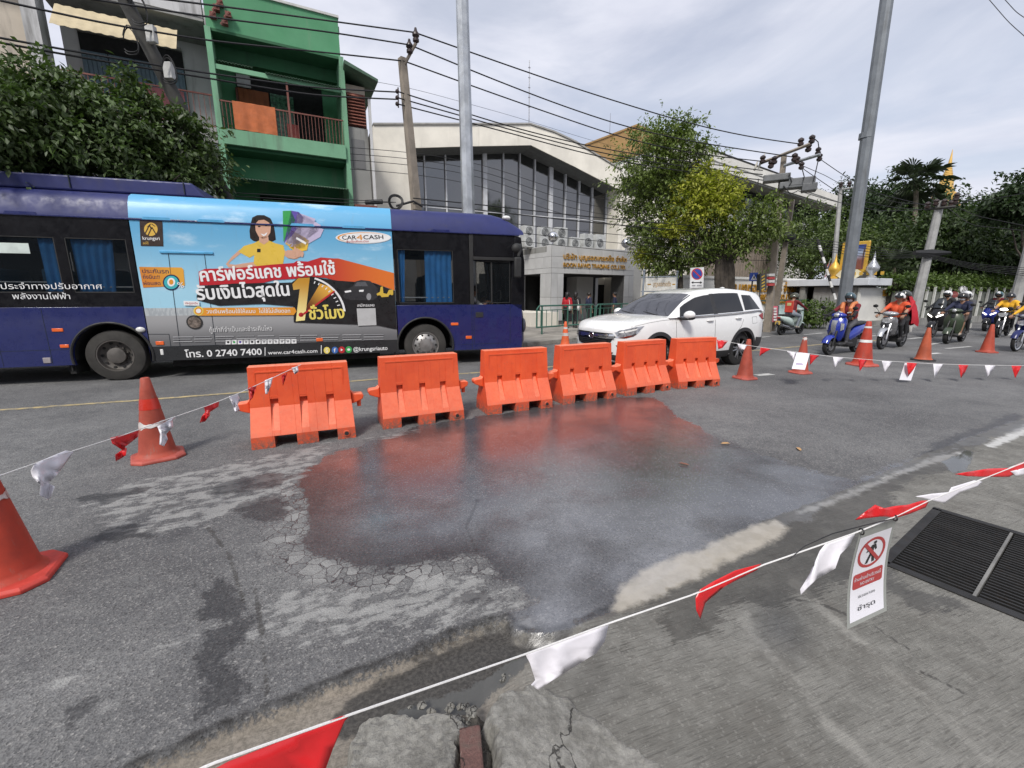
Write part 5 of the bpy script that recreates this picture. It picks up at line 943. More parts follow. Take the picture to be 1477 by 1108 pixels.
# side trim
def sl(name, pts, mat, r=.0035, off=.0015):
    mb = MB(); mb.tube([(x, side_y(x, z)+off, z) for x, z in pts], r, 5); return mb.obj(name, mat, car)
M_GAP = pm('panel_gap', (.05, .05, .05), .8, bump=0)
sl('door_seam', [(.86, z) for z in np.linspace(1.10, .42, 9)]+[(.78, .34), (.5, .31)], M_GAP); sl('door_seam', [(-.33, z) for z in np.linspace(1.12, .32, 9)], M_GAP); sl('door_seam', [(-1.30, 1.16), (-1.28, 1.0), (-1.2, .86), (-1.02, .72), (-.92, .55), (-.88, .36)], M_GAP); sl('bonnet_seam', [(x, float(tv(x))-.055) for x in np.linspace(2.0, 1.0, 12)], M_GAP)
for s in (1, -1):
    for xh in (-.16, -1.10):
        z = 1.02 if xh > -.5 else 1.05; mb = MB(); y = side_y(xh, z); mb.tube([(xh+.10, s*(y-.004), z), (xh+.07, s*(y+.028), z+.003), (xh-.07, s*(y+.03), z+.004), (xh-.11, s*(y-.004), z+.004)], [.012, .017, .017, .012], 8); mb.obj('door_handle', M_PW, car)
    mb = MB(); mb.sph((.68, s*1.06, 1.155), (.10, .12, .085), 14, 10); mb.v = [(x if x < .70 else .70+(x-.70)*1.25, y, z) for x, y, z in mb.v]; mr_ = mb.obj('door_mirror', M_PW, car, smooth=60); mb = MB(); mb.box((.70, s*.97, 1.085), (.17, .17, .055)); mb.obj('mirror_foot', M_CLAD, mr_, bev=.02); mb = MB(); mb.sph((.668, s*1.06, 1.105), (.098, .115, .05), 14, 6); mb.obj('mirror_base', M_CLAD, mr_)
    for ax in (1.33, -1.33):
        a = np.linspace(-.30, pi+.30, 30); mb = MB()
        def ry(x, z): return side_y(min(2.2, max(-2.2, x)), max(.24, z))
        r0 = [(ax+.402*cos(q), s*(ry(ax+.40*cos(q), .37+.40*sin(q))+.010), .37+.402*sin(q)) for q in a]; r1 = [(ax+.475*cos(q), s*(ry(ax+.475*cos(q), .37+.475*sin(q))+.007), .37+.475*sin(q)) for q in a]; r2 = [(x, y-s*.12, z) for x, y, z in r0]
        mb.loft([r2, r0, r1], closed=False); mb.obj('arch_cladding', M_CLAD, car, smooth=40)
        mb = MB(); mb.loft([[(ax+.405*cos(q), s*y, .37+.405*sin(q)) for q in a] for y in (.86, .50)], closed=False); mb.obj('wheel_well', M_UND, car)
    mb = MB(); xs = np.linspace(.90, -.90, 12); mb.loft([[(x, s*(side_y(x, .36)+.006), .40), (x, s*(side_y(x, .30)+.016), .31), (x, s*(side_y(x, .26)+.006), .225)] for x in xs], closed=False); mb.obj('sill_cladding', M_CLAD, car)
    # lamps
    def lp(name, pts, mat, off=.008, mm=4):
        bm = bmesh.new(); bm.faces.new([bm.verts.new((q[0], 0, q[1])) for q in pts]); bmesh.ops.triangulate(bm, faces=bm.faces); bmesh.ops.subdivide_edges(bm, edges=bm.edges, cuts=mm, use_grid_fill=True)
        for v in bm.verts: v.co.y = s*(side_y(v.co.x, v.co.z)+off)
        me = bpy.data.meshes.new(name); bm.to_mesh(me); bm.free(); me.materials.append(mat); me.polygons.foreach_set('use_smooth', [True]*len(me.polygons)); return link(name, me, car)
    hl = lp('headlight', [(1.72, .965), (1.95, .945), (2.18, .885), (2.235, .84), (2.22, .775), (2.15, .765), (2.0, .80), (1.86, .86)], M_LMP); lp('headlight_trim', [(1.80, .885), (2.0, .80), (2.15, .765), (2.24, .77), (2.24, .74), (2.13, .735), (1.98, .775)], M_CHR, .010); lp('headlight_bar', [(1.88, .925), (2.16, .868), (2.2, .84), (2.15, .835), (1.9, .895)], pm('white_lens', (.7, .7, .68), .2), .014)
    lp('tail_light', [(-1.86, 1.10), (-2.02, 1.135), (-2.22, 1.15), (-2.28, 1.02), (-2.2, .98), (-2.0, 1.02)], M_TAIL); lp('rear_bumper_cladding', [(-1.78, .62), (-2.0, .60), (-2.27, .62), (-2.29, .47), (-2.1, .36), (-1.75, .31)], M_CLAD, .012)
    lp('front_bumper_cladding', [(2.29, .42), (2.15, .40), (1.80, .40), (1.80, .31), (2.1, .27), (2.28, .32)], M_CLAD, .010); lp('fog_lamp_pocket', [(2.23, .60), (2.10, .62), (2.07, .56), (2.2, .50)], M_CLAD, .008)
lp2 = [(-1.60, 1.06), (-1.78, 1.07), (-1.80, .93), (-1.62, .92)]
sl('fuel_flap_seam', lp2+[lp2[0]], M_GAP, .003)
def fp(name, pts, mat, off=.012, cuts=3):
    bm = bmesh.new(); bm.faces.new([bm.verts.new((0, q[0], q[1])) for q in pts]); bmesh.ops.triangulate(bm, faces=bm.faces); bmesh.ops.subdivide_edges(bm, edges=bm.edges, cuts=cuts, use_grid_fill=True)
    for v in bm.verts: v.co.x = front_x(abs(v.co.y), v.co.z)+off
    me = bpy.data.meshes.new(name); bm.to_mesh(me); bm.free(); me.materials.append(mat); return link(name, me, car)
M_GRL = pm('grille_black', (.008, .008, .008), .35, bump=0)
gr_ = fp('grille', [(-.56, .82), (.56, .82), (.60, .76), (.50, .60), (.36, .56), (-.36, .56), (-.50, .60), (-.60, .76)], M_GRL, cuts=5)
for z in (.60, .635, .67): mb = MB(); mb.tube([(front_x(abs(y), z)+.02, y, z) for y in np.linspace(-.44, .44, 13)], .007, 5); mb.obj('grille_bar', M_CLAD, gr_)
for s in (1, -1): mb = MB(); ys = np.linspace(.09, .62, 10); mb.loft([[(front_x(y, .75)+.03, s*y, .735-.02*sin(y*4)), (front_x(y, .75)+.036, s*y, .76), (front_x(y, .75)+.028, s*y, .79+.03*(y-.1))] for y in ys], closed=False); mb.obj('chrome_wing', M_CHR, gr_)
mb = MB(); mb.tube([(2.345, .075*cos(a), .755+.06*sin(a)) for a in np.linspace(0, 2*pi, 21)], .009, 6)
for y in (.035, -.035): mb.tube([(2.35, y*1.1, .80), (2.352, y*.9, .71)], .009, 6)
mb.tube([(2.352, -.03, .755), (2.352, .03, .755)], .008, 6); mb.obj('emblem', M_CHR, gr_)
fp('number_plate', [(-.2, .50), (.2, .50), (.2, .39), (-.2, .39)], pm('white_plate', (.62, .62, .60), .4, bump=0), .03); fp('lower_intake', [(-.6, .46), (.6, .46), (.5, .36), (-.5, .36)], M_GRL, .01)
mb = MB(); mb.prism([(-1.72, 1.66), (-1.50, 1.67), (-1.66, 1.72), (-1.73, 1.71)], -.02, .02); mb.obj('roof_aerial', M_PW, car, bev=.006)
def car_wheel(x, s):
    R = MX.Translation((x, s*.815, .37)) @ MX.Rotation(-s*pi/2, 4, 'X'); mb = MB(); mb.lathe([(.235, .02), (.245, .035), (.33, .03), (.362, .01), (.37, -.03), (.37, -.19), (.35, -.22), (.24, -.22)], 40, R); w = mb.obj('wheel', M_TYR if False else pm('car_tyre', (.02, .02, .02), .8, bump=.2), car, smooth=40)
    mb = MB(); mb.lathe([(.24, .03), (.232, .035), (.225, .0), (.215, -.12), (.001, -.12)], 36, R); mb.obj('rim', pm('dark_rim_barrel', (.05, .05, .052), .4, .5), w); mb = MB()
    for k_ in range(5):
        for dd in (-.16, .16):
            a = 2*pi*k_/5+dd; b = 2*pi*k_/5+dd*1.2; ca_, sa_ = cos(b), sin(b); p0 = R @ V((.05*cos(a), .05*sin(a), .0)); p1 = R @ V((.228*ca_, .228*sa_, .015)); mb.tube([p0, (p0+p1)/2+V((0, s*.01, 0)), p1], [.026, .018, .017], 6)
    mb.tube([R @ V((0, 0, -.02)), R @ V((0, 0, .018))], [.07, .055], 14); mb.obj('alloy_spoke', pm('two_tone_alloy', (.22, .22, .23), .3, .8, var=.3), w)
for x in (1.33, -1.33):
    for s in (1, -1): car_wheel(x, s)
mb = MB(); mb.b2((-2.0, -.6, .22), (2.0, .6, .34)); mb.obj('underside', M_UND, car, smooth=0)

car.scale = (.965, 1, 1.025)
# ---------- people ----------
SKIN = pm('brown_skin', (.36, .20, .13), .55, var=.08, bump=0); HAIRM = pm('black_hair', (.012, .010, .009), .45, var=.3, bump=.4, bsc=120)
def cloth(nm, c, r=.8): return pm('cloth_'+nm, c, r, var=.12, bump=.35, bsc=25, bd=.01)
C_BLK = cloth('black', (.014, .014, .016)); C_DRD = cloth('dark_red', (.16, .012, .018)); C_ORG = cloth('orange', (.62, .085, .028)); C_NVY = cloth('navy', (.018, .022, .055)); C_YEL = cloth('yellow', (.68, .36, .02)); C_RED = cloth('red', (.40, .012, .022)); C_GRY = cloth('grey_trousers', (.075, .075, .085)); C_WHT = cloth('white', (.68, .68, .66)); C_JEA = cloth('pale_jeans', (.26, .29, .33)); C_BRN = cloth('brown_shorts', (.075, .05, .038)); SHO = pm('dark_shoe', (.03, .028, .028), .6); SAN = pm('pale_sandal', (.38, .33, .27), .7)
M_MASK = pm('white_face_mask', (.72, .72, .74), .7, bump=0); M_VIS = pm('helmet_visor', (.03, .035, .04), .08, bump=0)
def hel(nm, c): return pm('helmet_'+nm, c, .18, var=.05, bump=0, Coat_Weight=.5)
def ik(a, b, l1, l2, pole):
    a, b, pole = V(a), V(b), V(pole); d = b-a; L = min(d.length, (l1+l2)*.995); u = d.normalized(); x = (l1*l1-l2*l2+L*L)/(2*L); h = math.sqrt(max(0, l1*l1-x*x)); p = pole-u*pole.dot(u); p.normalize(); return a+u*x+p*h
def capsule(mb, a, b, r0, r1, n=10):
    a, b = V(a), V(b); d = b-a; L = d.length; u = d/L if L > 1e-6 else V((0, 0, 1)); pts, rs = [], []
    for t in (-1, -.86, -.5, 0): pts.append(a+u*(r0*t)); rs.append(max(.002, r0*math.sqrt(max(0, 1-t*t))))
    for t in (0, .5, .86, 1): pts.append(b+u*(r1*t)); rs.append(max(.002, r1*math.sqrt(max(0, 1-t*t))))
    mb.tube(pts, rs, n)
def hand_geo(mb, wrist, d, side, up, curl=.9, s=1.0):
    """Palm, four unequal curled fingers and a thumb from its side."""
    d = V(d).normalized(); up = V(up); up = (up-d*up.dot(d)).normalized(); sd = d.cross(up)*side; M0 = V(wrist)
    P = lambda f, w, h: M0+(d*f+sd*w+up*h)*s
    mb.tube([P(-.01, 0, 0), P(.03, 0, .002), P(.085, 0, .002)], [.024*s, .034*s, .036*s], 8, sq=.5)
    for i, (w, l) in enumerate(((.030, .068), (.010, .078), (-.011, .073), (-.030, .056))):
        a = P(.082, w, 0); b = P(.082+l*.45, w, -.30*curl*l); c = P(.082+l*(.75-.35*curl), w, -.75*curl*l-.01); e = P(.082+l*(.85-.8*curl), w*.9, -.98*curl*l-.012); mb.tube([a, b, c, e], [.0095*s, .009*s, .008*s, .006*s], 6)
    mb.tube([P(.02, .028, -.005), P(.05, .052, -.02), P(.082, .050, -.034)], [.012*s, .010*s, .007*s], 6)
PCOUNT = [0]
def person(label, loc, rz, J, wear, group=None, scale=1.0, cat='person', hands=True, name='person'):
    """One continuous body grown from overlapping limbs; J holds joints, wear the cloth of each region."""
    root = thing(name, label, cat, loc, rz, group); caps = []
    g = lambda k_: V(J[k_]); sh = wear['shirt']; pa = wear['pants']; sl_ = wear.get('sleeve', sh); fore = wear.get('fore', sl_); shin = wear.get('shin', pa); shoe = wear.get('shoe', SHO); skin = wear.get('skin', SKIN)
    pel, ch, nk, hd = g('pelvis'), g('chest'), g('neck'), g('head'); yd = V(J.get('side', (0, 1, 0))); fw = V(J.get('face', (1, 0, 0))).normalized(); up = (hd-nk).normalized()
    bt = wear.get('bulk', 1.0)
    for s in (-1, 1):
        caps += [(pel+yd*s*.075, pel+(ch-pel)*.35+yd*s*.06, .115*bt, .105*bt, pa), (pel+(ch-pel)*.3+yd*s*.06, ch+yd*s*.075, .108*bt, .118*bt, sh), (ch+yd*s*.08+(nk-ch)*.35, nk-(nk-ch)*.25+yd*s*.12, .085*bt, .072*bt, sh)]
    caps += [(nk-(nk-ch)*.15, hd-up*.05, .056, .052, skin), (hd+up*.025, hd+up*.025-fw*.02, .092, .095, skin), (hd+fw*.03-up*.03, hd+fw*.045-up*.075, .066, .042, skin), (hd+fw*.092+up*.01, hd+fw*.108-up*.025, .012, .017, skin)]
    for s in (-1, 1): caps += [(hd+yd*s*.088, hd+yd*s*.092-up*.02-fw*.01, .014, .012, skin)]
    wr = []
    for s, nm in ((1, 'L'), (-1, 'R')):
        so = nk-(nk-ch)*.30+yd*s*.185; h_ = V(J['hand'+nm]); el = ik(so, h_, .28, .25, J.get('epole'+nm, (-.3, s*.8, -.8))); caps += [(so, el, .062*bt, .048*bt, sl_), (el, h_, .047*bt, .031, fore)]; wr.append((h_, (h_-el).normalized(), s))
        hp = pel+yd*s*.095-V((0, 0, .02)); ft = V(J['foot'+nm]); kn = ik(hp, ft, .42, .41, J.get('kpole'+nm, (1, s*.25, .3))); caps += [(hp, kn, .092*bt, .066, pa), (kn, ft, .062, .042, shin)]; tv_ = V(J.get('toe', (1, 0, -.12))).normalized(); caps += [(ft-V((0, 0, .03))-tv_*.04, ft-V((0, 0, .045))+tv_*.15, .043, .036, shoe)]
    mats = []; mb = MB()
    for a, b, r0, r1, m_ in caps:
        capsule(mb, a, b, r0, r1)
        if m_ not in mats: mats.append(m_)
    o = mb.obj('body', mats, root, smooth=0, fix=False); md = o.modifiers.new('r', 'REMESH'); md.mode = 'VOXEL'; md.voxel_size = .017; sm_ = o.modifiers.new('s', 'SMOOTH'); sm_.factor = .5; sm_.iterations = 3
    bpy.context.view_layer.update(); me = bpy.data.meshes.new_from_object(o.evaluated_get(bpy.context.evaluated_depsgraph_get())); bpy.data.objects.remove(o)
    n = len(me.polygons); ctr = np.empty(n*3); me.polygons.foreach_get('center', ctr); ctr = ctr.reshape(-1, 3); best = np.full(n, 1e9); idx = np.zeros(n, np.int32)
    for a, b, r0, r1, m_ in caps:
        a, b = np.array(a), np.array(b); e = b-a; t = np.clip(((ctr-a)@e)/(e@e+1e-9), 0, 1); d = np.linalg.norm(ctr-a-t[:, None]*e, axis=1)-(r0+(r1-r0)*t); w = d < best; best[w] = d[w]; idx[w] = mats.index(m_)
    while len(me.materials) < len(mats): me.materials.append(mats[len(me.materials)])
    for i, m_ in enumerate(mats): me.materials[i] = m_
    hm = MB()
    if hands:
        for h_, d, s in wr: hand_geo(hm, h_, J.get('hdir', d), s, J.get('hup', (0, 0, 1)), J.get('curl', .9))
    bm = bmesh.new(); bm.from_mesh(me); nf = len(bm.faces); bm.verts.ensure_lookup_table(); idl = list(idx)
    vs_ = [bm.verts.new(p) for p in hm.v]; gm = len(mats)
    gl = wear.get('glove', skin); me.materials.append(gl); me.materials.append(HAIRM)
    for f in hm.f:
        try: bm.faces.new([vs_[i] for i in f]); idl.append(gm)
        except ValueError: pass
    for s in (-1, 1):                          # eyes and brows
        for off, rx in ((.018, .011), (.045, .008)):
            c = hd+fw*.092+up*off+yd*s*.034; q = MB(); q.sph(c, (.010, .014, rx*.6), 6, 4); ev = [bm.verts.new(p) for p in q.v]
            for f in q.f:
                try: bm.faces.new([ev[i] for i in f]); idl.append(gm+1)
                except ValueError: pass
    bm.to_mesh(me); bm.free(); me.polygons.foreach_set('material_index', idl); me.polygons.foreach_set('use_smooth', [True]*len(me.polygons)); me.name = 'body'; link('body', me, root)
    root.scale = (scale,)*3; root['_hd'] = tuple(hd); del root['_hd']
    R = MX.Translation(hd) @ MX(((fw.x, yd.x, up.x, 0), (fw.y, yd.y, up.y, 0), (fw.z, yd.z, up.z, 0), (0, 0, 0, 1)))
    if 'helmet' in wear:
        mb = MB(); mb.sph((-.005, 0, .035), (.148, .132, .142), 24, 16, M=None); full = wear.get('full', True); keep = []
        for f in mb.f:
            c = sum((V(mb.v[i]) for i in f), V())/len(f)
            if c.x > .045 and -.085 < c.z < .062 and abs(c.y) < .10: continue
            if c.z < (-.085 if full else -.02): continue
            keep.append(f)
        mb.f = keep; mb.mi = [0]*len(keep); mb.v = [tuple(R @ V(p)) for p in mb.v]; h = mb.obj('helmet', wear['helmet'], root, smooth=60, fix=False); sd = h.modifiers.new('shell', 'SOLIDIFY'); sd.thickness = .018; sd.offset = -1
        mb = MB(); mb.sph((.0, 0, .03), (.158, .138, .12), 20, 12); keep = [f for f in mb.f if (lambda c: c.x > .07 and (.03 if wear.get('visor_up', True) else -.04) < c.z < .105)(sum((V(mb.v[i]) for i in f), V())/len(f))]
        mb.f = keep; mb.mi = [0]*len(keep); mb.v = [tuple(R @ V(p)) for p in mb.v]; mb.obj('visor', M_VIS, h, smooth=60, fix=False)
        if 'stripe' in wear:
            mb = MB(); a = np.linspace(.5, 2.6, 12); mb.loft([[tuple(R @ V((-.005+.150*cos(q), y, .035+.145*sin(q)))) for q in a] for y in (-.035, .035)], closed=False); mb.obj('helmet_stripe', wear['stripe'], h)
    if 'mask' in wear:
        mb = MB(); mb.sph((.042, 0, -.045), (.068, .064, .056), 14, 10); mb.v = [tuple(R @ V(p)) for p in mb.v]; mb.obj('face_mask', wear['mask'], root, smooth=60)
    if 'hair' in wear:
        mb = MB(); mb.sph((-.012, 0, .045), (.112, .103, .105), 18, 12)
        keep = [f for f in mb.f if (lambda c: not (c.x > .055 and c.z < .085) and c.z > -.055 or (wear['hair'] == 'long' and c.x < .0))(sum((V(mb.v[i]) for i in f), V())/len(f))]; mb.f = keep; mb.mi = [0]*len(keep)
        if wear['hair'] == 'long': mb.v = [(x-.01, y, z-max(0, -(x-.02))*1.3*(z < .02)) for x, y, z in mb.v]
        mb.v = [tuple(R @ V(p)) for p in mb.v]; mb.obj('hair', HAIRM, root, smooth=60, fix=False)
    return root
def ride_pose(hx=.37, hz=1.02, hw=.30, foot=(.15, .14, .34), lean=.0, pel=(-.17, 0, .865), turn=0.0):
    p = V(pel); ch = p+V((.06+lean*.6, 0, .30)); nk = ch+V((.035+lean*.4, 0, .185)); hd = nk+V((.045+lean*.15, 0, .125))
    return dict(pelvis=p, chest=ch, neck=nk, head=hd, handL=(hx, hw, hz), handR=(hx, -hw, hz), footL=(foot[0], foot[1], foot[2]), footR=(foot[0], -foot[1], foot[2]), face=(cos(turn), sin(turn), -.08), hdir=(1, 0, -.25), toe=(1, 0, -.05))
def stand_pose(step=.08, hand=(.06, .27, .80), face=0.0):
    return dict(pelvis=(0, 0, .93), chest=(0, 0, 1.24), neck=(.01, 0, 1.43), head=(.03, 0, 1.56), handL=(hand[0], hand[1], hand[2]), handR=(hand[0], -hand[1], hand[2]), footL=(step, .09, .08), footR=(-step, -.09, .08), face=(cos(face), sin(face), 0), hdir=(.15, 0, -1), hup=(0, 1, 0), curl=.45)
# ---------- motorcycles ----------
M_ENG = pm('engine_black', (.02, .02, .02), .5, .3, dirt=.3); M_STL = pm('fork_steel', (.35, .35, .36), .3, .9); M_SEAT2 = pm('black_vinyl_seat', (.015, .015, .015), .5); M_BRT = pm('lit_headlamp', (.9, .9, .85), .3, bump=0, Emission_Color=(1, .95, .85, 1), Emission_Strength=2.2); M_LENS = pm('bike_lamp_lens', (.42, .43, .44), .08, .3, var=.4, sc=30, bump=0); M_EXH = pm('exhaust_guard', (.28, .28, .29), .25, .9); M_BT = pm('bike_tyre', (.016, .016, .016), .85, bump=.3)
def bike(label, contact, heading, col, style='scooter', col2=None, lit=False, rimc=None, steer=0.0, plate=False, scale=1.0, col3=None):
    """contact: where the front tyre meets the road; heading: unit vector it drives along."""
    an = math.atan2(heading.y, heading.x); wb = {'scooter': .63, 'vespa': .63, 'maxi': .70, 'underbone': .63}[style]*scale; t = thing('motorcycle', label, 'motorcycle', contact-heading*wb, an, 'motorcycles and scooters on the road'); t.scale = (scale,)*3; wb /= scale
    r = {'scooter': .235, 'vespa': .235, 'maxi': .265, 'underbone': .285}[style]; tw = {'scooter': .052, 'vespa': .055, 'maxi': .065, 'underbone': .042}[style]; col2 = col2 or M_CLAD; rimc = rimc or M_ENG
    for x in (wb, -wb):
        R = MX.Translation((x, 0, r)) @ MX.Rotation(pi/2, 4, 'X'); mb = MB(); mb.lathe([(r-.065, -tw*.7), (r-.02, -tw), (r, -tw*.45), (r, tw*.45), (r-.02, tw), (r-.065, tw*.7)], 28, R); w = mb.obj('wheel', M_BT, t, smooth=50); mb = MB(); mb.lathe([(r-.055, -tw*.8), (r-.08, -tw*.6), (r-.08, tw*.6), (r-.055, tw*.8)], 24, R)
        for q in range(5): a = 2*pi*q/5; mb.tube([(x, 0, r), (x+(r-.075)*cos(a), 0, r+(r-.075)*sin(a))], [.024, .016], 6)
        mb.cyl((x, -.05, r), (x, .05, r), .038, n=12); mb.obj('rim', rimc, w); mb = MB(); mb.cyl((x, .045, r), (x, .05, r), r*.52, n=20); mb.obj('brake_disc', M_STL, w)
    mb = MB(); hx, hz = wb-.20, .86
    for y in (-.075, .075): mb.tube([(wb, y, r), (wb-.06, y, r+.25), (hx+.02, y*.8, hz-.12)], [.024, .026, .03], 8)
    mb.tube([(hx+.02, 0, hz-.15), (hx-.03, 0, hz+.12)], .035, 8); mb.obj('fork', M_STL if style == 'underbone' else M_ENG, t)
    a = np.linspace(radians(18), radians(165 if style != 'maxi' else 140), 12); rr = r+.035; mb = MB(); ww = tw+.035
    mb.loft([[(wb+(rr-.04)*cos(q), -ww, r+(rr-.05)*sin(q)), (wb+rr*cos(q), -ww*.75, r+rr*sin(q)), (wb+(rr+.012)*cos(q), 0, r+(rr+.012)*sin(q)), (wb+rr*cos(q), ww*.75, r+rr*sin(q)), (wb+(rr-.04)*cos(q), ww, r+(rr-.05)*sin(q))] for q in a], closed=False); mb.obj('front_fender', col3 or col, t, smooth=60)
    def loftx(name, secs, mat, par=t, n=14, pw=2.6):      # secs: (x, z centre, half width, half height)
        mb = MB(); rg = []
        for x, z, w_, h_ in secs: rg.append([(x, w_*np.sign(cos(q))*abs(cos(q))**(2/pw), z+h_*np.sign(sin(q))*abs(sin(q))**(2/pw)) for q in np.linspace(0, 2*pi, n, endpoint=False)])
        mb.loft(rg); return mb.obj(name, mat, par, smooth=50)
    def shield(name, secs, mat, th=.07):                  # secs: (z, x of nose, half width, sweep back)
        mb = MB(); rg = []
        for z, x, w_, sw in secs:
            row = [(x-sw*(abs(u)**1.7), u*w_, z) for u in np.linspace(-1, 1, 9)]; rg.append(row+[(px-th, py*.94, pz) for px, py, pz in row[::-1]])
        mb.loft(rg); return mb.obj(name, mat, t, smooth=50)
    if style in ('scooter', 'vespa'):
        if style == 'scooter': shield('front_shield', [(.36, wb-.22, .10, .02), (.46, wb-.16, .16, .05), (.60, wb-.08, .20, .10), (.75, wb-.07, .215, .13), (.88, wb-.12, .19, .13), (.97, wb-.17, .13, .08)], col)
        else: shield('front_shield', [(.30, wb-.26, .15, .03), (.42, wb-.20, .20, .08), (.58, wb-.13, .225, .12), (.74, wb-.12, .23, .14), (.87, wb-.16, .19, .13), (.95, wb-.20, .12, .07)], col)
        shield('shield_stripe', [(.50, wb-.135, .035, 0), (.62, wb-.065, .05, .003), (.76, wb-.052, .055, .003), (.88, wb-.10, .065, .005)] if style == 'scooter' else [(.80, wb-.118, .035, .003), (.90, wb-.155, .05, .004)], col2, .03)
        if style == 'scooter':
            for s in (-1, 1): mb = MB(); mb.add([(wb-.13, s*.13, .82), (wb-.16, s*.20, .80), (wb-.155, s*.205, .66), (wb-.12, s*.15, .62)], [(0, 1, 2, 3)]); mb.v = [(x+.012, y, z) for x, y, z in mb.v]; mb.obj('indicator_lens', M_LENS, t, smooth=0)
        mb = MB(); mb.box((.13, 0, .27), (.62, .30, .09)); mb.obj('floorboard', M_CLAD, t, bev=.03); mb = MB(); mb.sph((wb-.24, 0, 1.0), (.13, .17, .075), 14, 10); cw = mb.obj('handlebar_cowl', col, t, smooth=60); mb = MB(); mb.sph((wb-.165, 0, 1.005), (.065, .085 if style == 'scooter' else .07, .058), 12, 8); mb.obj('headlight', M_BRT if lit else M_LENS, cw)
        loftx('rear_body', [(-.02, .42, .12, .14), (-.2, .52, .17, .17), (-.45, .60, .18, .15), (-.72, .66, .14, .11), (-.92, .72, .07, .05)], col); loftx('seat', [(.06, .735, .08, .05), (-.12, .765, .14, .055), (-.5, .78, .145, .055), (-.80, .80, .10, .04)], M_SEAT2)
    elif style == 'maxi':
        shield('front_shield', [(.34, wb-.26, .14, .03), (.48, wb-.10, .20, .09), (.62, wb+.03, .23, .16), (.76, wb+.02, .25, .20), (.90, wb-.10, .22, .16), (1.02, wb-.2, .16, .08)], col); shield('screen', [(.98, wb-.12, .17, .09), (1.15, wb-.22, .15, .08), (1.28, wb-.30, .10, .05)], M_VIS, .012)
        for s in (-1, 1): mb = MB(); mb.add([(wb+.035, s*.045, .70), (wb-.05, s*.19, .79), (wb-.06, s*.20, .75), (wb+.03, s*.06, .665)], [(0, 1, 2, 3)]); mb.v = [(x+.02, y, z) for x, y, z in mb.v]; mb.obj('headlight', M_BRT if lit else M_LENS, t, smooth=0)
        mb = MB(); mb.box((.08, 0, .33), (.7, .36, .16)); mb.obj('floorboard', M_CLAD, t, bev=.04); loftx('rear_body', [(.05, .5, .14, .16), (-.3, .6, .19, .17), (-.6, .68, .17, .13), (-.98, .80, .07, .05)], col); loftx('seat', [(.1, .76, .1, .05), (-.2, .79, .16, .06), (-.55, .86, .16, .06), (-.85, .90, .1, .04)], M_SEAT2)
    else:
        shield('front_shield', [(.42, wb-.27, .12, .04), (.55, wb-.20, .17, .09), (.70, wb-.12, .19, .13), (.82, wb-.10, .18, .12), (.90, wb-.15, .13, .08)], col); loftx('leg_cover', [(wb-.22, .62, .10, .17), (.25, .52, .12, .15), (.05, .46, .10, .12), (-.1, .45, .08, .08)], col)
        mb = MB(); mb.add([(wb-.10, -.12, .85), (wb-.085, 0, .87), (wb-.10, .12, .85), (wb-.085, .10, .76), (wb-.07, 0, .73), (wb-.085, -.10, .76)], [(0, 1, 2, 3, 4, 5)]); mb.v = [(x+.02, y, z) for x, y, z in mb.v]; mb.obj('position_lamp', M_LENS, t, smooth=0)
        mb = MB(); mb.sph((wb-.22, 0, .98), (.13, .19, .07), 14, 10); cw = mb.obj('handlebar_cowl', col3 or col, t, smooth=60); mb = MB(); mb.sph((wb-.14, 0, .985), (.06, .12, .05), 12, 8); mb.obj('headlight', M_BRT if lit else M_LENS, cw)
        loftx('rear_body', [(.05, .56, .09, .10), (-.2, .60, .13, .13), (-.5, .68, .12, .09), (-.85, .76, .05, .04)], col); loftx('seat', [(.1, .73, .08, .04), (-.1, .765, .125, .05), (-.5, .80, .13, .05), (-.8, .83, .08, .03)], M_SEAT2)
    mb = MB(); mb.box((-.22, 0, .30), (.46, .24, .24)); mb.cyl((-wb, -.11, r), (-wb+.35, -.11, r+.04), .055, n=8); mb.obj('engine', M_ENG, t, bev=.04)
    mb = MB(); mb.tube([(.0, -.13, .22), (-.3, -.16, .25), (-.5, -.17, .33), (-.95, -.17, .42)], [.022, .03, .055, .05], 10); mb.obj('exhaust', M_EXH, t)
    mb = MB(); mb.tube([(wb-.22, -.36, 1.0), (wb-.25, -.20, .98), (wb-.26, 0, .97), (wb-.25, .20, .98), (wb-.22, .36, 1.0)], .016, 8); hb = mb.obj('handlebar', M_ENG, t); mb = MB()
    for s in (-1, 1): mb.cyl((wb-.225, s*.24, .995), (wb-.218, s*.37, 1.003), .022, n=8)
    mb.obj('grip', M_RUB, hb)
    for s in (-1, 1):
        mb = MB(); mb.tube([(wb-.22, s*.25, 1.0), (wb-.20, s*.31, 1.10), (wb-.20, s*.35, 1.15)], .007, 6); mr_ = mb.obj('mirror_stalk', M_ENG, t); mb = MB(); mb.sph((wb-.20, s*.36, 1.19), (.018, .065, .045), 12, 8); mb.obj('mirror', M_ENG, mr_)
    mb = MB(); mb.box((-.93, 0, .70), (.04, .16, .06)); mb.obj('tail_light', M_TAIL, t, bev=.015); mb = MB(); mb.box((-.95, 0, .50), (.012, .20, .15)); mb.obj('number_plate', pm('yellow_plate', (.55, .38, .10), .5) if plate else MATS['white_plate'], t, bev=.004); mb = MB(); mb.tube([(-.6, 0, .55), (-.8, 0, .60), (-.97, 0, .42)], [.06, .07, .05], 8, sq=1.4); mb.obj('rear_mudguard', M_CLAD, t)
    return t, an, contact-heading*(wb*scale)
D65 = V((-sin(radians(65)), -cos(radians(65)), 0))
def hdg(deg): return V((sin(radians(deg)), cos(radians(deg)), 0))
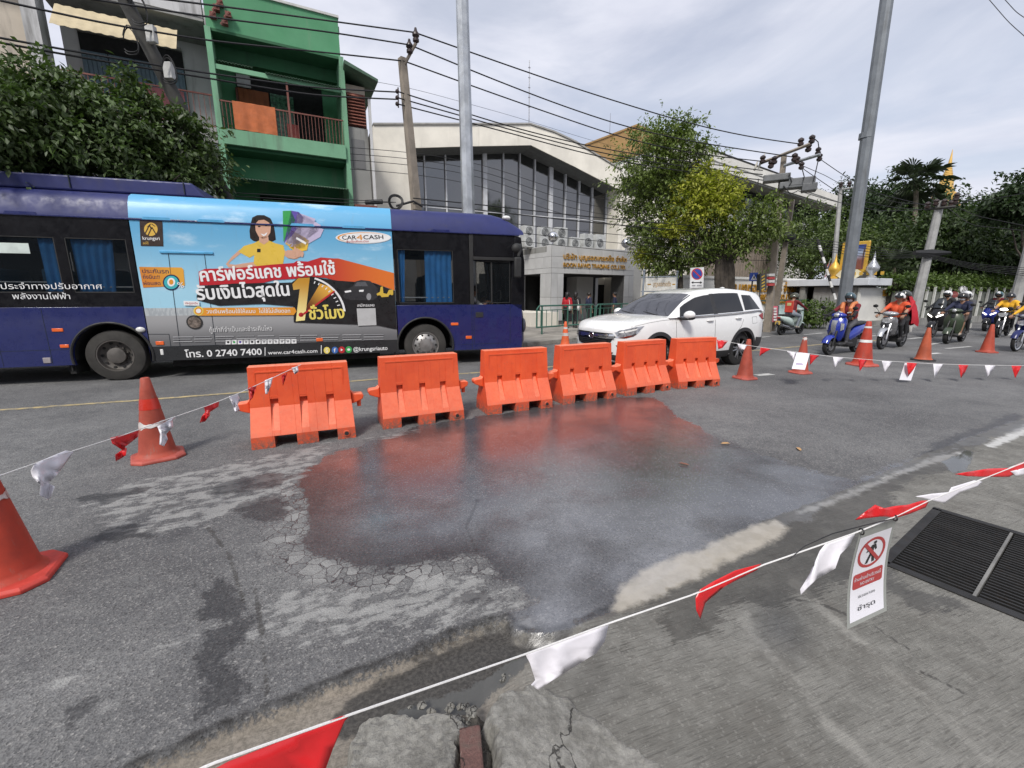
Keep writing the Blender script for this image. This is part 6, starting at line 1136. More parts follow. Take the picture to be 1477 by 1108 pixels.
P_BLU = pm('scooter_blue', (.015, .035, .30), .2, var=.04, bump=0, Coat_Weight=.6); P_SIL = pm('silver_grey_paint', (.22, .22, .23), .28, .5, var=.05, bump=0); P_BK = pm('gloss_black_paint', (.012, .012, .013), .15, bump=0); P_GRN = pm('army_green_paint', (.045, .062, .038), .3, bump=0); P_MIN = pm('pale_mint_paint', (.45, .54, .50), .25, bump=0); P_LSL = pm('bright_silver', (.45, .46, .48), .25, .6, bump=0)
RID = 'riders on motorcycles'
b, an, o = bike('blue and silver scooter coming past the tall banded cone', gp(1194, 512), hdg(243), P_BLU, 'scooter', P_LSL, scale=1.04)
r1 = person('rider in orange vest, white mask and dark teal helmet on the blue scooter', o, an, ride_pose(turn=.15), dict(shirt=C_DRD, pants=C_GRY, fore=C_BLK, glove=C_BLK, helmet=hel('teal', (.05, .09, .11)), mask=M_MASK, shoe=SHO), RID, 1.0)
mb = MB()
for s in (-1, 1): mb.tube([(-.02, s*.10, .93), (.055, s*.10, 1.10), (.09, s*.105, 1.22), (.03, s*.12, 1.345), (-.08, s*.12, 1.365), (-.17, s*.10, 1.25), (-.21, s*.10, 1.0)], [.05, .055, .055, .05, .05, .06, .06], 8)
vst = mb.obj('vest', pm('orange_vest_cloth', (.62, .20, .07), .6), r1); mb = MB()
for s in (-1, 1): mb.tube([(.125, s*.06, 1.10), (.135, s*.14, 1.12)], .022, 6)
mb.obj('reflective_strip', pm('vest_silver', (.45, .45, .40), .35), vst)['kind'] = 'stuff'
b, an, o = bike('silver grey underbone motorcycle carrying two people in red and orange', gp(1270.5, 504), hdg(240), P_SIL, 'underbone', lit=False, col3=P_LSL, scale=1.05)
person('rider in a loose orange red shirt with white and black helmet on the silver motorcycle', o, an, ride_pose(hx=.38, hz=1.0, foot=(.03, .20, .34), turn=.1), dict(shirt=C_ORG, pants=C_BLK, fore=SKIN, helmet=hel('white', (.68, .68, .68)), stripe=hel('black', (.015, .015, .016)), shoe=SHO, bulk=1.12, full=False), RID)
ps = person('passenger sitting behind the orange shirted rider under a draped red cloth', o, an, ride_pose(hx=.12, hz=.96, hw=.20, foot=(-.2, .22, .42), pel=(-.52, 0, .93), turn=-.15), dict(shirt=C_RED, pants=C_BLK, helmet=hel('grey', (.05, .055, .05)), shoe=SHO, full=False), RID)
mb = MB(); rg = []
for i, (z, rx, ry) in enumerate(((1.56, .10, .10), (1.50, .15, .15), (1.38, .17, .20), (1.25, .22, .26), (1.05, .26, .32), (.85, .30, .36), (.70, .32, .36))): rg.append([(-.42-.04*i*.5-rx*cos(q)*(.9 if abs(q) < 1.2 else 1.0), ry*sin(q)*(1+.06*sin(q*9)), z-.05*sin(q*5)*(i > 3)) for q in np.linspace(-2.35, 2.35, 26)])
mb.loft(rg, closed=False); mb.obj('cape', pm('red_cape_cloth', (.38, .010, .022), .7, bump=.4, bsc=12), ps, smooth=60, fix=False)
b, an, o = bike('black maxi scooter with two lit headlamp slits', gp(1342, 487), hdg(241), P_BK, 'maxi', lit=True, scale=1.12)
person('rider all in black with white topped helmet on the black maxi scooter', o, an, ride_pose(hx=.42, hz=1.08, hw=.33, foot=(.25, .17, .44), pel=(-.18, 0, .95)), dict(shirt=C_BLK, pants=C_BLK, glove=C_BLK, helmet=hel('white', (.68, .68, .68)), mask=C_BLK, bulk=1.08), RID)
b, an, o = bike('army green retro scooter beside the black maxi scooter', gp(1364.5, 496), hdg(240), P_GRN, 'vespa', P_BK, scale=1.06)
person('rider in navy jacket, brown shorts and white mask on the green scooter', o, an, ride_pose(turn=-.1), dict(shirt=C_NVY, pants=C_BRN, shin=SKIN, shoe=SAN, helmet=hel('brown', (.03, .026, .022)), mask=M_MASK, bulk=1.1, full=False), RID)
person('passenger in white helmet mostly hidden behind the navy jacket rider', o, an, ride_pose(hx=.05, hz=.98, hw=.18, foot=(-.2, .22, .40), pel=(-.50, 0, .92), turn=.2), dict(shirt=C_GRY, pants=C_BLK, helmet=hel('white', (.68, .68, .68))), RID)
b, an, o = bike('blue and white sport scooter with lit lamp behind the yellow shirt rider', gp(1420.5, 478), hdg(241), P_BLU, 'maxi', lit=True, scale=1.05, col3=P_BK)
person('rider in black and red jacket with teal helmet on the sport scooter', o, an, ride_pose(hx=.40, hz=1.06, hw=.32, foot=(.22, .16, .42), pel=(-.2, 0, .93)), dict(shirt=C_DRD, sleeve=C_BLK, pants=C_BLK, helmet=hel('sea_green', (.04, .11, .13)), stripe=hel('white', (.68, .68, .68)), mask=C_BLK), RID)
b, an, o = bike('black underbone motorcycle with bright lit headlamp', gp(1438, 487), hdg(238), P_BK, 'underbone', lit=True, scale=1.05)
person('rider in bright yellow shirt with black helmet on the black motorcycle', o, an, ride_pose(hx=.38, hz=1.0, foot=(.03, .2, .34)), dict(shirt=C_YEL, pants=C_BLK, fore=SKIN, helmet=hel('black', (.015, .015, .016)), full=False, bulk=1.12), RID)
b, an, o = bike('dark blue motorcycle cut by the frame edge, showing a spoked front wheel', gp(1464, 507), hdg(248), pm('dark_blue_paint', (.012, .018, .10), .25, bump=0), 'underbone', rimc=P_LSL, scale=1.0)
person('rider with black helmet cut by the frame edge on the dark blue motorcycle', o, an, ride_pose(hx=.38, hz=1.0, foot=(.03, .2, .34)), dict(shirt=C_YEL, pants=C_BLK, helmet=hel('black', (.015, .015, .016))), RID)
b, an, o = bike('pale mint scooter with yellow plate seen from behind near the far kerb', gp(1152, 481.5), hdg(62), P_MIN, 'vespa', P_LSL, plate=True, scale=.98)
r8 = person('rider in red delivery vest seen from behind on the pale mint scooter', o, an, ride_pose(turn=-.3), dict(shirt=C_DRD, pants=C_JEA, helmet=hel('camo', (.07, .075, .05)), shoe=SAN, full=False), RID)
mb = MB(); mb.box((-.30, 0, 1.10), (.03, .32, .44)); mb.box((-.02, 0, 1.08), (.03, .30, .40)); mb.obj('vest', pm('red_orange_vest', (.55, .06, .035), .6), r8, bev=.02); mb = MB(); mb.box((-.318, 0, 1.20), (.004, .16, .11)); mb.obj('vest_print', pm('vest_print_pale', (.55, .52, .25), .6), r8)
# walkers on the far pavement
WK = 'people walking on the far pavement'
def walker(lb, px, zoff, rz, wear, **kw):
    g = gp(px[0], px[1], .12); return person(lb, g, rz, stand_pose(**kw), wear, WK, .92)
w1 = walker('woman in red top and black trousers with white bag walking behind the green railing', (817, 473), 0, radians(55), dict(shirt=C_RED, pants=C_BLK, fore=SKIN, hair='long'), step=.12)
w2 = walker('person all in black with a white bag beside the woman in red', (829, 473), 0, radians(60), dict(shirt=C_BLK, pants=C_BLK, fore=SKIN, hair='long'), step=.08)
walker('man in navy shirt and dark trousers facing along the pavement behind the railing', (847.5, 470), 0, radians(20), dict(shirt=C_NVY, pants=C_BLK, fore=SKIN, hair='short'), step=.1)
walker('man in navy polo shirt with short black hair behind the car bonnet', (885.5, 468), 0, radians(160), dict(shirt=C_NVY, pants=C_GRY, fore=SKIN, hair='short'), step=.05)
for w, lb in ((w1, 'white shoulder bag carried by the woman in red'), (w2, 'white shoulder bag carried by the person in black')):
    mb = MB(); mb.box((-.02, -.20, .98), (.28, .10, .26), tx=.8); mb.tube([(-.1, -.2, 1.1), (-.05, -.12, 1.40), (.1, -.2, 1.1)], .012, 5); o = mb.obj('shoulder_bag', cloth('bag_white', (.62, .60, .57)), None, bev=.03); tag(o, lb, 'bag'); o.location = w.location; o.rotation_euler = w.rotation_euler; o.scale = (.92,)*3
person('guard in white shirt and cap standing in the gate canopy beside the hedge', gp(1189, 463, .12), radians(200), stand_pose(), dict(shirt=C_WHT, pants=C_BLK, fore=SKIN, helmet=hel('white', (.68, .68, .68)), full=False), None, .9)
# bus crew seen through the driver's window
def seat_pose(px): return dict(pelvis=(px, .62, 1.02), chest=(px+.03, .62, 1.33), neck=(px+.06, .62, 1.52), head=(px+.10, .62, 1.66), handL=(px+.42, .74, 1.42), handR=(px+.42, .50, 1.42), footL=(px+.55, .72, .98), footR=(px+.55, .52, .98), hdir=(1, 0, 0))
for lb, p_, wr in (('bus driver in pale shirt seen through the driver window', 1.15, dict(shirt=C_WHT, pants=C_BLK, fore=SKIN, hair='short')), ('person in dark clothes beside the driver seen through the bus window', 1.62, dict(shirt=C_BLK, pants=C_BLK, hair='short'))):
    J = seat_pose(p_)
    if p_ > 1.5:
        for k_, v in J.items():
            if k_ != 'hdir': J[k_] = (v[0]-.02, v[1]+.85, v[2]-.12)
    person(lb, BP.p, BP.rz, J, wr, None)
# ---------- buildings across the road ----------
def dpt(x, y, D):
    d = ray(x, y); t = D/hypot(d.x, d.y); return V((d.x*t, d.y*t, CAMH+d.z*t))
def gaz(x, D): p = dpt(x, 424, D); return (p.x, p.y)
def wallmat(nm, c, r=.85, stain=.4, dc=(.10, .095, .085), sc=.8, **k): return pm(nm, c, r, var=.10, sc=sc, dirt=stain, dcol=dc, dsc=.7, streak=True, bump=.15, bsc=30, bd=.01, **k)
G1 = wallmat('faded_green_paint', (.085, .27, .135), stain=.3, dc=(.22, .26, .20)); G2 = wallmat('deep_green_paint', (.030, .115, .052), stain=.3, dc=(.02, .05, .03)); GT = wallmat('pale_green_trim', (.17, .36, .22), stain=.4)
M_WW = wallmat('grey_white_plaster', (.52, .52, .515), stain=.5); M_CRM = wallmat('cream_plaster', (.77, .73, .64), stain=.22, dc=(.36, .33, .27)); M_BGE = wallmat('beige_plaster', (.50, .44, .36), stain=.35); M_CON = wallmat('raw_concrete_wall', (.26, .26, .245), stain=.5)
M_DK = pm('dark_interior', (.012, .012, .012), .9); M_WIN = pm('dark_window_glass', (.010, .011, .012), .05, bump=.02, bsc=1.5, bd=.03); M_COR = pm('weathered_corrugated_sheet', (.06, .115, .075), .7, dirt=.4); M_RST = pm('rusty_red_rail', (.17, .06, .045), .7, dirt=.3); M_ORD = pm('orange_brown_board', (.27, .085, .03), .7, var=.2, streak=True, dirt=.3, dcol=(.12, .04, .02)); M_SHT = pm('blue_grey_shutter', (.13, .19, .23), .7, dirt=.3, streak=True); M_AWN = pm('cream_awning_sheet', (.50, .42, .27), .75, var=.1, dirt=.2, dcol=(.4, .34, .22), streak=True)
def building(name, lb, pl): return thing(name, lb, 'building', pl.p, pl.rz)
class B:
    def __init__(s, root, pl): s.r = root; s.pl = pl
    def box(s, name, x0, x1, y0, y1, z0, z1, mat, par=None, bev=0): mb = MB(); mb.b2((x0, y0, z0), (x1, y1, z1)); return mb.obj(name, mat, par or s.r, smooth=0, bev=bev)
    def prism(s, name, poly, y0, y1, mat, par=None): mb = MB(); mb.prism(poly, y0, y1); return mb.obj(name, mat, par or s.r, smooth=0)
    def at(s, x, y, off=0.0): return s.pl.at(x, y, off)
def corrugated(b, name, x0, x1, y0, z0, y1, z1, mat, pitch=.09, amp=.018):
    n = int((x1-x0)/pitch*4); mb = MB(); rg = []
    for i in range(n+1): x = x0+(x1-x0)*i/n; h = amp*sin(2*pi*i/4); rg.append([(x, y0, z0+h), (x, y1, z1+h), (x, y1, z1+h-.012), (x, y0, z0+h-.012)])
    mb.loft(rg); return mb.obj(name, mat, b.r, smooth=50)
def railing(b, x0, x1, z0, z1, y, n, mat, extra=()):
    mb = MB(); mb.b2((x0, y-.02, z1-.04), (x1, y+.02, z1)); mb.b2((x0, y-.015, z0), (x1, y+.015, z0+.03)); r = mb.obj('railing', mat, b.r, smooth=0); bar = None
    for i in range(n):
        x = x0+(x1-x0)*(i+.5)/n
        if bar is None: mb = MB(); mb.b2((-.008, -.008, z0), (.008, .008, z1-.03)); bar = mb.obj('baluster', mat, r, smooth=0); o = bar
        else: o = bar.copy(); COL.objects.link(o); o.parent = r
        o.location = (x, y, 0)
    return r
SP = Plane(N0(18, 63), 63)
gb = building('shophouse', 'three storey green shophouse with an orange cloth over its balcony railing', SP); b = B(gb, SP)
XL, XRr = b.at(318, 200)[0], b.at(503, 215)[0]
b.box('parapet', XL, XRr-.06, -.0, .25, 9.74, 10.92, G1); b.box('parapet_cap', XL-.02, XRr-.03, -.05, .30, 10.92, 10.99, pm('pale_coping', (.5, .5, .47), .8)); b.box('fin', XRr-.12, XRr+.03, -.05, 1.7, 3.2, 9.74, GT); b.box('fin', XL-.06, XL+.10, -.05, 1.7, 3.2, 9.74, GT)
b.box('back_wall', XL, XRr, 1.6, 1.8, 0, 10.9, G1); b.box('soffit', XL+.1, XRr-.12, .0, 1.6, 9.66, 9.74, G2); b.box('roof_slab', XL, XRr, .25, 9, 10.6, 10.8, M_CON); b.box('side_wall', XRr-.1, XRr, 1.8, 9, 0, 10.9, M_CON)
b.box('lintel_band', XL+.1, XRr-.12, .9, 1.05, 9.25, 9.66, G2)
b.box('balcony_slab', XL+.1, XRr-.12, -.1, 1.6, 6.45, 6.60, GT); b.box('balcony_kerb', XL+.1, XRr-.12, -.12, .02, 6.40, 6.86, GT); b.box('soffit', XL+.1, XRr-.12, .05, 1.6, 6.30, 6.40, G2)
corrugated(b, 'awning', XL+.12, XL+1.15, .05, 8.88, .9, 9.0, M_COR); corrugated(b, 'awning', XL+1.5, XRr-.14, -.15, 8.72, .9, 8.93, M_COR); b.box('awning_beam', XL+.1, XRr-.12, -.02, .06, 8.60, 8.74, GT)
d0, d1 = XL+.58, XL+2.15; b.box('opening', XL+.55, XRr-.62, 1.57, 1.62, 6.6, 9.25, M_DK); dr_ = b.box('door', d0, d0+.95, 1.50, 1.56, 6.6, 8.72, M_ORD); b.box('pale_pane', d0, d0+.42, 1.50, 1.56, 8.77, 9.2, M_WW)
for i in range(6): b.box('plank', d0+.02+i*.157, d0+.14+i*.157, 1.48, 1.50, 6.65, 8.68, M_ORD, dr_)
b.box('green_pane', d0+1.0, d0+1.75, 1.50, 1.55, 6.6, 8.72, pm('patterned_green_glass', (.05, .14, .08), .3, var=.7, sc=9)); b.box('red_cabinet', d0+1.45, d0+1.85, 1.35, 1.5, 7.2, 7.75, pm('red_cabinet_paint', (.27, .05, .04), .6)); b.box('door_post', d0-.07, d0-.01, 1.46, 1.56, 6.6, 8.7, M_RST)
railing(b, XL+.1, XRr-.12, 6.86, 7.72, .0, 34, M_RST); b.box('railing_post', XL+2.08, XL+2.14, -.03, .03, 6.6, 8.6, M_RST)
c0, c1 = b.at(335, 149), b.at(401, 200)
mb = MB(); n = 14; rg = []
for i in range(n+1): x = c0[0]+(c1[0]-c0[0])*i/n; rg.append([(x, -.045+.012*sin(i*1.7), 7.74), (x, -.06+.02*sin(i*1.3+1), 7.3), (x, -.06+.025*sin(i*1.5), 6.90-.02*(i/n))])
mb.loft(rg, closed=False); oc_ = mb.obj('hanging_cloth', pm('orange_dotted_cloth', (.46, .135, .05), .9, var=.15, bump=.3, bsc=40), None, smooth=60); oc_.location = SP.p; oc_.rotation_euler = (0, 0, SP.rz); tag(oc_, 'orange cloth hung over the green balcony railing to dry', 'cloth')
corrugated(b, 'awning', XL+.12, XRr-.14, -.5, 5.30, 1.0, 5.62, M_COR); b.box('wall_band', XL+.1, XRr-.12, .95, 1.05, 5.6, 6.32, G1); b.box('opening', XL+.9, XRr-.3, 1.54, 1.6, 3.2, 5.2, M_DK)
for i in range(3): b.box('window', XL+1.0+i*.95, XL+1.85+i*.95, 1.50, 1.54, 4.1, 5.0, M_WIN)
b.box('window_strip', XL+1.0, XRr-.4, 1.46, 1.5, 5.0, 5.06, GT)
mb = MB()
for p in ((313, 15), (308, 25), (330, 25), (325, 35), (318, 8)): q = b.at(*p); mb.box((q[0], -.1, q[1]), (.16, .2, .14)); mb.cyl((q[0]-.1, -.12, q[1]-.1), (q[0]+.05, -.2, q[1]+.05), .05, n=8)
mb.obj('wall_bracket', M_RST, gb, smooth=0)
# grey white shophouse
wb_ = building('shophouse', 'grey white shophouse with a cream awning and blue grey shutters behind the tree', SP); b = B(wb_, SP); W0 = b.at(60, 60)[0]; W1 = XL-.07
b.box('parapet', W0, W1, -.02, .3, 9.95, 12.4, M_WW); b.box('soffit', W0, W1, .0, 1.6, 9.85, 9.95, M_CON); b.box('back_wall', W0, W1, 1.6, 1.8, 0, 11, M_WW); b.box('column', W0-.28, W0+.05, -.1, .5, 0, 12.4, M_WW); b.box('slab', W0, W1, -.05, 1.6, 6.4, 6.85, M_CON); b.box('soffit', W0, W1, .05, 1.6, 6.25, 6.38, M_WW); b.box('second_wall', W0, W1, 1.0, 1.1, 3, 6.25, M_WW)
b.box('opening', W0+.40, W1-.85, 1.55, 1.6, 6.9, 9.5, M_DK); b.box('window_rail', W0+.40, W1-.85, 1.44, 1.55, 9.5, 9.58, M_CON)
for i in range(4):
    x0 = W0+.42+i*.65; s_ = b.box('shutter', x0, x0+.62, 1.48, 1.54, 6.9, 8.98, M_SHT)
    for j in range(5): b.box('slat', x0+.03+j*.11, x0+.12+j*.11, 1.455, 1.48, 6.95, 8.92, M_SHT, s_)
railing(b, W0+.05, W1-.02, 6.88, 7.83, .02, 26, M_RST); b.box('balcony_board', W1-1.7, W1-.75, -.02, -.0, 6.95, 7.75, pm('maroon_board', (.10, .025, .03), .8, var=.3, sc=14))
p0, p1 = b.at(75, 14), b.at(254, 60)
mb = MB(); n = 44; rg = []
for i in range(n+1): x = -5.02+2.75*i/n; h = .012*sin(i*1.6); rg.append([(x, .05, 9.47+h), (x, -.6, 8.70+h), (x, -.6, 8.685+h), (x, .05, 9.455+h)])
mb.loft(rg); mb.obj('awning', M_AWN, wb_, smooth=50)
# beige building at the frame edge
eb = building('shophouse', 'beige and pale green shophouse corner at the frame edge beside the leaning pole', SP); b = B(eb, SP)
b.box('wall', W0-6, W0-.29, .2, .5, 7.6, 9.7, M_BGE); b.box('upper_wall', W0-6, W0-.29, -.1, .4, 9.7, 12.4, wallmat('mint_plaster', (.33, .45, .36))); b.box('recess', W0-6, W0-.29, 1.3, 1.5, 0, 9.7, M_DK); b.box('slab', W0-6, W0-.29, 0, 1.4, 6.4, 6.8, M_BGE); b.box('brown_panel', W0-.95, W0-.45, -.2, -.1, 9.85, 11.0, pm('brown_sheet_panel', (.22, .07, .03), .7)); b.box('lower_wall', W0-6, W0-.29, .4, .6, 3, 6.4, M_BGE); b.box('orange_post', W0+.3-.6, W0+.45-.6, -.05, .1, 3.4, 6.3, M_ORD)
# narrow louvred building
lb_ = building('shophouse', 'narrow concrete building with brown louvres under a dark green eave', SP); b = B(lb_, SP); l0 = XRr+.04; l1 = b.at(531, 180)[0]
b.box('wall', l0, l1, .15, 6, 0, 7.6, M_CON); b.box('upper_wall', l0, l1, .3, 6, 7.6, 9.05, M_BGE); fr_ = b.box('louvre_frame', l0+.02, l1-.02, .2, .32, 7.65, 8.75, M_RST)
for i in range(10):
    mb = MB(); mb.box((0, 0, 0), (l1-l0-.1, .14, .02)); o = mb.obj('louvre', pm('brown_louvre', (.26, .10, .07), .7), fr_, smooth=0); o.location = ((l0+l1)/2, .15, 7.72+i*.105); o.rotation_euler = (radians(35), 0, 0)
b.prism('eave', [(l0-.05, 9.35), (l1+.35, 9.0), (l1+.35, 9.08), (l0-.05, 9.47)], -.5, 6, M_COR); b.box('pipe', l1+.05, l1+.14, .0, .1, 3, 8.6, M_WW); b.box('window', l0+.1, l1-.1, .1, .17, 3.4, 4.7, M_DK); b.box('hood', l0, l1+.1, -.3, .15, 4.75, 4.85, M_RST); b.box('patch', l0+.1, l0+.55, .135, .15, 6.2, 7.2, wallmat('grey_patch', (.15, .15, .15)))
# ---------- glazed company hall ----------
HP = Plane(N0(23, 66), 66); hb_ = building('company_hall', 'cream company hall with a low gable roof and tall dark glass front', HP); b = B(hb_, HP)
fas = [b.at(*p) for p in ((538, 181), (765, 180.5), (800, 192), (830, 206), (897, 247), (899, 276), (890, 272), (828, 240), (766, 209.5), (680, 211), (594, 213.5), (594, 330), (538, 330))]
fas = [(x, z if i not in (11, 12) else 0.0) for i, (x, z) in enumerate(fas)]
b.prism('fascia', fas, 0, 1.3, M_CRM)
rt = fas[:5]; mb = MB(); n = len(rt); mb.add([(x, -.06, z+.02) for x, z in rt]+[(x, 22, z+.02) for x, z in rt]+[(x, -.06, z+.10) for x, z in rt]+[(x, 22, z+.10) for x, z in rt], [(i, i+1, n+i+1, n+i) for i in range(n-1)]+[(2*n+i, 2*n+i+1, 3*n+i+1, 3*n+i) for i in range(n-1)]+[(i, i+1, 2*n+i+1, 2*n+i) for i in range(n-1)]); mb.obj('roof', pm('grey_roof_edge', (.33, .32, .30), .8), hb_, smooth=0)
gx0 = b.at(597, 260)[0]; GY_ = 1.35
def soff(x): return float(np.interp(x, [fas[10][0], fas[9][0], fas[8][0], fas[7][0], fas[6][0]], [fas[10][1], fas[9][1], fas[8][1], fas[7][1], fas[6][1]]))
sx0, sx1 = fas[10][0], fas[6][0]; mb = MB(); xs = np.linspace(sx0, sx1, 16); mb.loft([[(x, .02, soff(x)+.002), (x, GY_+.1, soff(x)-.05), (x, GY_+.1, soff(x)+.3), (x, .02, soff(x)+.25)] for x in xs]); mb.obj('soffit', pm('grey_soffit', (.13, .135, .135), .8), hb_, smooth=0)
mpx = [597, 613, 643, 672, 699, 725.5, 749, 770.6, 794, 815, 835, 854, 875]; wide = {4, 8}; M_MUL = pm('white_mullion', (.55, .56, .58), .5); M_HGL = pm('hall_reflective_glass', (.012, .013, .014), .03, bump=.03, bsc=.8, bd=.05, IOR=2.4); mx_ = [b.at(x, 270, GY_)[0] for x in mpx]; zb0 = 3.9; ztr = 6.15
b.box('core', mx_[0], mx_[-1]+1.2, GY_+.5, 16, 0, 8.2, M_DK)
for i in range(len(mx_)-1):
    a, c = mx_[i], mx_[i+1]; pa = .03
    for z0, z1a, z1c in ((zb0, ztr, ztr), (ztr+.05, soff(a)-.06, soff(c)-.06)):
        t1, t2 = max(z0+.02, z1a), max(z0+.02, z1c); mb = MB(); yt = random.uniform(-.012, .012); xm = (a+c)/2
        mb.prism([(a+pa, z0), (c-pa, z0), (c-pa, t2), (xm, max(t1, t2, soff(xm)-.06) if z0 > ztr else t2), (a+pa, t1)], GY_+.02+yt, GY_+.04+yt); mb.obj('glass_pane', M_HGL, hb_, smooth=0)
for i, x in enumerate(mx_): w_ = .12 if i in wide else .035; b.box('mullion', x-w_, x+w_, GY_-.12, GY_+.06, 3.0, soff(x)-.03, M_MUL)
b.box('transom', mx_[0], mx_[-1], GY_-.03, GY_+.05, ztr, ztr+.05, M_MUL); b.box('sill_wall', mx_[0]-.2, mx_[-1]+.3, GY_-.05, GY_+.3, 2.2, zb0, M_CRM)
b.box('end_wall', mx_[-1]+.04, fas[5][0], .0, 1.2, 0, fas[6][1], M_CRM); b.box('long_side_wall', fas[5][0], fas[5][0]+6, .3, .5, 0, 7.6, M_CRM); b.box('brick_vent', mx_[-1]+.9, mx_[-1]+2.2, .25, .3, 4.6, 6.4, M_CRM)
for i in range(9): b.box('vent_slat', fas[5][0]+.7, fas[5][0]+2.6, .2, .3, 4.0+i*.22, 4.06+i*.22, M_CON)
for i in range(9): x = b.at(921+i*5.5, 400)[0]; b.box('window_bar', x, x+.06, .14, .2, 2.6, 4.0, M_DK)
b.box('grey_wall', fas[5][0]-.6, fas[5][0]+1.5, -.35, .0, 0, 4.0, wallmat('grey_stone_tile', (.27, .27, .265), stain=.2))
mb = MB(); q = b.at(763, 180, 4.0); mb.cyl((q[0], 4, 10), (q[0], 4, q[1]+3.6), .035, .02, 6)
for i in range(5): mb.box((q[0], 4, q[1]+1+i*.55), (.13, .05, .04))
mb.obj('roof_aerial', M_STL, hb_)
# entrance block faced with grey tiles
ec = dpt(795, 424, 21.3); EP = Plane((ec.x, ec.y), 58); en = building('entrance_block', 'grey tiled entrance block with gold company lettering and dark doorway', EP); b = B(en, EP)
E1 = b.at(915, 380)[0]; ztop = zat(795, 353, ec).z; zlin = zat(795, 394, ec).z; M_TIL = wallmat('grey_facing_tile', (.48, .48, .475), stain=.15); M_JNT = pm('dark_tile_joint', (.10, .10, .10), .9)
c1_ = b.at(812, 430)[0]; c2_ = b.at(899, 430)[0]; LB = 2.7
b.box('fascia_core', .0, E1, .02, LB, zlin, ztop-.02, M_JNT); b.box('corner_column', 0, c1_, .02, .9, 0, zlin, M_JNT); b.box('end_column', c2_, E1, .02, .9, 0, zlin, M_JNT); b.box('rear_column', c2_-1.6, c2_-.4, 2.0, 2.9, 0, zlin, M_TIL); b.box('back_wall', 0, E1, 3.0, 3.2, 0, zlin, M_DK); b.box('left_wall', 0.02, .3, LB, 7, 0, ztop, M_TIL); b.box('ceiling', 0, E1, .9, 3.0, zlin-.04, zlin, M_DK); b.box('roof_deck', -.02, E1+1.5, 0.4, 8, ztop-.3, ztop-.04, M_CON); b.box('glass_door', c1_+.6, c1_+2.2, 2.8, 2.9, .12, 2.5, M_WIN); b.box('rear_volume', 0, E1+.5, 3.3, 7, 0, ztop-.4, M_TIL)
def tiles(x0, x1, z0, z1, nx, nz, y=-.0, face='f'):
    dx, dz = (x1-x0)/nx, (z1-z0)/nz; proto = None
    for i in range(nx):
        for j in range(nz):
            if proto is None:
                mb = MB(); mb.box((0, 0, 0), (dx-.014, .03, dz-.014)) if face == 'f' else mb.box((0, 0, 0), (.03, dx-.014, dz-.014)); proto = mb.obj('tile', M_TIL, en, smooth=0); o = proto
            else: o = proto.copy(); COL.objects.link(o); o.parent = en
            a = x0+dx*(i+.5); o.location = (a, y, z0+dz*(j+.5)) if face == 'f' else (y, a, z0+dz*(j+.5))
tiles(0, E1, zlin+.25, ztop, 7, 2); tiles(0, E1, zlin, zlin+.25, 7, 1); tiles(0, c1_, .3, zlin, 2, 2); tiles(c2_, E1, .3, zlin, 2, 2); tiles(.02, .9, .3, zlin, 2, 2, -.0, 's'); tiles(.02, LB, zlin+.25, ztop, 4, 2, 0, 's'); tiles(.02, LB, zlin, zlin+.25, 4, 1, 0, 's')
b.box('plinth', -1.6, .0, -.6, 3.0, 0, .75, M_CRM); b.box('left_recess', -2.6, -.02, 2.3, 2.5, .3, zlin, M_DK); b.box('left_frame', -2.0, -1.8, 2.2, 2.3, .3, zlin, M_TIL)
M_GLD = pm('gold_letters', (.56, .30, .045), .35, .5, var=.15, bump=0)
q0, q1 = b.at(812, 375), b.at(902.5, 379.5); writing('lettering', 'บริษัท บุญรอดเทรดดิ้ง จำกัด', M_GLD, en, (q0[0], -.045, q0[1]+.05), sx=q1[0]-q0[0], h=.36, depth=.02)
q0, q1 = b.at(812, 384.5), b.at(901.5, 389.5); writing('lettering', 'BOON RAWD TRADING CO.,LTD.', M_GLD, en, (q0[0], -.045, q0[1]-.02), sx=q1[0]-q0[0], h=.30, depth=.02)
# air conditioning units on the entrance roof
M_ACW = pm('white_ac_casing', (.52, .53, .52), .5, dirt=.3); M_ACF = pm('ac_grille_dark', (.09, .095, .10), .6)
def acu(x0, x1, y0, y1, fans, lb):
    p, q = EP.at(x0, y1, 1.6), EP.at(x1, y0, 1.6); w = q[0]-p[0]; h = max(.5, q[1]-(ztop-.04)); r = thing('air_conditioner', lb, 'air conditioner', EP.w(p[0]+w/2, 1.6, ztop-.04), EP.rz, 'air conditioner units on the entrance roof'); mb = MB(); mb.b2((-w/2, 0, .06), (w/2, .38, h)); mb.b2((-w/2+.05, .05, 0), (-w/2+.15, .33, .06)); mb.b2((w/2-.15, .05, 0), (w/2-.05, .33, .06)); mb.obj('casing', M_ACW, r, smooth=0, bev=.015)
    for i in range(fans):
        z = .06+(h-.06)*(i+.5)/fans; mb = MB(); mb.tube([(-.04*w, -.004, z), (-.04*w, .01, z)], min(w*.36, h/fans*.42), 18); f = mb.obj('fan_grille', M_ACF, r, smooth=0)
        for rr in (.28, .18, .08): mb = MB(); mb.tube([(-.04*w+w*rr*cos(a), -.008, z+w*rr*sin(a)) for a in np.linspace(0, 2*pi, 15)], .008, 4); mb.obj('grille_ring', M_ACW, f)
for i, a in enumerate(((757, 771, 326, 352, 2, 'tall double fan air conditioner at the bus end of the entrance roof'), (780, 794, 328, 352, 2, 'tall double fan air conditioner behind the mirrored ball'), (803, 819, 329, 354, 2, 'double fan air conditioner just past the mirrored ball'), (824, 837, 343, 356, 1, 'lowest small air conditioner on the entrance roof'), (842, 856, 338, 357, 1, 'single fan air conditioner, second from the tree end'), (860, 873, 339, 358, 1, 'single fan air conditioner at the tree end of the roof'))): acu(*a)
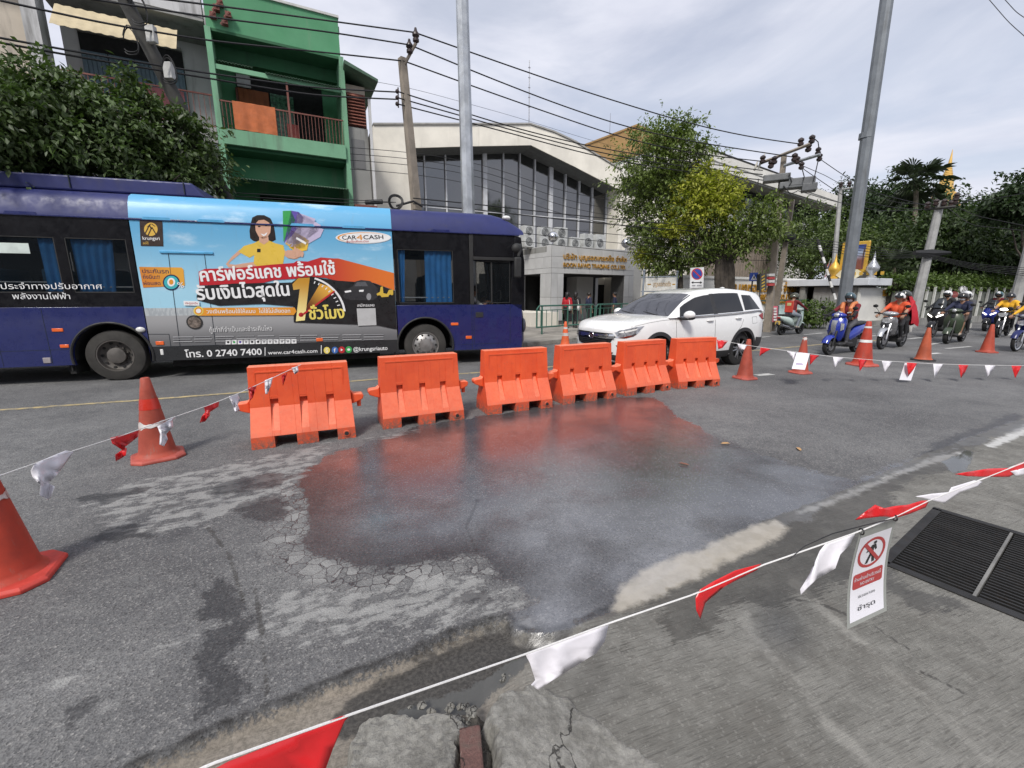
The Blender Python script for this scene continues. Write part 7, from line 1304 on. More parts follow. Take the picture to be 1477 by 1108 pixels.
for x, y, lb in ((797.5, 342, 'mirrored ball on the entrance roof corner above the doorway'), (903, 353, 'mirrored ball on the entrance roof beside the tree')):
    p = EP.at(x, y, .3); mb = MB(); mb.sph((0, 0, 0), .25, 24, 16); mb.cyl((0, 0, -.5), (0, 0, -.22), .04, n=8); o = mb.obj('mirror_ball', pm('mirror_steel', (.75, .75, .76), .06, 1.0, var=.02, bump=0), smooth=60); o.location = EP.w(p[0], .3, ztop+.40); tag(o, lb, 'mirror ball', 'mirrored balls on the entrance roof')
# ---------- tan block, white office block, boundary wall, gatehouse ----------
M_TAN = wallmat('tan_render', (.30, .185, .075), stain=.1); M_WHB = wallmat('office_white_render', (.72, .70, .64), stain=.15, dc=(.4, .38, .34)); M_RIB = pm('brown_ribbed_panel', (.24, .20, .165), .8, dirt=.3, streak=True)
tc_ = dpt(912, 300, 44); TP = Plane((tc_.x, tc_.y), 54); tb = building('tan_block', 'plain tan building block rising behind the company hall roof', TP); b = B(tb, TP); tz = zat(912, 183, tc_).z; b.box('wall', 0, 7, 0.0, 14, 0, tz, M_TAN); b.box('coping', -.1, 7.1, -.1, 14.1, tz, tz+.15, M_TAN); mb = MB(); mb.cyl((2, 5, tz), (2, 5, tz+3), .04, .02, 6); mb.obj('roof_aerial', M_STL, tb); b.box('window', 2.5, 4.5, -.03, .0, tz-4, tz-1.5, M_WIN)
oc2 = dpt(975, 300, 34); OP = Plane((oc2.x, oc2.y), 54); ob = building('office_block', 'white office block with a long overhanging band and grey roof behind the trees', OP); b = B(ob, OP)
band = [b.at(*p) for p in ((930, 200), (1186, 288), (1187, 304), (930, 232))]; x1 = band[1][0]; zt_, zb_ = band[1][1], band[2][1]; zt0 = b.at(1060, 246)[1]
xo = b.at(962, 240)[0]; b.box('upper_band', xo, x1, -1.6, 14, zb_, zt_, M_WHB); b.box('band_groove', xo, x1+.01, -1.63, -1.6, (zb_+zt_)/2-.06, (zb_+zt_)/2, M_CON)
b.box('recess', xo+.3, x1-.6, 0, 12, zb_-1.6, zb_, M_DK); b.box('soffit', xo, x1, -1.5, 0, zb_-.12, zb_-.01, M_CON); b.box('lower_storey', xo+.5, x1-1.2, .0, 12, 0, zb_-1.6, M_WHB)
for i in range(9): b.box('window', x1-1.8-i*1.7, x1-.6-i*1.7, -.06, -.01, zb_-1.5, zb_-.3, M_WIN)
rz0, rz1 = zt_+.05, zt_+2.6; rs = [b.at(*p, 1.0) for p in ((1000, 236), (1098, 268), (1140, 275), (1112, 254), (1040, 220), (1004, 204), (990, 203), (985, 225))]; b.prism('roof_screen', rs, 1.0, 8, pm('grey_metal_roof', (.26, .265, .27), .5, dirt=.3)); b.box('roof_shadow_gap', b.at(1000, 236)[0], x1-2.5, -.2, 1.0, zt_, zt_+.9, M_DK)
px0, px1 = b.at(995, 370)[0], b.at(1110, 370)[0]; rib = b.box('ribbed_wall', px0-3, px1, -.6, -.3, 2.2, zat(1050, 338, OP.w(px0+4, 0)).z, M_RIB); zr_ = zat(1050, 338, OP.w(px0+4, 0)).z
pr_ = None
for i in range(36):
    x = px0-2.9+i*(px1-px0+2.8)/36
    if pr_ is None: mb = MB(); mb.b2((0, -.68, 2.2), (.14, -.6, zr_)); pr_ = mb.obj('rib', M_RIB, rib, smooth=0); o = pr_; base_x = x
    else: o = pr_.copy(); COL.objects.link(o); o.parent = rib
    o.location = (x, 0, 0)
wc = dpt(1040, 424, 24.5); WP = Plane((wc.x, wc.y), 60); bw = thing('boundary_wall', 'white boundary wall with gold company lettering behind the kerb', 'wall', WP.p, WP.rz); b = B(bw, WP); w1_ = b.at(1157, 430)[0]; wz = zat(1100, 404, WP.w(b.at(1100, 430)[0], 0)).z
M_WLW = wallmat('white_wall_paint', (.66, .65, .61), stain=.15, dc=(.42, .4, .36)); b.box('wall', -4, w1_, 0, .3, 0, wz, M_WLW); b.box('coping', -4.05, w1_+.05, -.06, .36, wz, wz+.12, M_WLW); b.box('end_pier', w1_, w1_+.35, -.1, .4, 0, wz+.05, M_WLW)
for body, x0, x1_, y, h in (('บริษัท บุญรอดบริวเวอรี่ จำกัด', 1037, 1146, 421, .52), ('BOON RAWD BREWERY CO.,LTD.', 1050, 1143, 433.5, .33), ('ที่ทำการสำนักงานใหญ่', 1068, 1132, 440, .22)):
    q0, q1 = b.at(x0, y), b.at(x1_, y); writing('lettering', body, M_GLD, bw, (q0[0], -.05, q0[1]), sx=q1[0]-q0[0], h=h*1.35, depth=.03)
gc = dpt(1250, 424, 27.5); GP_ = Plane((gc.x, gc.y), 64); gh = thing('gatehouse', 'low gatehouse with a white flat canopy over a dark entrance', 'gatehouse', GP_.p, GP_.rz); b = B(gh, GP_); ct, cb = zat(1250, 401, gc).z, zat(1250, 411.5, gc).z; gw_ = b.at(1284, 424)[0]
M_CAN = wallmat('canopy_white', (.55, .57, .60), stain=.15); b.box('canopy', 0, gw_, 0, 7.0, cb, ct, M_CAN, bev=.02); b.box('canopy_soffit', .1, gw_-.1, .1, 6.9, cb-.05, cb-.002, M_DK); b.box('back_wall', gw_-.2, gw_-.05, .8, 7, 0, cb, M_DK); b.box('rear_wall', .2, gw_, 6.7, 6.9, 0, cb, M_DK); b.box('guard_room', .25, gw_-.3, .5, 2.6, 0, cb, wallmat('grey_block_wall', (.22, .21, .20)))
for y in (3.0, 4.6, 6.3): b.box('column', .15, .4, y, y+.28, 0, cb, M_CON)
for i in range(5): b.box('louvre', .19, .25, .6+i*.4, .92+i*.4, .4, cb-.5, M_CON)
b.box('counter', .3, .6, 3.4, 6.2, 0, 1.0, M_CON)
gw = thing('boundary_wall', 'short white wall panel with small gold lettering beside the hedge', 'wall', GP_.p, GP_.rz); b = B(gw, GP_); r1_ = b.at(1318, 430, .4)[0]; wz2 = zat(1290, 415.5, GP_.w(r1_/2, .4)).z; b.box('wall', .25, r1_, .4, .65, 0, wz2, M_WLW); b.box('base_step', .2, r1_+.1, .1, .4, 0, .25, M_CON)
for i, (y, w_) in enumerate(((418.5, 9), (421, 9), (424.5, 11))): q0, q1 = b.at(1273, y, .4), b.at(1273+w_, y, .4); writing('lettering', 'บุญรอด' if i < 2 else 'ประตู 1', M_GLD, gw, (q0[0], .37, q0[1]-.1), sx=q1[0]-q0[0], h=.2, depth=.02)
# framed board on the canopy, with urns and flags
pc_ = GP_.w(0, .5); fbp = dpt(1232, 424, 28.6); FBP = Plane((fbp.x, fbp.y), 142); br_ = thing('framed_board', 'gold framed picture board standing on the gatehouse canopy', 'board', FBP.p, FBP.rz); b = B(br_, FBP); q0, q1 = b.at(1209, 394), b.at(1256, 347); M_GLF = pm('gold_frame_paint', (.62, .38, .06), .4, .3)
b.box('frame', q0[0], q1[0], 0, .18, q0[1], q1[1], M_GLF, bev=.03); w_ = q1[0]-q0[0]; h_ = q1[1]-q0[1]
t = NT('generic_landscape_print'); co = t.obj(False); s_ = t.n('ShaderNodeSeparateXYZ'); t.put(s_.inputs[0], co); n_ = t.noise(co, 2.2, 5, .6); u = t.ma('ADD', t.mr(s_.outputs[2], q0[1], q1[1], 0, 1, True), t.ma('MULTIPLY', t.ma('SUBTRACT', n_, .5), .25))
cl_ = t.mc(t.mr(u, .35, .65), (.20, .07, .05), (.30, .36, .48)); cl_ = t.mc(t.mr(u, .65, .85), cl_, (.03, .06, .24)); cl_ = t.mc(t.mr(t.noise(t.scale(co, (3.5, 1, .5)), 1.4, 4), .56, .62), cl_, (.07, .04, .035)); PRN = t.out(cl_, .4)
b.box('picture', q0[0]+.14, q1[0]-.14, -.012, .0, q0[1]+.16, q1[1]-.16, PRN); mb = MB(); p_ = b.at(1205, 396); p2 = b.at(1247, 396); zz = p_[1]; mb.prism([(p_[0], zz), (p_[0]+.3, zz-.22), (p2[0]-.3, zz-.22), (p2[0], zz), (p2[0]-.3, zz+.22), (p_[0]+.3, zz+.22)], -.2, -.1); mb.obj('plaque', pm('cream_plaque', (.66, .60, .42), .5), br_, smooth=0)
for i in range(6): b.box('plaque_mark', p_[0]+.5+i*.28, p_[0]+.64+i*.28, -.21, -.2, zz-.08, zz+.08, M_GLF)
b.box('plinth', q0[0]-.1, q1[0]+.1, .02, .5, ct-.02, q0[1], M_CON)
for x, y, m_, lb in ((1204, 396, M_GLF, 'gold urn beside the framed board'), (1259, 394, P_LSL, 'silver urn beside the framed board')):
    p_ = b.at(x, y); mb = MB(); mb.lathe([(.2, 0), (.22, .08), (.10, .15), (.12, .22), (.27, .42), (.28, .55), (.16, .75), (.07, .9), (.04, 1.1), (.005, 1.3)], 18); o = mb.obj('urn', m_, smooth=60); o.location = FBP.w(p_[0], -.15, ct-.01); tag(o, lb, 'urn', 'urns on the gatehouse canopy')
M_FLR, M_FLB = pm('flag_red', (.40, .03, .05), .8), pm('flag_blue', (.03, .05, .22), .8)
for i in range(3):
    p_ = b.at(1189+i*4, 400); f = thing('flag', ('small striped flag on a pole, outermost on the gatehouse canopy', 'small striped flag on a pole, middle one on the gatehouse canopy', 'small striped flag on a pole next to the gold urn')[i], 'flag', FBP.w(p_[0], -.1, ct), FBP.rz, 'flags on the gatehouse canopy'); mb = MB(); mb.cyl((0, 0, 0), (.2, 0, 1.05), .02, n=6); mb.obj('pole', P_LSL, f)
    for z0, z1, m_ in ((0, .1, M_FLR), (.1, .2, C_WHT), (.2, .4, M_FLB), (.4, .5, C_WHT), (.5, .6, M_FLR)): mb = MB(); mb.add([(.18-.04*k_-.0, .02*sin(k_*2), 1.0-z0-.12*k_) for k_ in range(4)]+[(.18-.04*k_, .02*sin(k_*2), 1.0-z1-.12*k_) for k_ in range(4)], [(k_, k_+1, k_+5, k_+4) for k_ in range(3)]); mb.obj('stripe', m_, f, smooth=0)
gt = thing('barrier_arm', 'raised striped gate arm leaning in front of the gatehouse', 'gate arm'); a0, a1 = dpt(1205, 432, 26.5), dpt(1179, 345, 26.5)
for i in range(10): mb = MB(); mb.cyl(a0.lerp(a1, i/10), a0.lerp(a1, (i+1)/10), .06, n=6); mb.obj('arm_section', (MATS['white_lens'], M_HOLE)[i % 2], gt)
# roofs far off and the golden spire
sp_ = dpt(1334, 424, 150); ch = thing('golden_spire', 'golden temple spire rising above the far trees', 'spire', (sp_.x, sp_.y, 0)); z_ = lambda y: zat(1366, y, sp_).z; R_ = lambda px: px/FPX*150*.62
M_GSP = pm('spire_gold_leaf', (.66, .42, .12), .5, .2, var=.12, sc=.5)
pf = [(R_(34), 0), (R_(34), z_(322))]
for i in range(9): y = 320-i*5.6; w_ = 31-i*2.4; pf += [(R_(w_), z_(y)), (R_(w_-.3), z_(y-2.2)), (R_(w_-2.4), z_(y-2.8)), (R_(w_-2.8), z_(y-5))]
mb = MB(); mb.lathe(pf+[(R_(9), z_(268)), (R_(8.4), z_(262))], 24); mb.obj('stepped_base', M_GSP, ch, smooth=20); pf = []
for i in range(9): y = 262-i*2.6; pf += [(R_(8.5-i*.62), z_(y)), (R_(7.4-i*.62), z_(y-1.3))]
mb = MB(); mb.lathe(pf+[(R_(2.6), z_(238)), (R_(1.4), z_(228)), (R_(.3), z_(217))], 20); mb.obj('needle', M_GSP, ch, smooth=20)
fr0 = dpt(1395, 424, 75); FP_ = Plane((fr0.x, fr0.y), 70); fb = building('roofed_hall', 'distant hall with a pale blue green roof among the trees', FP_); b = B(fb, FP_); q0, q1 = b.at(1402, 335), b.at(1477, 316); b.prism('roof', [(q0[0]-1, q0[1]-.5), (q1[0]+8, q0[1]-.5), (q1[0]+6, q1[1]+.2), (q0[0]+3, q1[1]-.4)], 0, 6, pm('pale_teal_roof', (.17, .25, .26), .6)); b.box('wall', q0[0], q1[0]+7, .3, 6, 0, q0[1]-.5, M_WHB); b.box('gable', q1[0]-1.6, q1[0]+4, -.2, 0, q0[1]+.3, q1[1]-.2, M_WHB)
# hedge wall with posts
hc = dpt(1290, 424, 29.5); HW = Plane((hc.x, hc.y), 68); hw = thing('boundary_wall', 'grey wall with slender white posts below the clipped hedge', 'wall', HW.p, HW.rz); b = B(hw, HW); hx1 = b.at(1477, 430)[0]+14; hzt = zat(1400, 421, HW.w(b.at(1400, 424)[0], 0)).z
b.box('wall', .3, hx1, 0, .25, 0, hzt, wallmat('mossy_grey_wall', (.14, .15, .13), stain=.5)); b.box('base', .3, hx1, -.25, 0, 0, .35, M_CON); pp = None
for i, x in enumerate(list(range(1333, 1478, 11))+[1490, 1505]):
    q = b.at(x, 430)[0]
    if pp is None: mb = MB(); mb.b2((-.045, -.12, 0), (.045, -.03, hzt+.25)); pp = mb.obj('post', pm('white_post', (.55, .55, .52), .7), hw, smooth=0); o = pp
    else: o = pp.copy(); COL.objects.link(o); o.parent = hw
    o.location = (q, 0, 0)
HEDGE = (HW, .3, hx1, hzt, zat(1400, 399, HW.w(b.at(1400, 424)[0], 0)).z)

# ---------- the other side of the road, behind the photographer: it shows in the panes and paint ----------
RP = Plane((0, -16), 65); rb = building('shophouse', 'shophouse row behind the photographer, mirrored in the dark panes', RP); b = B(rb, RP)
b.box('wall', -30, 22, -6, 0, 0, 7.5, wallmat('warm_grey_plaster', (.30, .28, .25))); b.box('canopy', -30, 22, 0, 1.6, 3.0, 3.2, M_CON)
for i in range(12): b.box('shopfront', -29+i*4.3, -25.6+i*4.3, -.02, .03, 0, 2.8, M_DK); b.box('window', -28.6+i*4.3, -26+i*4.3, -.02, .03, 4.2, 6.2, M_WIN)
b.box('parapet', -30, 22, -.3, .1, 7.5, 8.3, M_CON); b.box('tall_bay', -9, -4, -6, -.05, 8.3, 11.5, M_BGE)
# ---------- trees, hedge, palms ----------
def leafmat(nm, c, v=.45, tr=.25):
    if nm in MATS: return MATS[nm]
    t = NT(nm); a = t.attr('leaf'); n = t.noise(t.obj(), .9, 3); f = t.ma('ADD', t.ma('MULTIPLY', a, .65), t.ma('MULTIPLY', n, .35))
    col = t.mc(t.mr(f, .2, .8), mul(c, 1-v), tuple(min(1, q*(1+v)+.004) for q in c)); t.out(col, .5)
    tb_ = t.n('ShaderNodeBsdfTranslucent'); t.put(tb_.inputs['Color'], t.mc(1.0, col, (1.0, 1.25, .5), 'MULTIPLY')); m = t.n('ShaderNodeMixShader'); m.inputs[0].default_value = tr
    t.t.links.new(t.b.outputs[0], m.inputs[1]); t.t.links.new(tb_.outputs[0], m.inputs[2]); t.t.links.new(m.outputs[0], t.t.nodes['Material Output'].inputs['Surface']); MATS[nm] = t.m; return t.m
BARK = pm('dark_tree_bark', (.055, .045, .036), .9, var=.35, bump=.8, bsc=14, bd=.03); BARKL = pm('pale_tree_bark', (.20, .17, .13), .9, var=.3, bump=.6, bsc=14, bd=.02)
def leaves(name, mat, parent, clumps, n, size, seed, droop=.5, rag=.25, spray=5, aspect=.42):
    """Leaves in small sprays spread through clumps: (centre, radii, weight)."""
    r = np.random.default_rng(seed); wts = np.array([c[2] for c in clumps], float); wts /= wts.sum(); ns = max(1, n//spray); ci = r.choice(len(clumps), ns, p=wts)
    C = np.array([tuple(c[0]) for c in clumps])[ci]; Rd = np.array([c[1] for c in clumps])[ci]; d = r.normal(size=(ns, 3)); d /= np.linalg.norm(d, axis=1)[:, None]
    lump = 1+rag*np.sin(d[:, 0]*7+ci*1.3)*np.sin(d[:, 1]*6+ci*2.1)+rag*.9*np.sin(d[:, 2]*9+d[:, 0]*5+ci); rad = (1-np.abs(r.normal(0, .28, ns))).clip(.15, 1.12)*lump; P = C+d*Rd*rad[:, None]
    out = d*np.array([1, 1, .6])+r.normal(0, .45, (ns, 3)); out /= np.linalg.norm(out, axis=1)[:, None]; sp = size*2.1
    pos, ax, tint = [], [], []; base = r.random(ns)
    for k_ in range(spray):
        a = out+r.normal(0, .62, (ns, 3))-np.array([0, 0, droop])*(.35+.65*r.random((ns, 1))); a /= np.linalg.norm(a, axis=1)[:, None]; pos.append(P+out*(sp*(k_/spray-.5))[..., None] if False else P+out*sp*(k_/spray-.5)+r.normal(0, size*.35, (ns, 3))); ax.append(a); tint.append((base*.6+.4*r.random(ns)))
    pos, ax, tint = np.concatenate(pos), np.concatenate(ax), np.concatenate(tint); N_ = len(pos); s = size*r.uniform(.65, 1.25, N_)[:, None]
    up = np.array([0, 0, 1.0])+r.normal(0, .5, (N_, 3)); sd = np.cross(ax, up); sd /= np.linalg.norm(sd, axis=1)[:, None]+1e-9; nr = np.cross(sd, ax)
    v0 = pos; v1 = pos+ax*s*.5+sd*s*aspect*.5+nr*s*.05; v2 = pos+ax*s-nr*s*.12; v3 = pos+ax*s*.5-sd*s*aspect*.5+nr*s*.05
    V4 = np.stack([v0, v1, v2, v3], 1).reshape(-1, 3); me = bpy.data.meshes.new(name); me.vertices.add(4*N_); me.vertices.foreach_set('co', V4.ravel()); me.loops.add(6*N_)
    b_ = np.arange(N_)[:, None]*4; li = np.concatenate([b_+np.array([[0, 1, 2]]), b_+np.array([[0, 2, 3]])], 1).ravel(); me.loops.foreach_set('vertex_index', li.astype(np.int32)); me.polygons.add(2*N_); me.polygons.foreach_set('loop_start', np.arange(0, 6*N_, 3, dtype=np.int32)); me.polygons.foreach_set('loop_total', np.full(2*N_, 3, np.int32)); me.update(calc_edges=True)
    at_ = me.attributes.new('leaf', 'FLOAT', 'POINT'); at_.data.foreach_set('value', np.repeat(tint, 4).astype(np.float32)); me.materials.append(mat); return link(name, me, parent)
def pclump(x, y, D, rx, ry, rd=None, w=None):
    p = dpt(x, y, D); k_ = D/FPX*.95; R_ = (rx*k_, (rd if rd else (rx+ry)/2)*k_, ry*k_); return (p, R_, w or R_[0]*R_[2])
def limb(mb, pts, r0, r1, n=8):
    pts = [V(p) for p in pts]; q = []
    for i in range(len(pts)-1):
        for t in np.linspace(0, 1, 4, endpoint=False): q.append(pts[i].lerp(pts[i+1], t)+V((random.uniform(-.04, .04), random.uniform(-.04, .04), 0))*(r0*6))
    q.append(pts[-1]); mb.tube(q, list(np.linspace(r0, r1, len(q))), n)
def branches(mb, start, clumps, r0, frac=1.0, n=6):
    for c, R_, w in clumps:
        m = start.lerp(c, .5)+V((0, 0, -.12*(c-start).length)); limb(mb, [start, m, c+V((0, 0, R_[2]*.2))], r0*random.uniform(.5, .9), r0*.12, n)
        for k_ in range(3): e = c+V((random.uniform(-1, 1)*R_[0], random.uniform(-1, 1)*R_[1], random.uniform(-.3, .9)*R_[2]))*.75; limb(mb, [m.lerp(c, .5), e], r0*.22, r0*.05, 5)
L_DK = leafmat('dark_mango_leaf', (.070, .108, .034)); L_MD = leafmat('mid_green_leaf', (.125, .17, .036)); L_YL = leafmat('yellow_green_leaf', (.34, .35, .045), .35, .35); L_BK = leafmat('deep_green_leaf', (.048, .080, .030)); L_BL = leafmat('fresh_green_leaf', (.10, .15, .036)); L_HD = leafmat('hedge_leaf', (.085, .13, .028))
# street tree behind the bus
T = [pclump(*a) for a in ((50, 138, 12.6, 52, 30), (15, 180, 12.3, 55, 40), (105, 168, 12.8, 60, 34), (165, 200, 12.8, 60, 34), (225, 222, 12.8, 50, 34), (282, 218, 12.8, 36, 26), (298, 248, 12.6, 24, 18), (190, 122, 12.6, 11, 20), (208, 155, 12.6, 26, 16), (120, 225, 12.4, 62, 24), (245, 262, 12.4, 52, 18), (30, 225, 12.2, 46, 18), (-40, 185, 12, 50, 42), (160, 260, 12.4, 54, 14), (75, 112, 12.8, 24, 8), (262, 178, 12.6, 22, 14), (130, 140, 12.7, 22, 12), (20, 262, 12.2, 40, 10))]
tr = thing('street_tree', 'dense dark green street tree crowding over the bus roof', 'tree', (gaz(130, 12.7)[0], gaz(130, 12.7)[1], .1)); off = V(tr.location)
def rel(cl, o): return [(c-o, R_, w) for c, R_, w in cl]
leaves('crown', L_DK, tr, rel(T, off), 25000, .14, 3, .7, .42, 6, .45); mb = MB(); st = V((0, 0, 2.6)); limb(mb, [V((0, 0, 0)), V((.05, 0, 1.4)), st], .22, .17); limb(mb, [st, dpt(90, 222, 12.4)-off, dpt(20, 232, 12.2)-off, dpt(-60, 215, 12)-off], .16, .09); branches(mb, st, rel(T, off), .13); mb.obj('trunk', BARK, tr, smooth=60)
# pavement tree by the entrance
D = 20.3
T1 = [pclump(*a) for a in ((955, 195, D, 36, 24), (985, 182, D, 22, 14), (1015, 212, D, 18, 10), (940, 228, D, 48, 30), (985, 222, D, 40, 26), (925, 270, D, 42, 24), (970, 262, D, 45, 32), (920, 300, D, 30, 16), (950, 312, D, 48, 30), (942, 345, D, 32, 26), (965, 362, D, 45, 26), (918, 330, D, 14, 12))]
T2 = [pclump(*a) for a in ((1012, 272, D-.4, 34, 26), (1040, 286, D-.5, 26, 30), (1005, 300, D-.6, 36, 24), (975, 330, D-.8, 24, 14), (930, 368, D, 18, 14))]
T3 = [pclump(*a) for a in ((1020, 335, D, 40, 34), (1000, 370, D, 38, 20), (1050, 352, D, 42, 24), (1080, 322, D, 44, 24), (1105, 300, D, 26, 16), (1100, 335, D, 28, 18), (960, 385, D, 28, 12), (1120, 330, D, 18, 12), (950, 385, D, 18, 12))]
g_ = gaz(1050, D); tr = thing('pavement_tree', 'leafy pavement tree with a bright yellow green patch before the entrance', 'tree', (g_[0], g_[1], .12)); off = V(tr.location)
leaves('crown', L_MD, tr, rel(T1+T3, off), 27000, .165, 5, .6, .38, 6, .40); leaves('pale_crown', L_YL, tr, rel(T2, off), 8000, .165, 6, .5, .3, 6, .42)
mb = MB(); b0 = dpt(1045, 372, D)-off; c0_ = dpt(1000, 330, D)-off
for dx in (-.42, -.2, 0, .22, .4): limb(mb, [V((dx*1.3, 0, -.1)), V((dx*.8, .05, .9)), b0+V((dx*.6, 0, 0))], .17, .11)
s2 = dpt(984, 424, D)-off; s2.z = 0; limb(mb, [s2, dpt(982, 390, D)-off, dpt(975, 350, D)-off, dpt(955, 250, D)-off, dpt(965, 200, D)-off], .16, .04)
for t_ in T3+T2: branches(mb, b0, rel([t_], off), .12)
for t_ in T1: branches(mb, dpt(970, 330, D)-off, rel([t_], off), .09)
mb.obj('trunk', BARK, tr, smooth=60)
F_DK = leafmat('far_dark_leaf', (.034, .058, .022)); F_MD = leafmat('far_mid_leaf', (.052, .082, .026)); F_FR = leafmat('far_fresh_leaf', (.082, .120, .030))
# the wooded grounds behind the wall: each tree its own crown and trunk
FT = [((1165, 345, 44), [(1165, 330, 42, 26), (1140, 352, 26, 26), (1185, 360, 40, 28), (1160, 378, 36, 22)], F_FR, 'mid green layered tree just behind the transformer poles'), ((1225, 320, 62), [(1222, 300, 34, 22), (1250, 296, 30, 20), (1205, 320, 26, 26), (1240, 330, 40, 26)], F_DK, 'tall dark tree crowned above the framed board'), ((1290, 312, 64), [(1285, 296, 28, 24), (1312, 300, 26, 20), (1275, 325, 36, 22), (1330, 322, 30, 24)], F_DK, 'dark spreading tree behind the palm trunk'),
      ((1215, 365, 40), [(1195, 355, 28, 24), (1228, 350, 30, 22), (1215, 380, 44, 20), (1245, 372, 24, 22)], F_FR, 'fresh green tree rising behind the gatehouse canopy'), ((1290, 362, 44), [(1280, 350, 40, 24), (1305, 372, 40, 24), (1262, 375, 28, 20), (1330, 360, 30, 26)], F_MD, 'broad mid green tree behind the short white wall panel'), ((1375, 350, 40), [(1362, 322, 34, 18), (1375, 345, 44, 22), (1395, 368, 48, 24), (1350, 375, 36, 20)], F_MD, 'layered green tree behind the leaning grey pole'),
      ((1410, 345, 46), [(1412, 338, 22, 22), (1425, 360, 30, 24), (1400, 385, 40, 16)], F_FR, 'pale green bushy tree above the hedge'), ((1455, 360, 42), [(1450, 345, 34, 22), (1470, 365, 34, 26), (1440, 380, 34, 18), (1490, 340, 30, 30)], F_DK, 'dark tree above the hedge at the frame edge'), ((1480, 300, 36), [(1470, 298, 26, 14), (1488, 285, 24, 16), (1452, 305, 18, 8)], F_DK, 'dark drooping branch tree high at the frame edge'), ((1345, 320, 70), [(1345, 315, 34, 18), (1380, 312, 26, 14), (1365, 330, 40, 16)], F_DK, 'dark tree at the foot of the golden spire')]
for i, ((bx_, by_, D), cl, m_, lb) in enumerate(FT):
    T = [pclump(x, y, D, rx, ry) for x, y, rx, ry in cl]; g_ = gaz(bx_, D); tr = thing('tree', lb, 'tree', (g_[0], g_[1], .1), 0, 'trees in the wooded grounds behind the wall'); off = V(tr.location)
    leaves('crown', m_, tr, rel(T, off), 11500, (.0060+.0014*(i % 3))*D*.85, 20+i, .5, .55, 6, .5); mb = MB(); z_ = (T[0][0]-off).z; limb(mb, [V((0, 0, 0)), V((.2, 0, z_*.35)), V((-.1, .2, z_*.75))], .30, .16); branches(mb, V((0, .1, z_*.45)), rel(T, off), .14); mb.obj('trunk', BARK, tr, smooth=60)
# fan palm
L_PM = leafmat('palm_frond', (.045, .070, .026), .4, .15)
def palm(lb, top, foot, D, fr, n, r, seed, grp, up=.3):
    random.seed(seed); g_ = gaz(foot[0], D); t = thing('palm_tree', lb, 'palm tree', (g_[0], g_[1], .1), 0, grp); off = V(t.location); tp = dpt(top[0], top[1], D)-off; mb = MB(); limb(mb, [V((0, 0, 0)), tp*.5+V((.1, 0, 0)), tp], r, r*.7); mb.obj('trunk', BARKL, t, smooth=60)
    proto = None
    for i in range(n):
        mb = MB(); L = fr*random.uniform(.8, 1.1); a = 2*pi*i*.618; e = up+.05+.85*cos(i*1.9); ps = [V((0, 0, 0))]; d = V((cos(a)*cos(e), sin(a)*cos(e), sin(e)))
        for q in range(4): ps.append(ps[-1]+d*L*.14); d = (d+V((0, 0, -.10))).normalized()
        mb.tube(ps, [.035, .03, .025, .02, .015], 5); c = ps[-1]; sd = d.cross(V((0, 0, 1))).normalized(); uv = sd.cross(d)
        for k_ in range(17):
            b_ = (k_/16-.5)*radians(250); dr_ = (d*cos(b_)+sd*sin(b_)+uv*.10*random.uniform(-1, 1)).normalized(); l_ = L*.50*(.75+.25*cos(b_)); w_ = dr_.cross(uv).normalized()*l_*.055; m1 = c+dr_*l_*.6; e_ = c+dr_*l_+V((0, 0, -.22*l_)); mb.add([c, m1+w_, e_, m1-w_], [(0, 1, 2), (0, 2, 3)])
        o = mb.obj('frond', L_PM, t, smooth=0, fix=False); o.location = tp
palm('tall fan palm standing clear above the trees beside the spire', (1322, 266), (1311, 400), 45, 2.2, 34, .19, 3, 'palms in the grounds')
palm('low pale fan palm between the framed board and the palm trunk', (1290, 386), (1291, 420), 34, 1.3, 16, .10, 5, 'palms in the grounds', .5)
palm('half hidden palm with drooping fronds above the blue roof', (1436, 305), (1440, 400), 52, 2.0, 16, .16, 8, 'palms in the grounds', .1)
random.seed(11)
# clipped hedge and round bush
hp_, h0, h1, hz0, hz1 = HEDGE; hd_ = thing('hedge', 'long clipped green hedge growing above the wall', 'hedge', hp_.p, hp_.rz); cl = []
for i in range(60): x = h0+(h1-h0)*(i+.5)/60; cl.append((V((x, .45, (hz0+hz1)/2)), ((h1-h0)/60*.8, .62, (hz1-hz0)*.58), 1))
leaves('foliage', L_HD, hd_, cl, 32000, .18, 77, .3, .06, 5, .5)
mb = MB(); mb.b2((h0+.2, .15, hz0-.6), (h1-.2, .8, hz1-.35)); mb.obj('stem_mass', BARK, hd_)
g_ = gaz(1180, 25); bs_ = thing('bush', 'rounded clipped bush beside the gatehouse entrance', 'bush', (g_[0], g_[1], .12)); z_ = zat(1180, 436, g_).z; leaves('foliage', L_HD, bs_, [(V((0, 0, z_*.45)), (1.0, .9, z_*.5), 1), (V((-.8, .2, z_*.45)), (.7, .7, z_*.5), .6)], 3000, .16, 78, .2, .08); mb = MB(); mb.cyl((0, 0, 0), (0, 0, z_*.5), .08, n=6); mb.obj('stem', BARK, bs_)
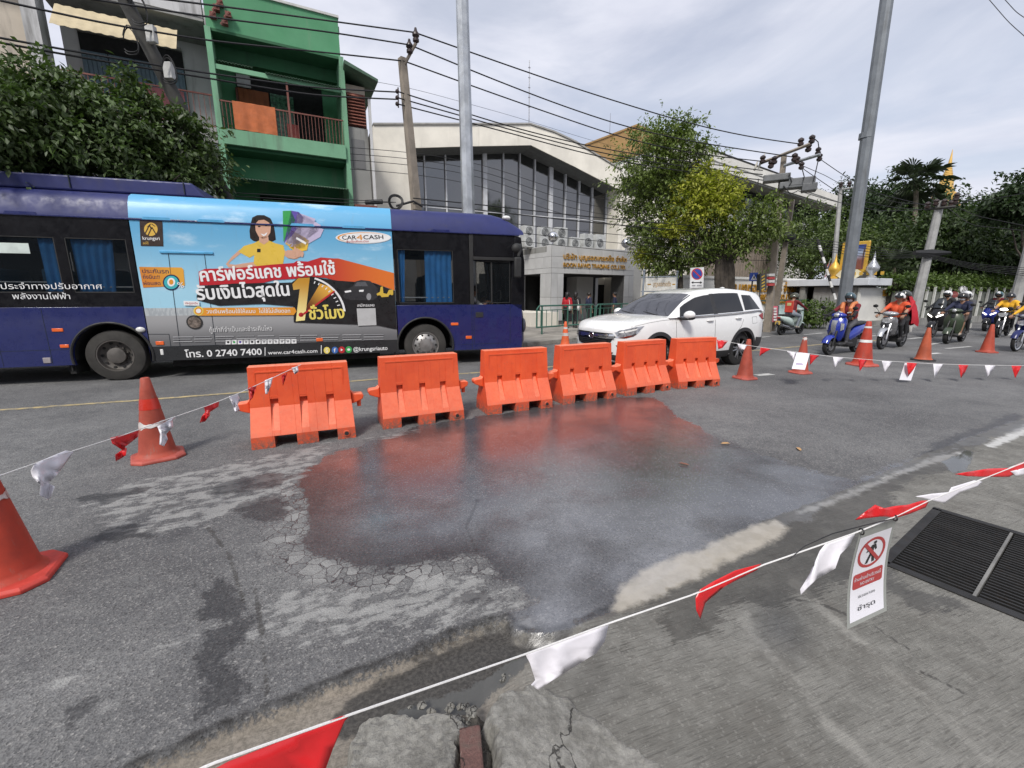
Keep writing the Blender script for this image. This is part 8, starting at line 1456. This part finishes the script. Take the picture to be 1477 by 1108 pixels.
# ---------- poles, lamp masts, wires ----------
M_CPL = pm('concrete_pole', (.25, .215, .175), .85, var=.15, dirt=.3, streak=True, bump=.3); M_CPD = pm('dark_concrete_pole', (.05, .049, .045), .85, var=.2, dirt=.3); M_GAL = pm('galvanised_steel', (.42, .44, .46), .42, .55, var=.22, sc=2.5, dirt=.2, dcol=(.25, .25, .25), streak=True); M_GPL = pm('light_grey_pole', (.33, .33, .32), .7, dirt=.3, streak=True); M_MST = pm('painted_grey_mast', (.17, .185, .20), .5, .3, var=.12, dirt=.3, streak=True); M_INS = pm('dark_insulator', (.035, .022, .02), .3); M_WIRE = pm('black_cable', (.010, .010, .011), .6, bump=0); M_TFM = pm('transformer_grey', (.14, .145, .15), .6, dirt=.3)
def pole(name, lb, cat, top, foot, D, r0, r1, mat, grp=None, n=8, sq=1.0, D1=None):
    a = dpt(*foot, D); a.z = 0.0; b_ = dpt(*top, D1 or D); t = thing(name, lb, cat, a, 0, grp); mb = MB(); mb.tube([V((0, 0, -.05)), b_-a], [r0, r1], n, sq=sq); mb.obj('shaft', mat, t, smooth=30 if n > 6 else 0); return t, a, b_
UP = 'utility poles'
p1, f1, t1 = pole('utility_pole', 'square brown concrete utility pole behind the bus before the company hall', 'utility pole', (580, 84), (619, 490), 14.5, .20, .13, M_CPL, UP, 4)
mb = MB(); tp = t1-f1; e1 = dpt(600, 62, 14.2)-f1; mb.tube([tp+V((0, 0, -.25)), e1], .045, 6); br2 = mb.obj('bracket_arm', M_CPL, p1); mb = MB()
for q in (dpt(600, 60, 14.2)-f1, dpt(591, 76, 14.3)-f1): mb.lathe([(.02, -.05), (.09, 0), (.09, .06), (.06, .09), (.10, .14), (.10, .19), (.05, .26), (.03, .34)], 12, MX.Translation(q))
mb.obj('insulator', M_INS, br2); mb = MB(); rk = [dpt(573, y, 14.3)-f1 for y in (132, 141, 150)]
for q in rk: mb.sph(q, .06, 8, 6)
mb.tube([rk[0]+V((.03, 0, .1)), rk[2]+V((.03, 0, -.1))], .02, 5); mb.obj('wire_rack', M_INS, p1)
mb = MB(); c = dpt(571, 292, 14.0)-f1
for r in (.17, .20, .22, .185): mb.tube([c+V((r*cos(a), .05*sin(a*2), r*sin(a))) for a in np.linspace(0, 2*pi, 20)], .014, 5)
mb.tube([c+V((-.9, 0, 0)), c+V((-.4, 0, .02))], .07, 8); mb.tube([c+V((0, 0, -.1)), c+V((.5, .1, .05)), c+V((.75, .2, -.08))], .035, 6); mb.obj('cable_coil', M_WIRE, p1)
p2, f2, t2 = pole('lamp_mast', 'tall galvanised steel lamp mast rising behind the bus', 'lamp mast', (664.5, -70), (681, 490), 13.4, .20, .165, M_GAL, 'street lamp masts', 8)
p3, f3, t3 = pole('lamp_mast', 'tall grey painted lamp mast leaning beyond the blue scooter', 'lamp mast', (1289, -70), (1212, 474), 17.6, .185, .165, M_MST, 'street lamp masts', 10)
mb = MB(); q0, q1 = dpt(1250, 192, 17.6)-f3, dpt(1249, 200, 17.6)-f3; mb.cyl(q0, q1, .19, .195, 10); mb.obj('joint_collar', M_MST, p3)
p4, f4, t4 = pole('utility_pole', 'dark round utility pole leaning over the street tree with loops of cable', 'utility pole', (142, -75), (440, 500), 13.3, .17, .13, M_CPD, UP, 12)
ax = lambda u, dx=0, dz=0, dy=-.3: (t4-f4)*u+V((dx, dy, dz))
for u, dx, r in ((.93, .28, .30), (.86, .30, .22), (.80, -.20, .20), (.74, .30, .2), (.97, -.3, .2)):
    for k_ in range(2): mb = MB(); mb.tube([ax(u, dx+r*cos(a)*.8, r*1.25*sin(a)+k_*.05-.05*cos(a*2)) for a in np.linspace(-2.7, 2.6, 18)], .011, 5); mb.obj('cable_loop', M_WIRE, p4)
for u, dx in ((.92, .22), (.83, .24), (.755, .22)): mb = MB(); mb.box(ax(u, dx, 0, -.1), (.18, .12, .32)); mb.obj('junction_box', pm('pale_junction_box', (.5, .5, .48), .6, dirt=.3), p4, bev=.01)
mb = MB(); mb.box(ax(.95, .5, .1, -.1), (.7, .12, .14)); mb.box(ax(.985, -.35, 0, -.1), (.5, .1, .1)); mb.obj('cross_arm', M_GAL, p4)
p5, f5, t5 = pole('utility_pole', 'brown concrete transformer pole at the kerb carrying cross arms and grey equipment', 'utility pole', (1131, 224), (1107, 474), 21.5, .19, .115, M_CPL, UP, 4)
def arm(root, f, a, b_, D, mat, r=.06): mb = MB(); mb.tube([dpt(*a, D)-f, dpt(*b_, D-.4)-f], r, 4); return mb.obj('cross_arm', mat, root, smooth=0)
a1 = arm(p5, f5, (1096, 236), (1168, 208), 21.4, M_CPL); a2 = arm(p5, f5, (1131, 239), (1183, 223), 21.4, M_GAL)
def insul(par, f, pts, D, s=1.0):
    for x, y in pts: mb = MB(); q = dpt(x, y, D)-f; mb.lathe([(.03*s, -.14*s), (.10*s, -.10*s), (.11*s, -.02*s), (.07*s, .02*s), (.11*s, .07*s), (.10*s, .13*s), (.03*s, .18*s)], 10, MX.Translation(q)); mb.obj('insulator', M_INS, par)
insul(a1, f5, ((1100, 231), (1117, 232), (1146, 228), (1155, 206), (1166, 214), (1171, 202), (1112, 238)), 21.2); insul(a2, f5, ((1150, 232), (1180, 219), (1182, 228), (1156, 240)), 21.2, .9)
mb = MB()
for x0, x1, y0, y1 in ((1103, 1137, 253, 262), (1127, 1165, 263, 272), (1140, 1172, 258, 268), (1158, 1176, 266, 276)):
    q = dpt((x0+x1)/2, (y0+y1)/2, 21.3)-f5; k_ = 21.3/FPX*.8; mb.box(q, ((x1-x0)*k_, .5, (y1-y0)*k_), rz=-.5)
mb.obj('switch_gear', M_TFM, p5, smooth=0, bev=.03); mb = MB()
for a in (((1156, 240), (1160, 255), (1158, 262)), ((1180, 232), (1176, 250), (1173, 262)), ((1094, 258), (1092, 275), (1100, 282)), ((1130, 268), (1140, 280), (1150, 276)), ((1170, 196), (1180, 205), (1182, 220)), ((1138, 250), (1142, 262), (1138, 268))): mb.tube([dpt(x, y, 21.0)-f5 for x, y in a], .018, 5)
mb.obj('jumper_cable', M_WIRE, p5)
mb = MB()
for x, y in ((1094, 243), (1098, 236), (1088, 246)): q = dpt(x, y, 21.3)-f5; mb.tube([q, q+V((.05, 0, .18)), q+V((.1, 0, .36))], [.035, .045, .02], 6)
mb.obj('fuse_cutout', pm('pale_porcelain', (.42, .40, .34), .4), p5)
mb = MB()
for k_ in range(4): q = dpt(1111.5, 395+k_*4.6, 21.2)-f5; mb.tube([q, q+V((0, 0, -.10))], .16, 8, m=k_ % 2)
mb.obj('striped_band', [pm('band_white', (.6, .6, .58), .6), pm('band_red', (.4, .05, .05), .6)], p5)
p6, f6, t6 = pole('utility_pole', 'second brown concrete pole leaning next to the transformer pole', 'utility pole', (1143, 288), (1114, 474), 22.3, .15, .11, M_CPL, UP, 4)
mb = MB(); mb.sph(dpt(1136, 342, 22.1)-f6, (.35, .2, .2), 10, 6); mb.obj('cable_clamp', M_WIRE, p6)
p7, f7, t7 = pole('utility_pole', 'pale grey concrete pole leaning in front of the hedge', 'utility pole', (1357, 290), (1318, 447), 29, .22, .15, M_GPL, UP, 8)
a7 = arm(p7, f7, (1334, 302), (1378, 298), 29, M_CPD, .06); insul(a7, f7, ((1338, 297), (1350, 293), (1362, 293), (1372, 295), (1378, 291), (1380, 284)), 28.8); mb = MB(); q = dpt(1340, 366, 28.8)-f7; mb.tube([q+V((-.7, 0, .05)), q, q+V((1.0, 0, .05))], [.10, .22, .05], 6); mb.tube([dpt(x, y, 28.8)-f7 for x, y in ((1382, 284), (1396, 280), (1400, 286), (1394, 292), (1384, 294))], .02, 5); mb.obj('cable_clamp', M_WIRE, p7)
p8, f8, t8 = pole('utility_pole', 'grey pole leaning at the frame edge behind the yellow shirt rider', 'utility pole', (1492, 330), (1462, 440), 27, .19, .15, M_GPL, UP, 8)
p9, f9, t9 = pole('utility_pole', 'thin concrete stub pole with a single arm beside the grey lamp mast', 'utility pole', (1213, 268), (1198, 450), 34, .16, .10, M_GPL, UP, 6); a9 = arm(p9, f9, (1212, 274), (1230, 271), 34, M_GPL, .05); insul(a9, f9, ((1213, 267), (1225, 266)), 33.8)
# cables: each strung between two supports
CB = 'overhead cables along the road'; CBN = {}; ORD = ('topmost', 'second', 'third', 'fourth', 'fifth', 'sixth', 'seventh', 'lowest')
def cable(lb, pts, D0, D1, r=.014):
    ps = [V((x, y, 0)) for x, y in pts]; L = np.cumsum([0]+[(b-a).length for a, b in zip(ps, ps[1:])]); u = L/L[-1]; x, y = [p.x for p in ps], [p.y for p in ps]; uu = np.linspace(0, 1, 30)
    X = np.interp(uu, u, x); w = np.array([.25, .5, .25]); Y = np.interp(uu, u, y)
    for _ in range(6): Y[1:-1] = .25*Y[:-2]+.5*Y[1:-1]+.25*Y[2:]; X[1:-1] = .25*X[:-2]+.5*X[1:-1]+.25*X[2:]
    iD = np.interp(uu, [0, 1], [1/D0, 1/D1]); P = [dpt(a, b_, 1/q) for a, b_, q in zip(X, Y, iD)]; mb = MB(); mb.tube(P, r, 5); o = mb.obj('cable', M_WIRE); k_ = CBN.get(lb, 0); CBN[lb] = k_+1; tag(o, ORD[min(k_, 7)]+' '+lb, 'cable', CB); return o
UPL = 'power cable strung from the dark leaning pole to the brown concrete pole top'; UPR = 'power cable sagging from the brown concrete pole to the transformer pole'; MIDL = 'bundled cable crossing the shophouse balconies to the brown concrete pole'; MIDR = 'bundled cable crossing the hall roof edge to the transformer pole'; LOW = 'thin cable crossing the dark glazed hall front'; RGT = 'cable running from the transformer pole towards the trees'
for pts, D0, D1, lb in (([(130, -14), (340, 12), (480, 31), (598, 47)], 12.2, 14.2, UPL), ([(50, -14), (280, 22), (480, 47), (591, 65)], 12.2, 14.2, UPL), ([(0, 1), (150, 34), (300, 59), (480, 77), (580, 88)], 12.2, 14.4, UPL),
    ([(598, 47), (700, 83), (800, 118), (900, 150), (1000, 180), (1080, 198), (1155, 208)], 14.2, 21.2, UPR), ([(591, 65), (700, 110), (800, 149), (900, 183), (1000, 205), (1146, 227)], 14.2, 21.2, UPR), ([(582, 88), (700, 131), (800, 166), (900, 200), (1000, 222), (1100, 233)], 14.4, 21.2, UPR)): cable(lb, pts, D0, D1, .020)
for dy in (0, 7): cable(MIDL, [(-5, 54+dy), (150, 82+dy), (300, 106+dy), (450, 127+dy*1.6), (573, 133+dy*1.5)], 12.3, 14.3, .020)
for y0, y1, y2, y3 in ((132, 183, 228, 246), (141, 187, 236, 252), (150, 192, 243, 260)): cable(MIDR, [(573, y0), (735, y1), (850, (y1+y2)/2+6), (950, y2), (1100, y3)], 14.3, 21.2, .019)
cable('thin line strung from the louvred building over the hall roof', [(535, 117), (585, 125), (735, 166), (860, 205), (1000, 240)], 16, 22, .006)
for i, (y0, y1) in enumerate(((213, 278), (222, 290), (231, 300), (244, 312))): cable(LOW, [(505, y0), (600, y0+7), (700, y0+24), (812, y1), (911, y1+16), (1050, y1+38), (1112, y1+46)], 16, 21.2, .010)
for i, y in enumerate((288, 296, 310, 322, 334)): cable('telephone cable from the coil past the mirrored balls', [(596, y-2 if i < 2 else y-8), (700, y+8), (820, y+22), (950, y+34), (1050, y+41), (1112, y+46 if i < 3 else y+42)], 14.2, 21.3, .018 if i < 2 else .011)
for dy in (0, 5): cable('telephone cable just above the bus roof below the green shophouse', [(335, 278+dy), (420, 283+dy), (500, 288+dy), (571, 292)], 13.4, 14, .010)
for pts, D0, D1 in (([(1182, 229), (1215, 252), (1260, 278), (1350, 300)], 21.2, 29), ([(1156, 242), (1200, 272), (1222, 286), (1290, 300), (1340, 303)], 21.2, 29), ([(1150, 236), (1190, 253), (1213, 266)], 21.2, 33.8), ([(1225, 266), (1290, 292), (1345, 296)], 33.8, 29), ([(1150, 275), (1200, 290), (1270, 305), (1345, 302)], 21.2, 29), ([(1378, 292), (1420, 289), (1500, 275)], 28.8, 26), ([(1372, 295), (1410, 312), (1500, 330)], 28.8, 26), ([(1362, 296), (1400, 325), (1500, 335)], 28.8, 26)): cable(RGT, pts, D0, D1, .013)
for i in range(5): cable('telephone cable strung past the hedge between the grey poles', [(1136, 343+i*2), (1200, 348+i*4), (1270, 358+i*4), (1338, 366+i), (1400, 381+i*2), (1500, 388+i*3)], 22, 27, .011)
for x0, x1, y1 in ((1410, 1500, 72), (1432, 1500, 40)): cable('wire crossing the open sky at the upper frame corner', [(x0, -20), ((x0+x1)/2, y1*.45), (x1, y1)], 24, 22, .010)
# ---------- railings, signs and small street things ----------
M_GRL2 = pm('green_railing_paint', (.035, .115, .085), .5, dirt=.25)
def green_rail(lb, a, b_, h, n):
    d = b_-a; L = d.length; t = thing('pavement_railing', lb, 'railing', a, math.atan2(d.y, d.x), 'green pavement railings'); mb = MB(); mb.tube([(0, 0, .25), (0, 0, h-.12), (.12, 0, h), (L-.12, 0, h), (L, 0, h-.12), (L, 0, .25)], .03, 8); mb.tube([(0, 0, .27), (L, 0, .27)], .028, 8); mb.tube([(0, 0, h-.16), (L, 0, h-.16)], .016, 6); mb.obj('frame', M_GRL2, t)
    for x in (L*.08, L*.5, L*.92): mb = MB(); mb.cyl((x, 0, 0), (x, 0, h), .032, n=8); mb.obj('post', M_GRL2, t)
    br3 = None
    for i in range(n):
        if br3 is None: mb = MB(); mb.cyl((0, 0, .27), (0, 0, h-.16), .013, n=6); br3 = mb.obj('baluster', M_GRL2, t); o = br3
        else: o = br3.copy(); COL.objects.link(o); o.parent = t
        o.location = (L*(i+.7)/(n+.4), 0, 0)
ra, rb_ = gp(774, 483, .12), gp(857, 476, .12); rc = rb_+(rb_-ra)*.02; hR = zat(785, 441.5, gp(785, 483, .12)).z-.12
green_rail('green pavement railing in front of the walkers beside the bus', ra, rb_, hR, 11); green_rail('green pavement railing running behind the white car bonnet', rc, rc+(rb_-ra)*1.05, hR, 11)
re, rf = gp(1092, 468, .12), gp(1112, 466, .12); green_rail('green pavement railing behind the tail of the white car', re-(rf-re)*1.2, rf, 1.15, 10); green_rail('green pavement railing behind the hanging banner', rf+(rf-re)*.05, gp(1168, 462.5, .12), 1.15, 14)
def sheet_on(name, lb, cat, px, D, polys, group=None, post=None, th=.03):
    """A flat sign: polys in its own pixels as (mat, points, layer); optional post to the ground."""
    c = dpt(sum(p[0] for p in px)/len(px), sum(p[1] for p in px)/len(px), D); t = thing(name, lb, cat, (c.x, c.y, .12), 0, group); P = Plane((c.x, c.y), 90); t.rotation_euler = (0, 0, 0); o0 = V((c.x, c.y, 0))
    A_ = lambda x, y: (P.at(x, y)[0], P.at(x, y)[1]-.12)
    mb = MB(); mb.prism([A_(*p) for p in px], 0, th); pl_ = mb.obj('panel', polys[0][0], t, smooth=0)
    for m_, pts, ly in polys[1:]: mb = MB(); mb.flat([A_(*p) for p in pts], -.004*ly); mb.obj('printed_mark', m_, t, smooth=0, fix=False)
    if post: mb = MB(); q = A_(*post[0]); mb.tube([(q[0], th+.03, 0), (q[0], th+.03, q[1])], post[1], 8); mb.obj('post', post[2], t)
    return t, A_
SB, SR, SW = pm('sign_blue', (.02, .06, .30), .4, bump=0), pm('sign_red', (.45, .03, .03), .4, bump=0), pm('sign_white', (.66, .66, .66), .4, dirt=.15)
sheet_on('road_sign', 'no parking sign with a blue disc and double arrow in front of the tree trunk', 'road sign', [(996, 386.5), (1015.5, 385.5), (1014.5, 415), (995, 415.5)], 18.6, [(SW,), (SR, oval(1005.3, 395.2, 8.2, 8.4, 24), 1), (SB, oval(1005.3, 395.2, 6.8, 7.0, 24), 2), (SR, [(999.7, 391), (1001, 389.6), (1011, 399.5), (1009.7, 401)], 3), (K_, [(997, 407.6), (1000, 405.6), (1000, 407), (1010, 407), (1010, 405.6), (1013, 407.6), (1010, 409.6), (1010, 408.3), (1000, 408.3), (1000, 409.6)], 1), (GRYP, [(998, 411.2), (1003, 411.2), (1003, 413), (998, 413)], 1), (GRYP, [(1005, 411.2), (1012, 411), (1012, 413), (1005, 413)], 1)], 'road signs', ((1005, 415), .03, M_GPL))
sheet_on('road_sign', 'blue square pedestrian crossing sign on a slim post before the white wall', 'road sign', [(1081.5, 393.5), (1093.5, 393.2), (1093, 405.2), (1081, 405.5)], 21, [(SB,), (SW, [(1087.4, 395.6), (1091.4, 403.6), (1083.2, 403.8)], 1), (K_, [(1086.8, 398), (1088.2, 398), (1088.6, 400.5), (1090, 403), (1088.6, 403), (1087.4, 401), (1085.6, 403.2), (1084.6, 403.2), (1086.6, 400.2)], 2)], 'road signs', ((1086.5, 405), .03, M_CPD))
hz = [(pm('hazard_board', (.05, .052, .05), .6),)]+[(pm('hazard_yellow', (.5, .33, .04), .5), [(1098.5, 399+i*4.6), (1103, 396.4+i*4.6), (1103, 398.4+i*4.6), (1098.5, 401+i*4.6)], 1) for i in range(5)]
sheet_on('hazard_board', 'dark board with yellow slanted stripes fixed by the transformer pole', 'hazard board', [(1096.5, 395.5), (1106, 395.5), (1105.5, 419), (1096, 419)], 20.9, hz, 'road signs', ((1102, 419), .03, M_GPL), .25)
t_, A_ = sheet_on('road_sign', 'round white sign reading 20 on a slim post before the hedge', 'road sign', oval(1390, 418, 5.6, 5.6, 24), 27, [(pm('sign_grey_rim', (.25, .25, .25), .5),), (SW, oval(1390, 418, 5.0, 5.0, 24), 1)], 'road signs', ((1388.5, 423), .04, M_GPL))
q0, q1 = A_(1386.6, 420.4), A_(1393.4, 420.4); writing('sign_number', '20', K_, t_, (q0[0], -.01, q0[1]), sx=q1[0]-q0[0], h=.31)
sheet_on('road_sign', 'faded red disc sign next to the white 20 sign', 'road sign', oval(1377.5, 425, 5.2, 4.6, 20), 27.5, [(pm('faded_red_sign', (.22, .05, .045), .7, var=.3),), (pm('faded_red_bar', (.30, .10, .09), .7), [(1374, 424), (1381, 423), (1381, 425.4), (1374, 426.4)], 1)], 'road signs', ((1377, 429), .04, M_GPL))
t_, A_ = sheet_on('name_board', 'white company name board in a grey frame beside the tree', 'name board', [(931.5, 401.5), (976, 400), (976, 418), (931.5, 419)], 19.6, [(pm('name_board_white', (.62, .61, .57), .5, dirt=.2),)], None, None, .05)
q0, q1 = A_(941.5, 413), A_(967.5, 412.2); writing('lettering', 'บุญรอดเทรดดิ้ง', M_GLD, t_, (q0[0], -.012, q0[1]), sx=q1[0]-q0[0], h=.26)
for x0, x1 in ((934, 939), (969.5, 974)): q0, q1 = A_(x0, 411), A_(x1, 409.4); mb = MB(); mb.flat([(q0[0], q0[1]), (q1[0], q0[1]), (q1[0], q1[1]), (q0[0], q1[1])], -.01); mb.obj('scroll_mark', M_GLD, t_, smooth=0, fix=False)
mb = MB()
for x in (929.5, 977.5): q = A_(x, 392 if x < 950 else 394); mb.cyl((q[0], .03, 0), (q[0], .03, q[1]), .045, n=8); mb.sph((q[0], .03, q[1]+.05), .06, 8, 6)
for y in (400, 420.5): q0, q1 = A_(925, y), A_(981, y-1); mb.tube([(q0[0], .03, q0[1]), (q1[0], .03, q1[1])], .03, 6)
mb.obj('frame', pm('blue_grey_frame', (.22, .25, .29), .5), t_)
bn = thing('banner', 'grey sheet and pale printed banner tied to the railing by the poles', 'banner'); bp_ = lambda x, y, o=0.0: dpt(x, y, 21.8-o)
def bsheet(name, px, m_, o, wv_=0): mb = MB(); mb.add([bp_(x, y, o+.03*sin(x*.5)*wv_) for x, y in px], [tuple(range(len(px)))]); mb.obj(name, m_, bn, smooth=0, fix=False)
bsheet('grey_sheet', [(1106, 440), (1115, 441), (1124, 441.5), (1123, 455), (1120, 463), (1112, 458)], pm('grey_tarpaulin', (.10, .105, .11), .7), .15, 1); bsheet('pink_strip', [(1114.5, 441.5), (1122, 441.5), (1121, 464), (1114, 464.5)], pm('pink_banner', (.55, .12, .17), .6), .22); bsheet('printed_sheet', [(1123, 440.5), (1140, 438.5), (1160, 437.5), (1159, 456), (1123, 460)], pm('pale_teal_banner', (.36, .47, .46), .6, var=.5, sc=2.2), .12, 1)
for i in range(5): bsheet('white_mark', [(1116, 444+i*4), (1120.4, 444+i*4), (1120, 446.6+i*4), (1115.8, 446.6+i*4)], SW, .26)
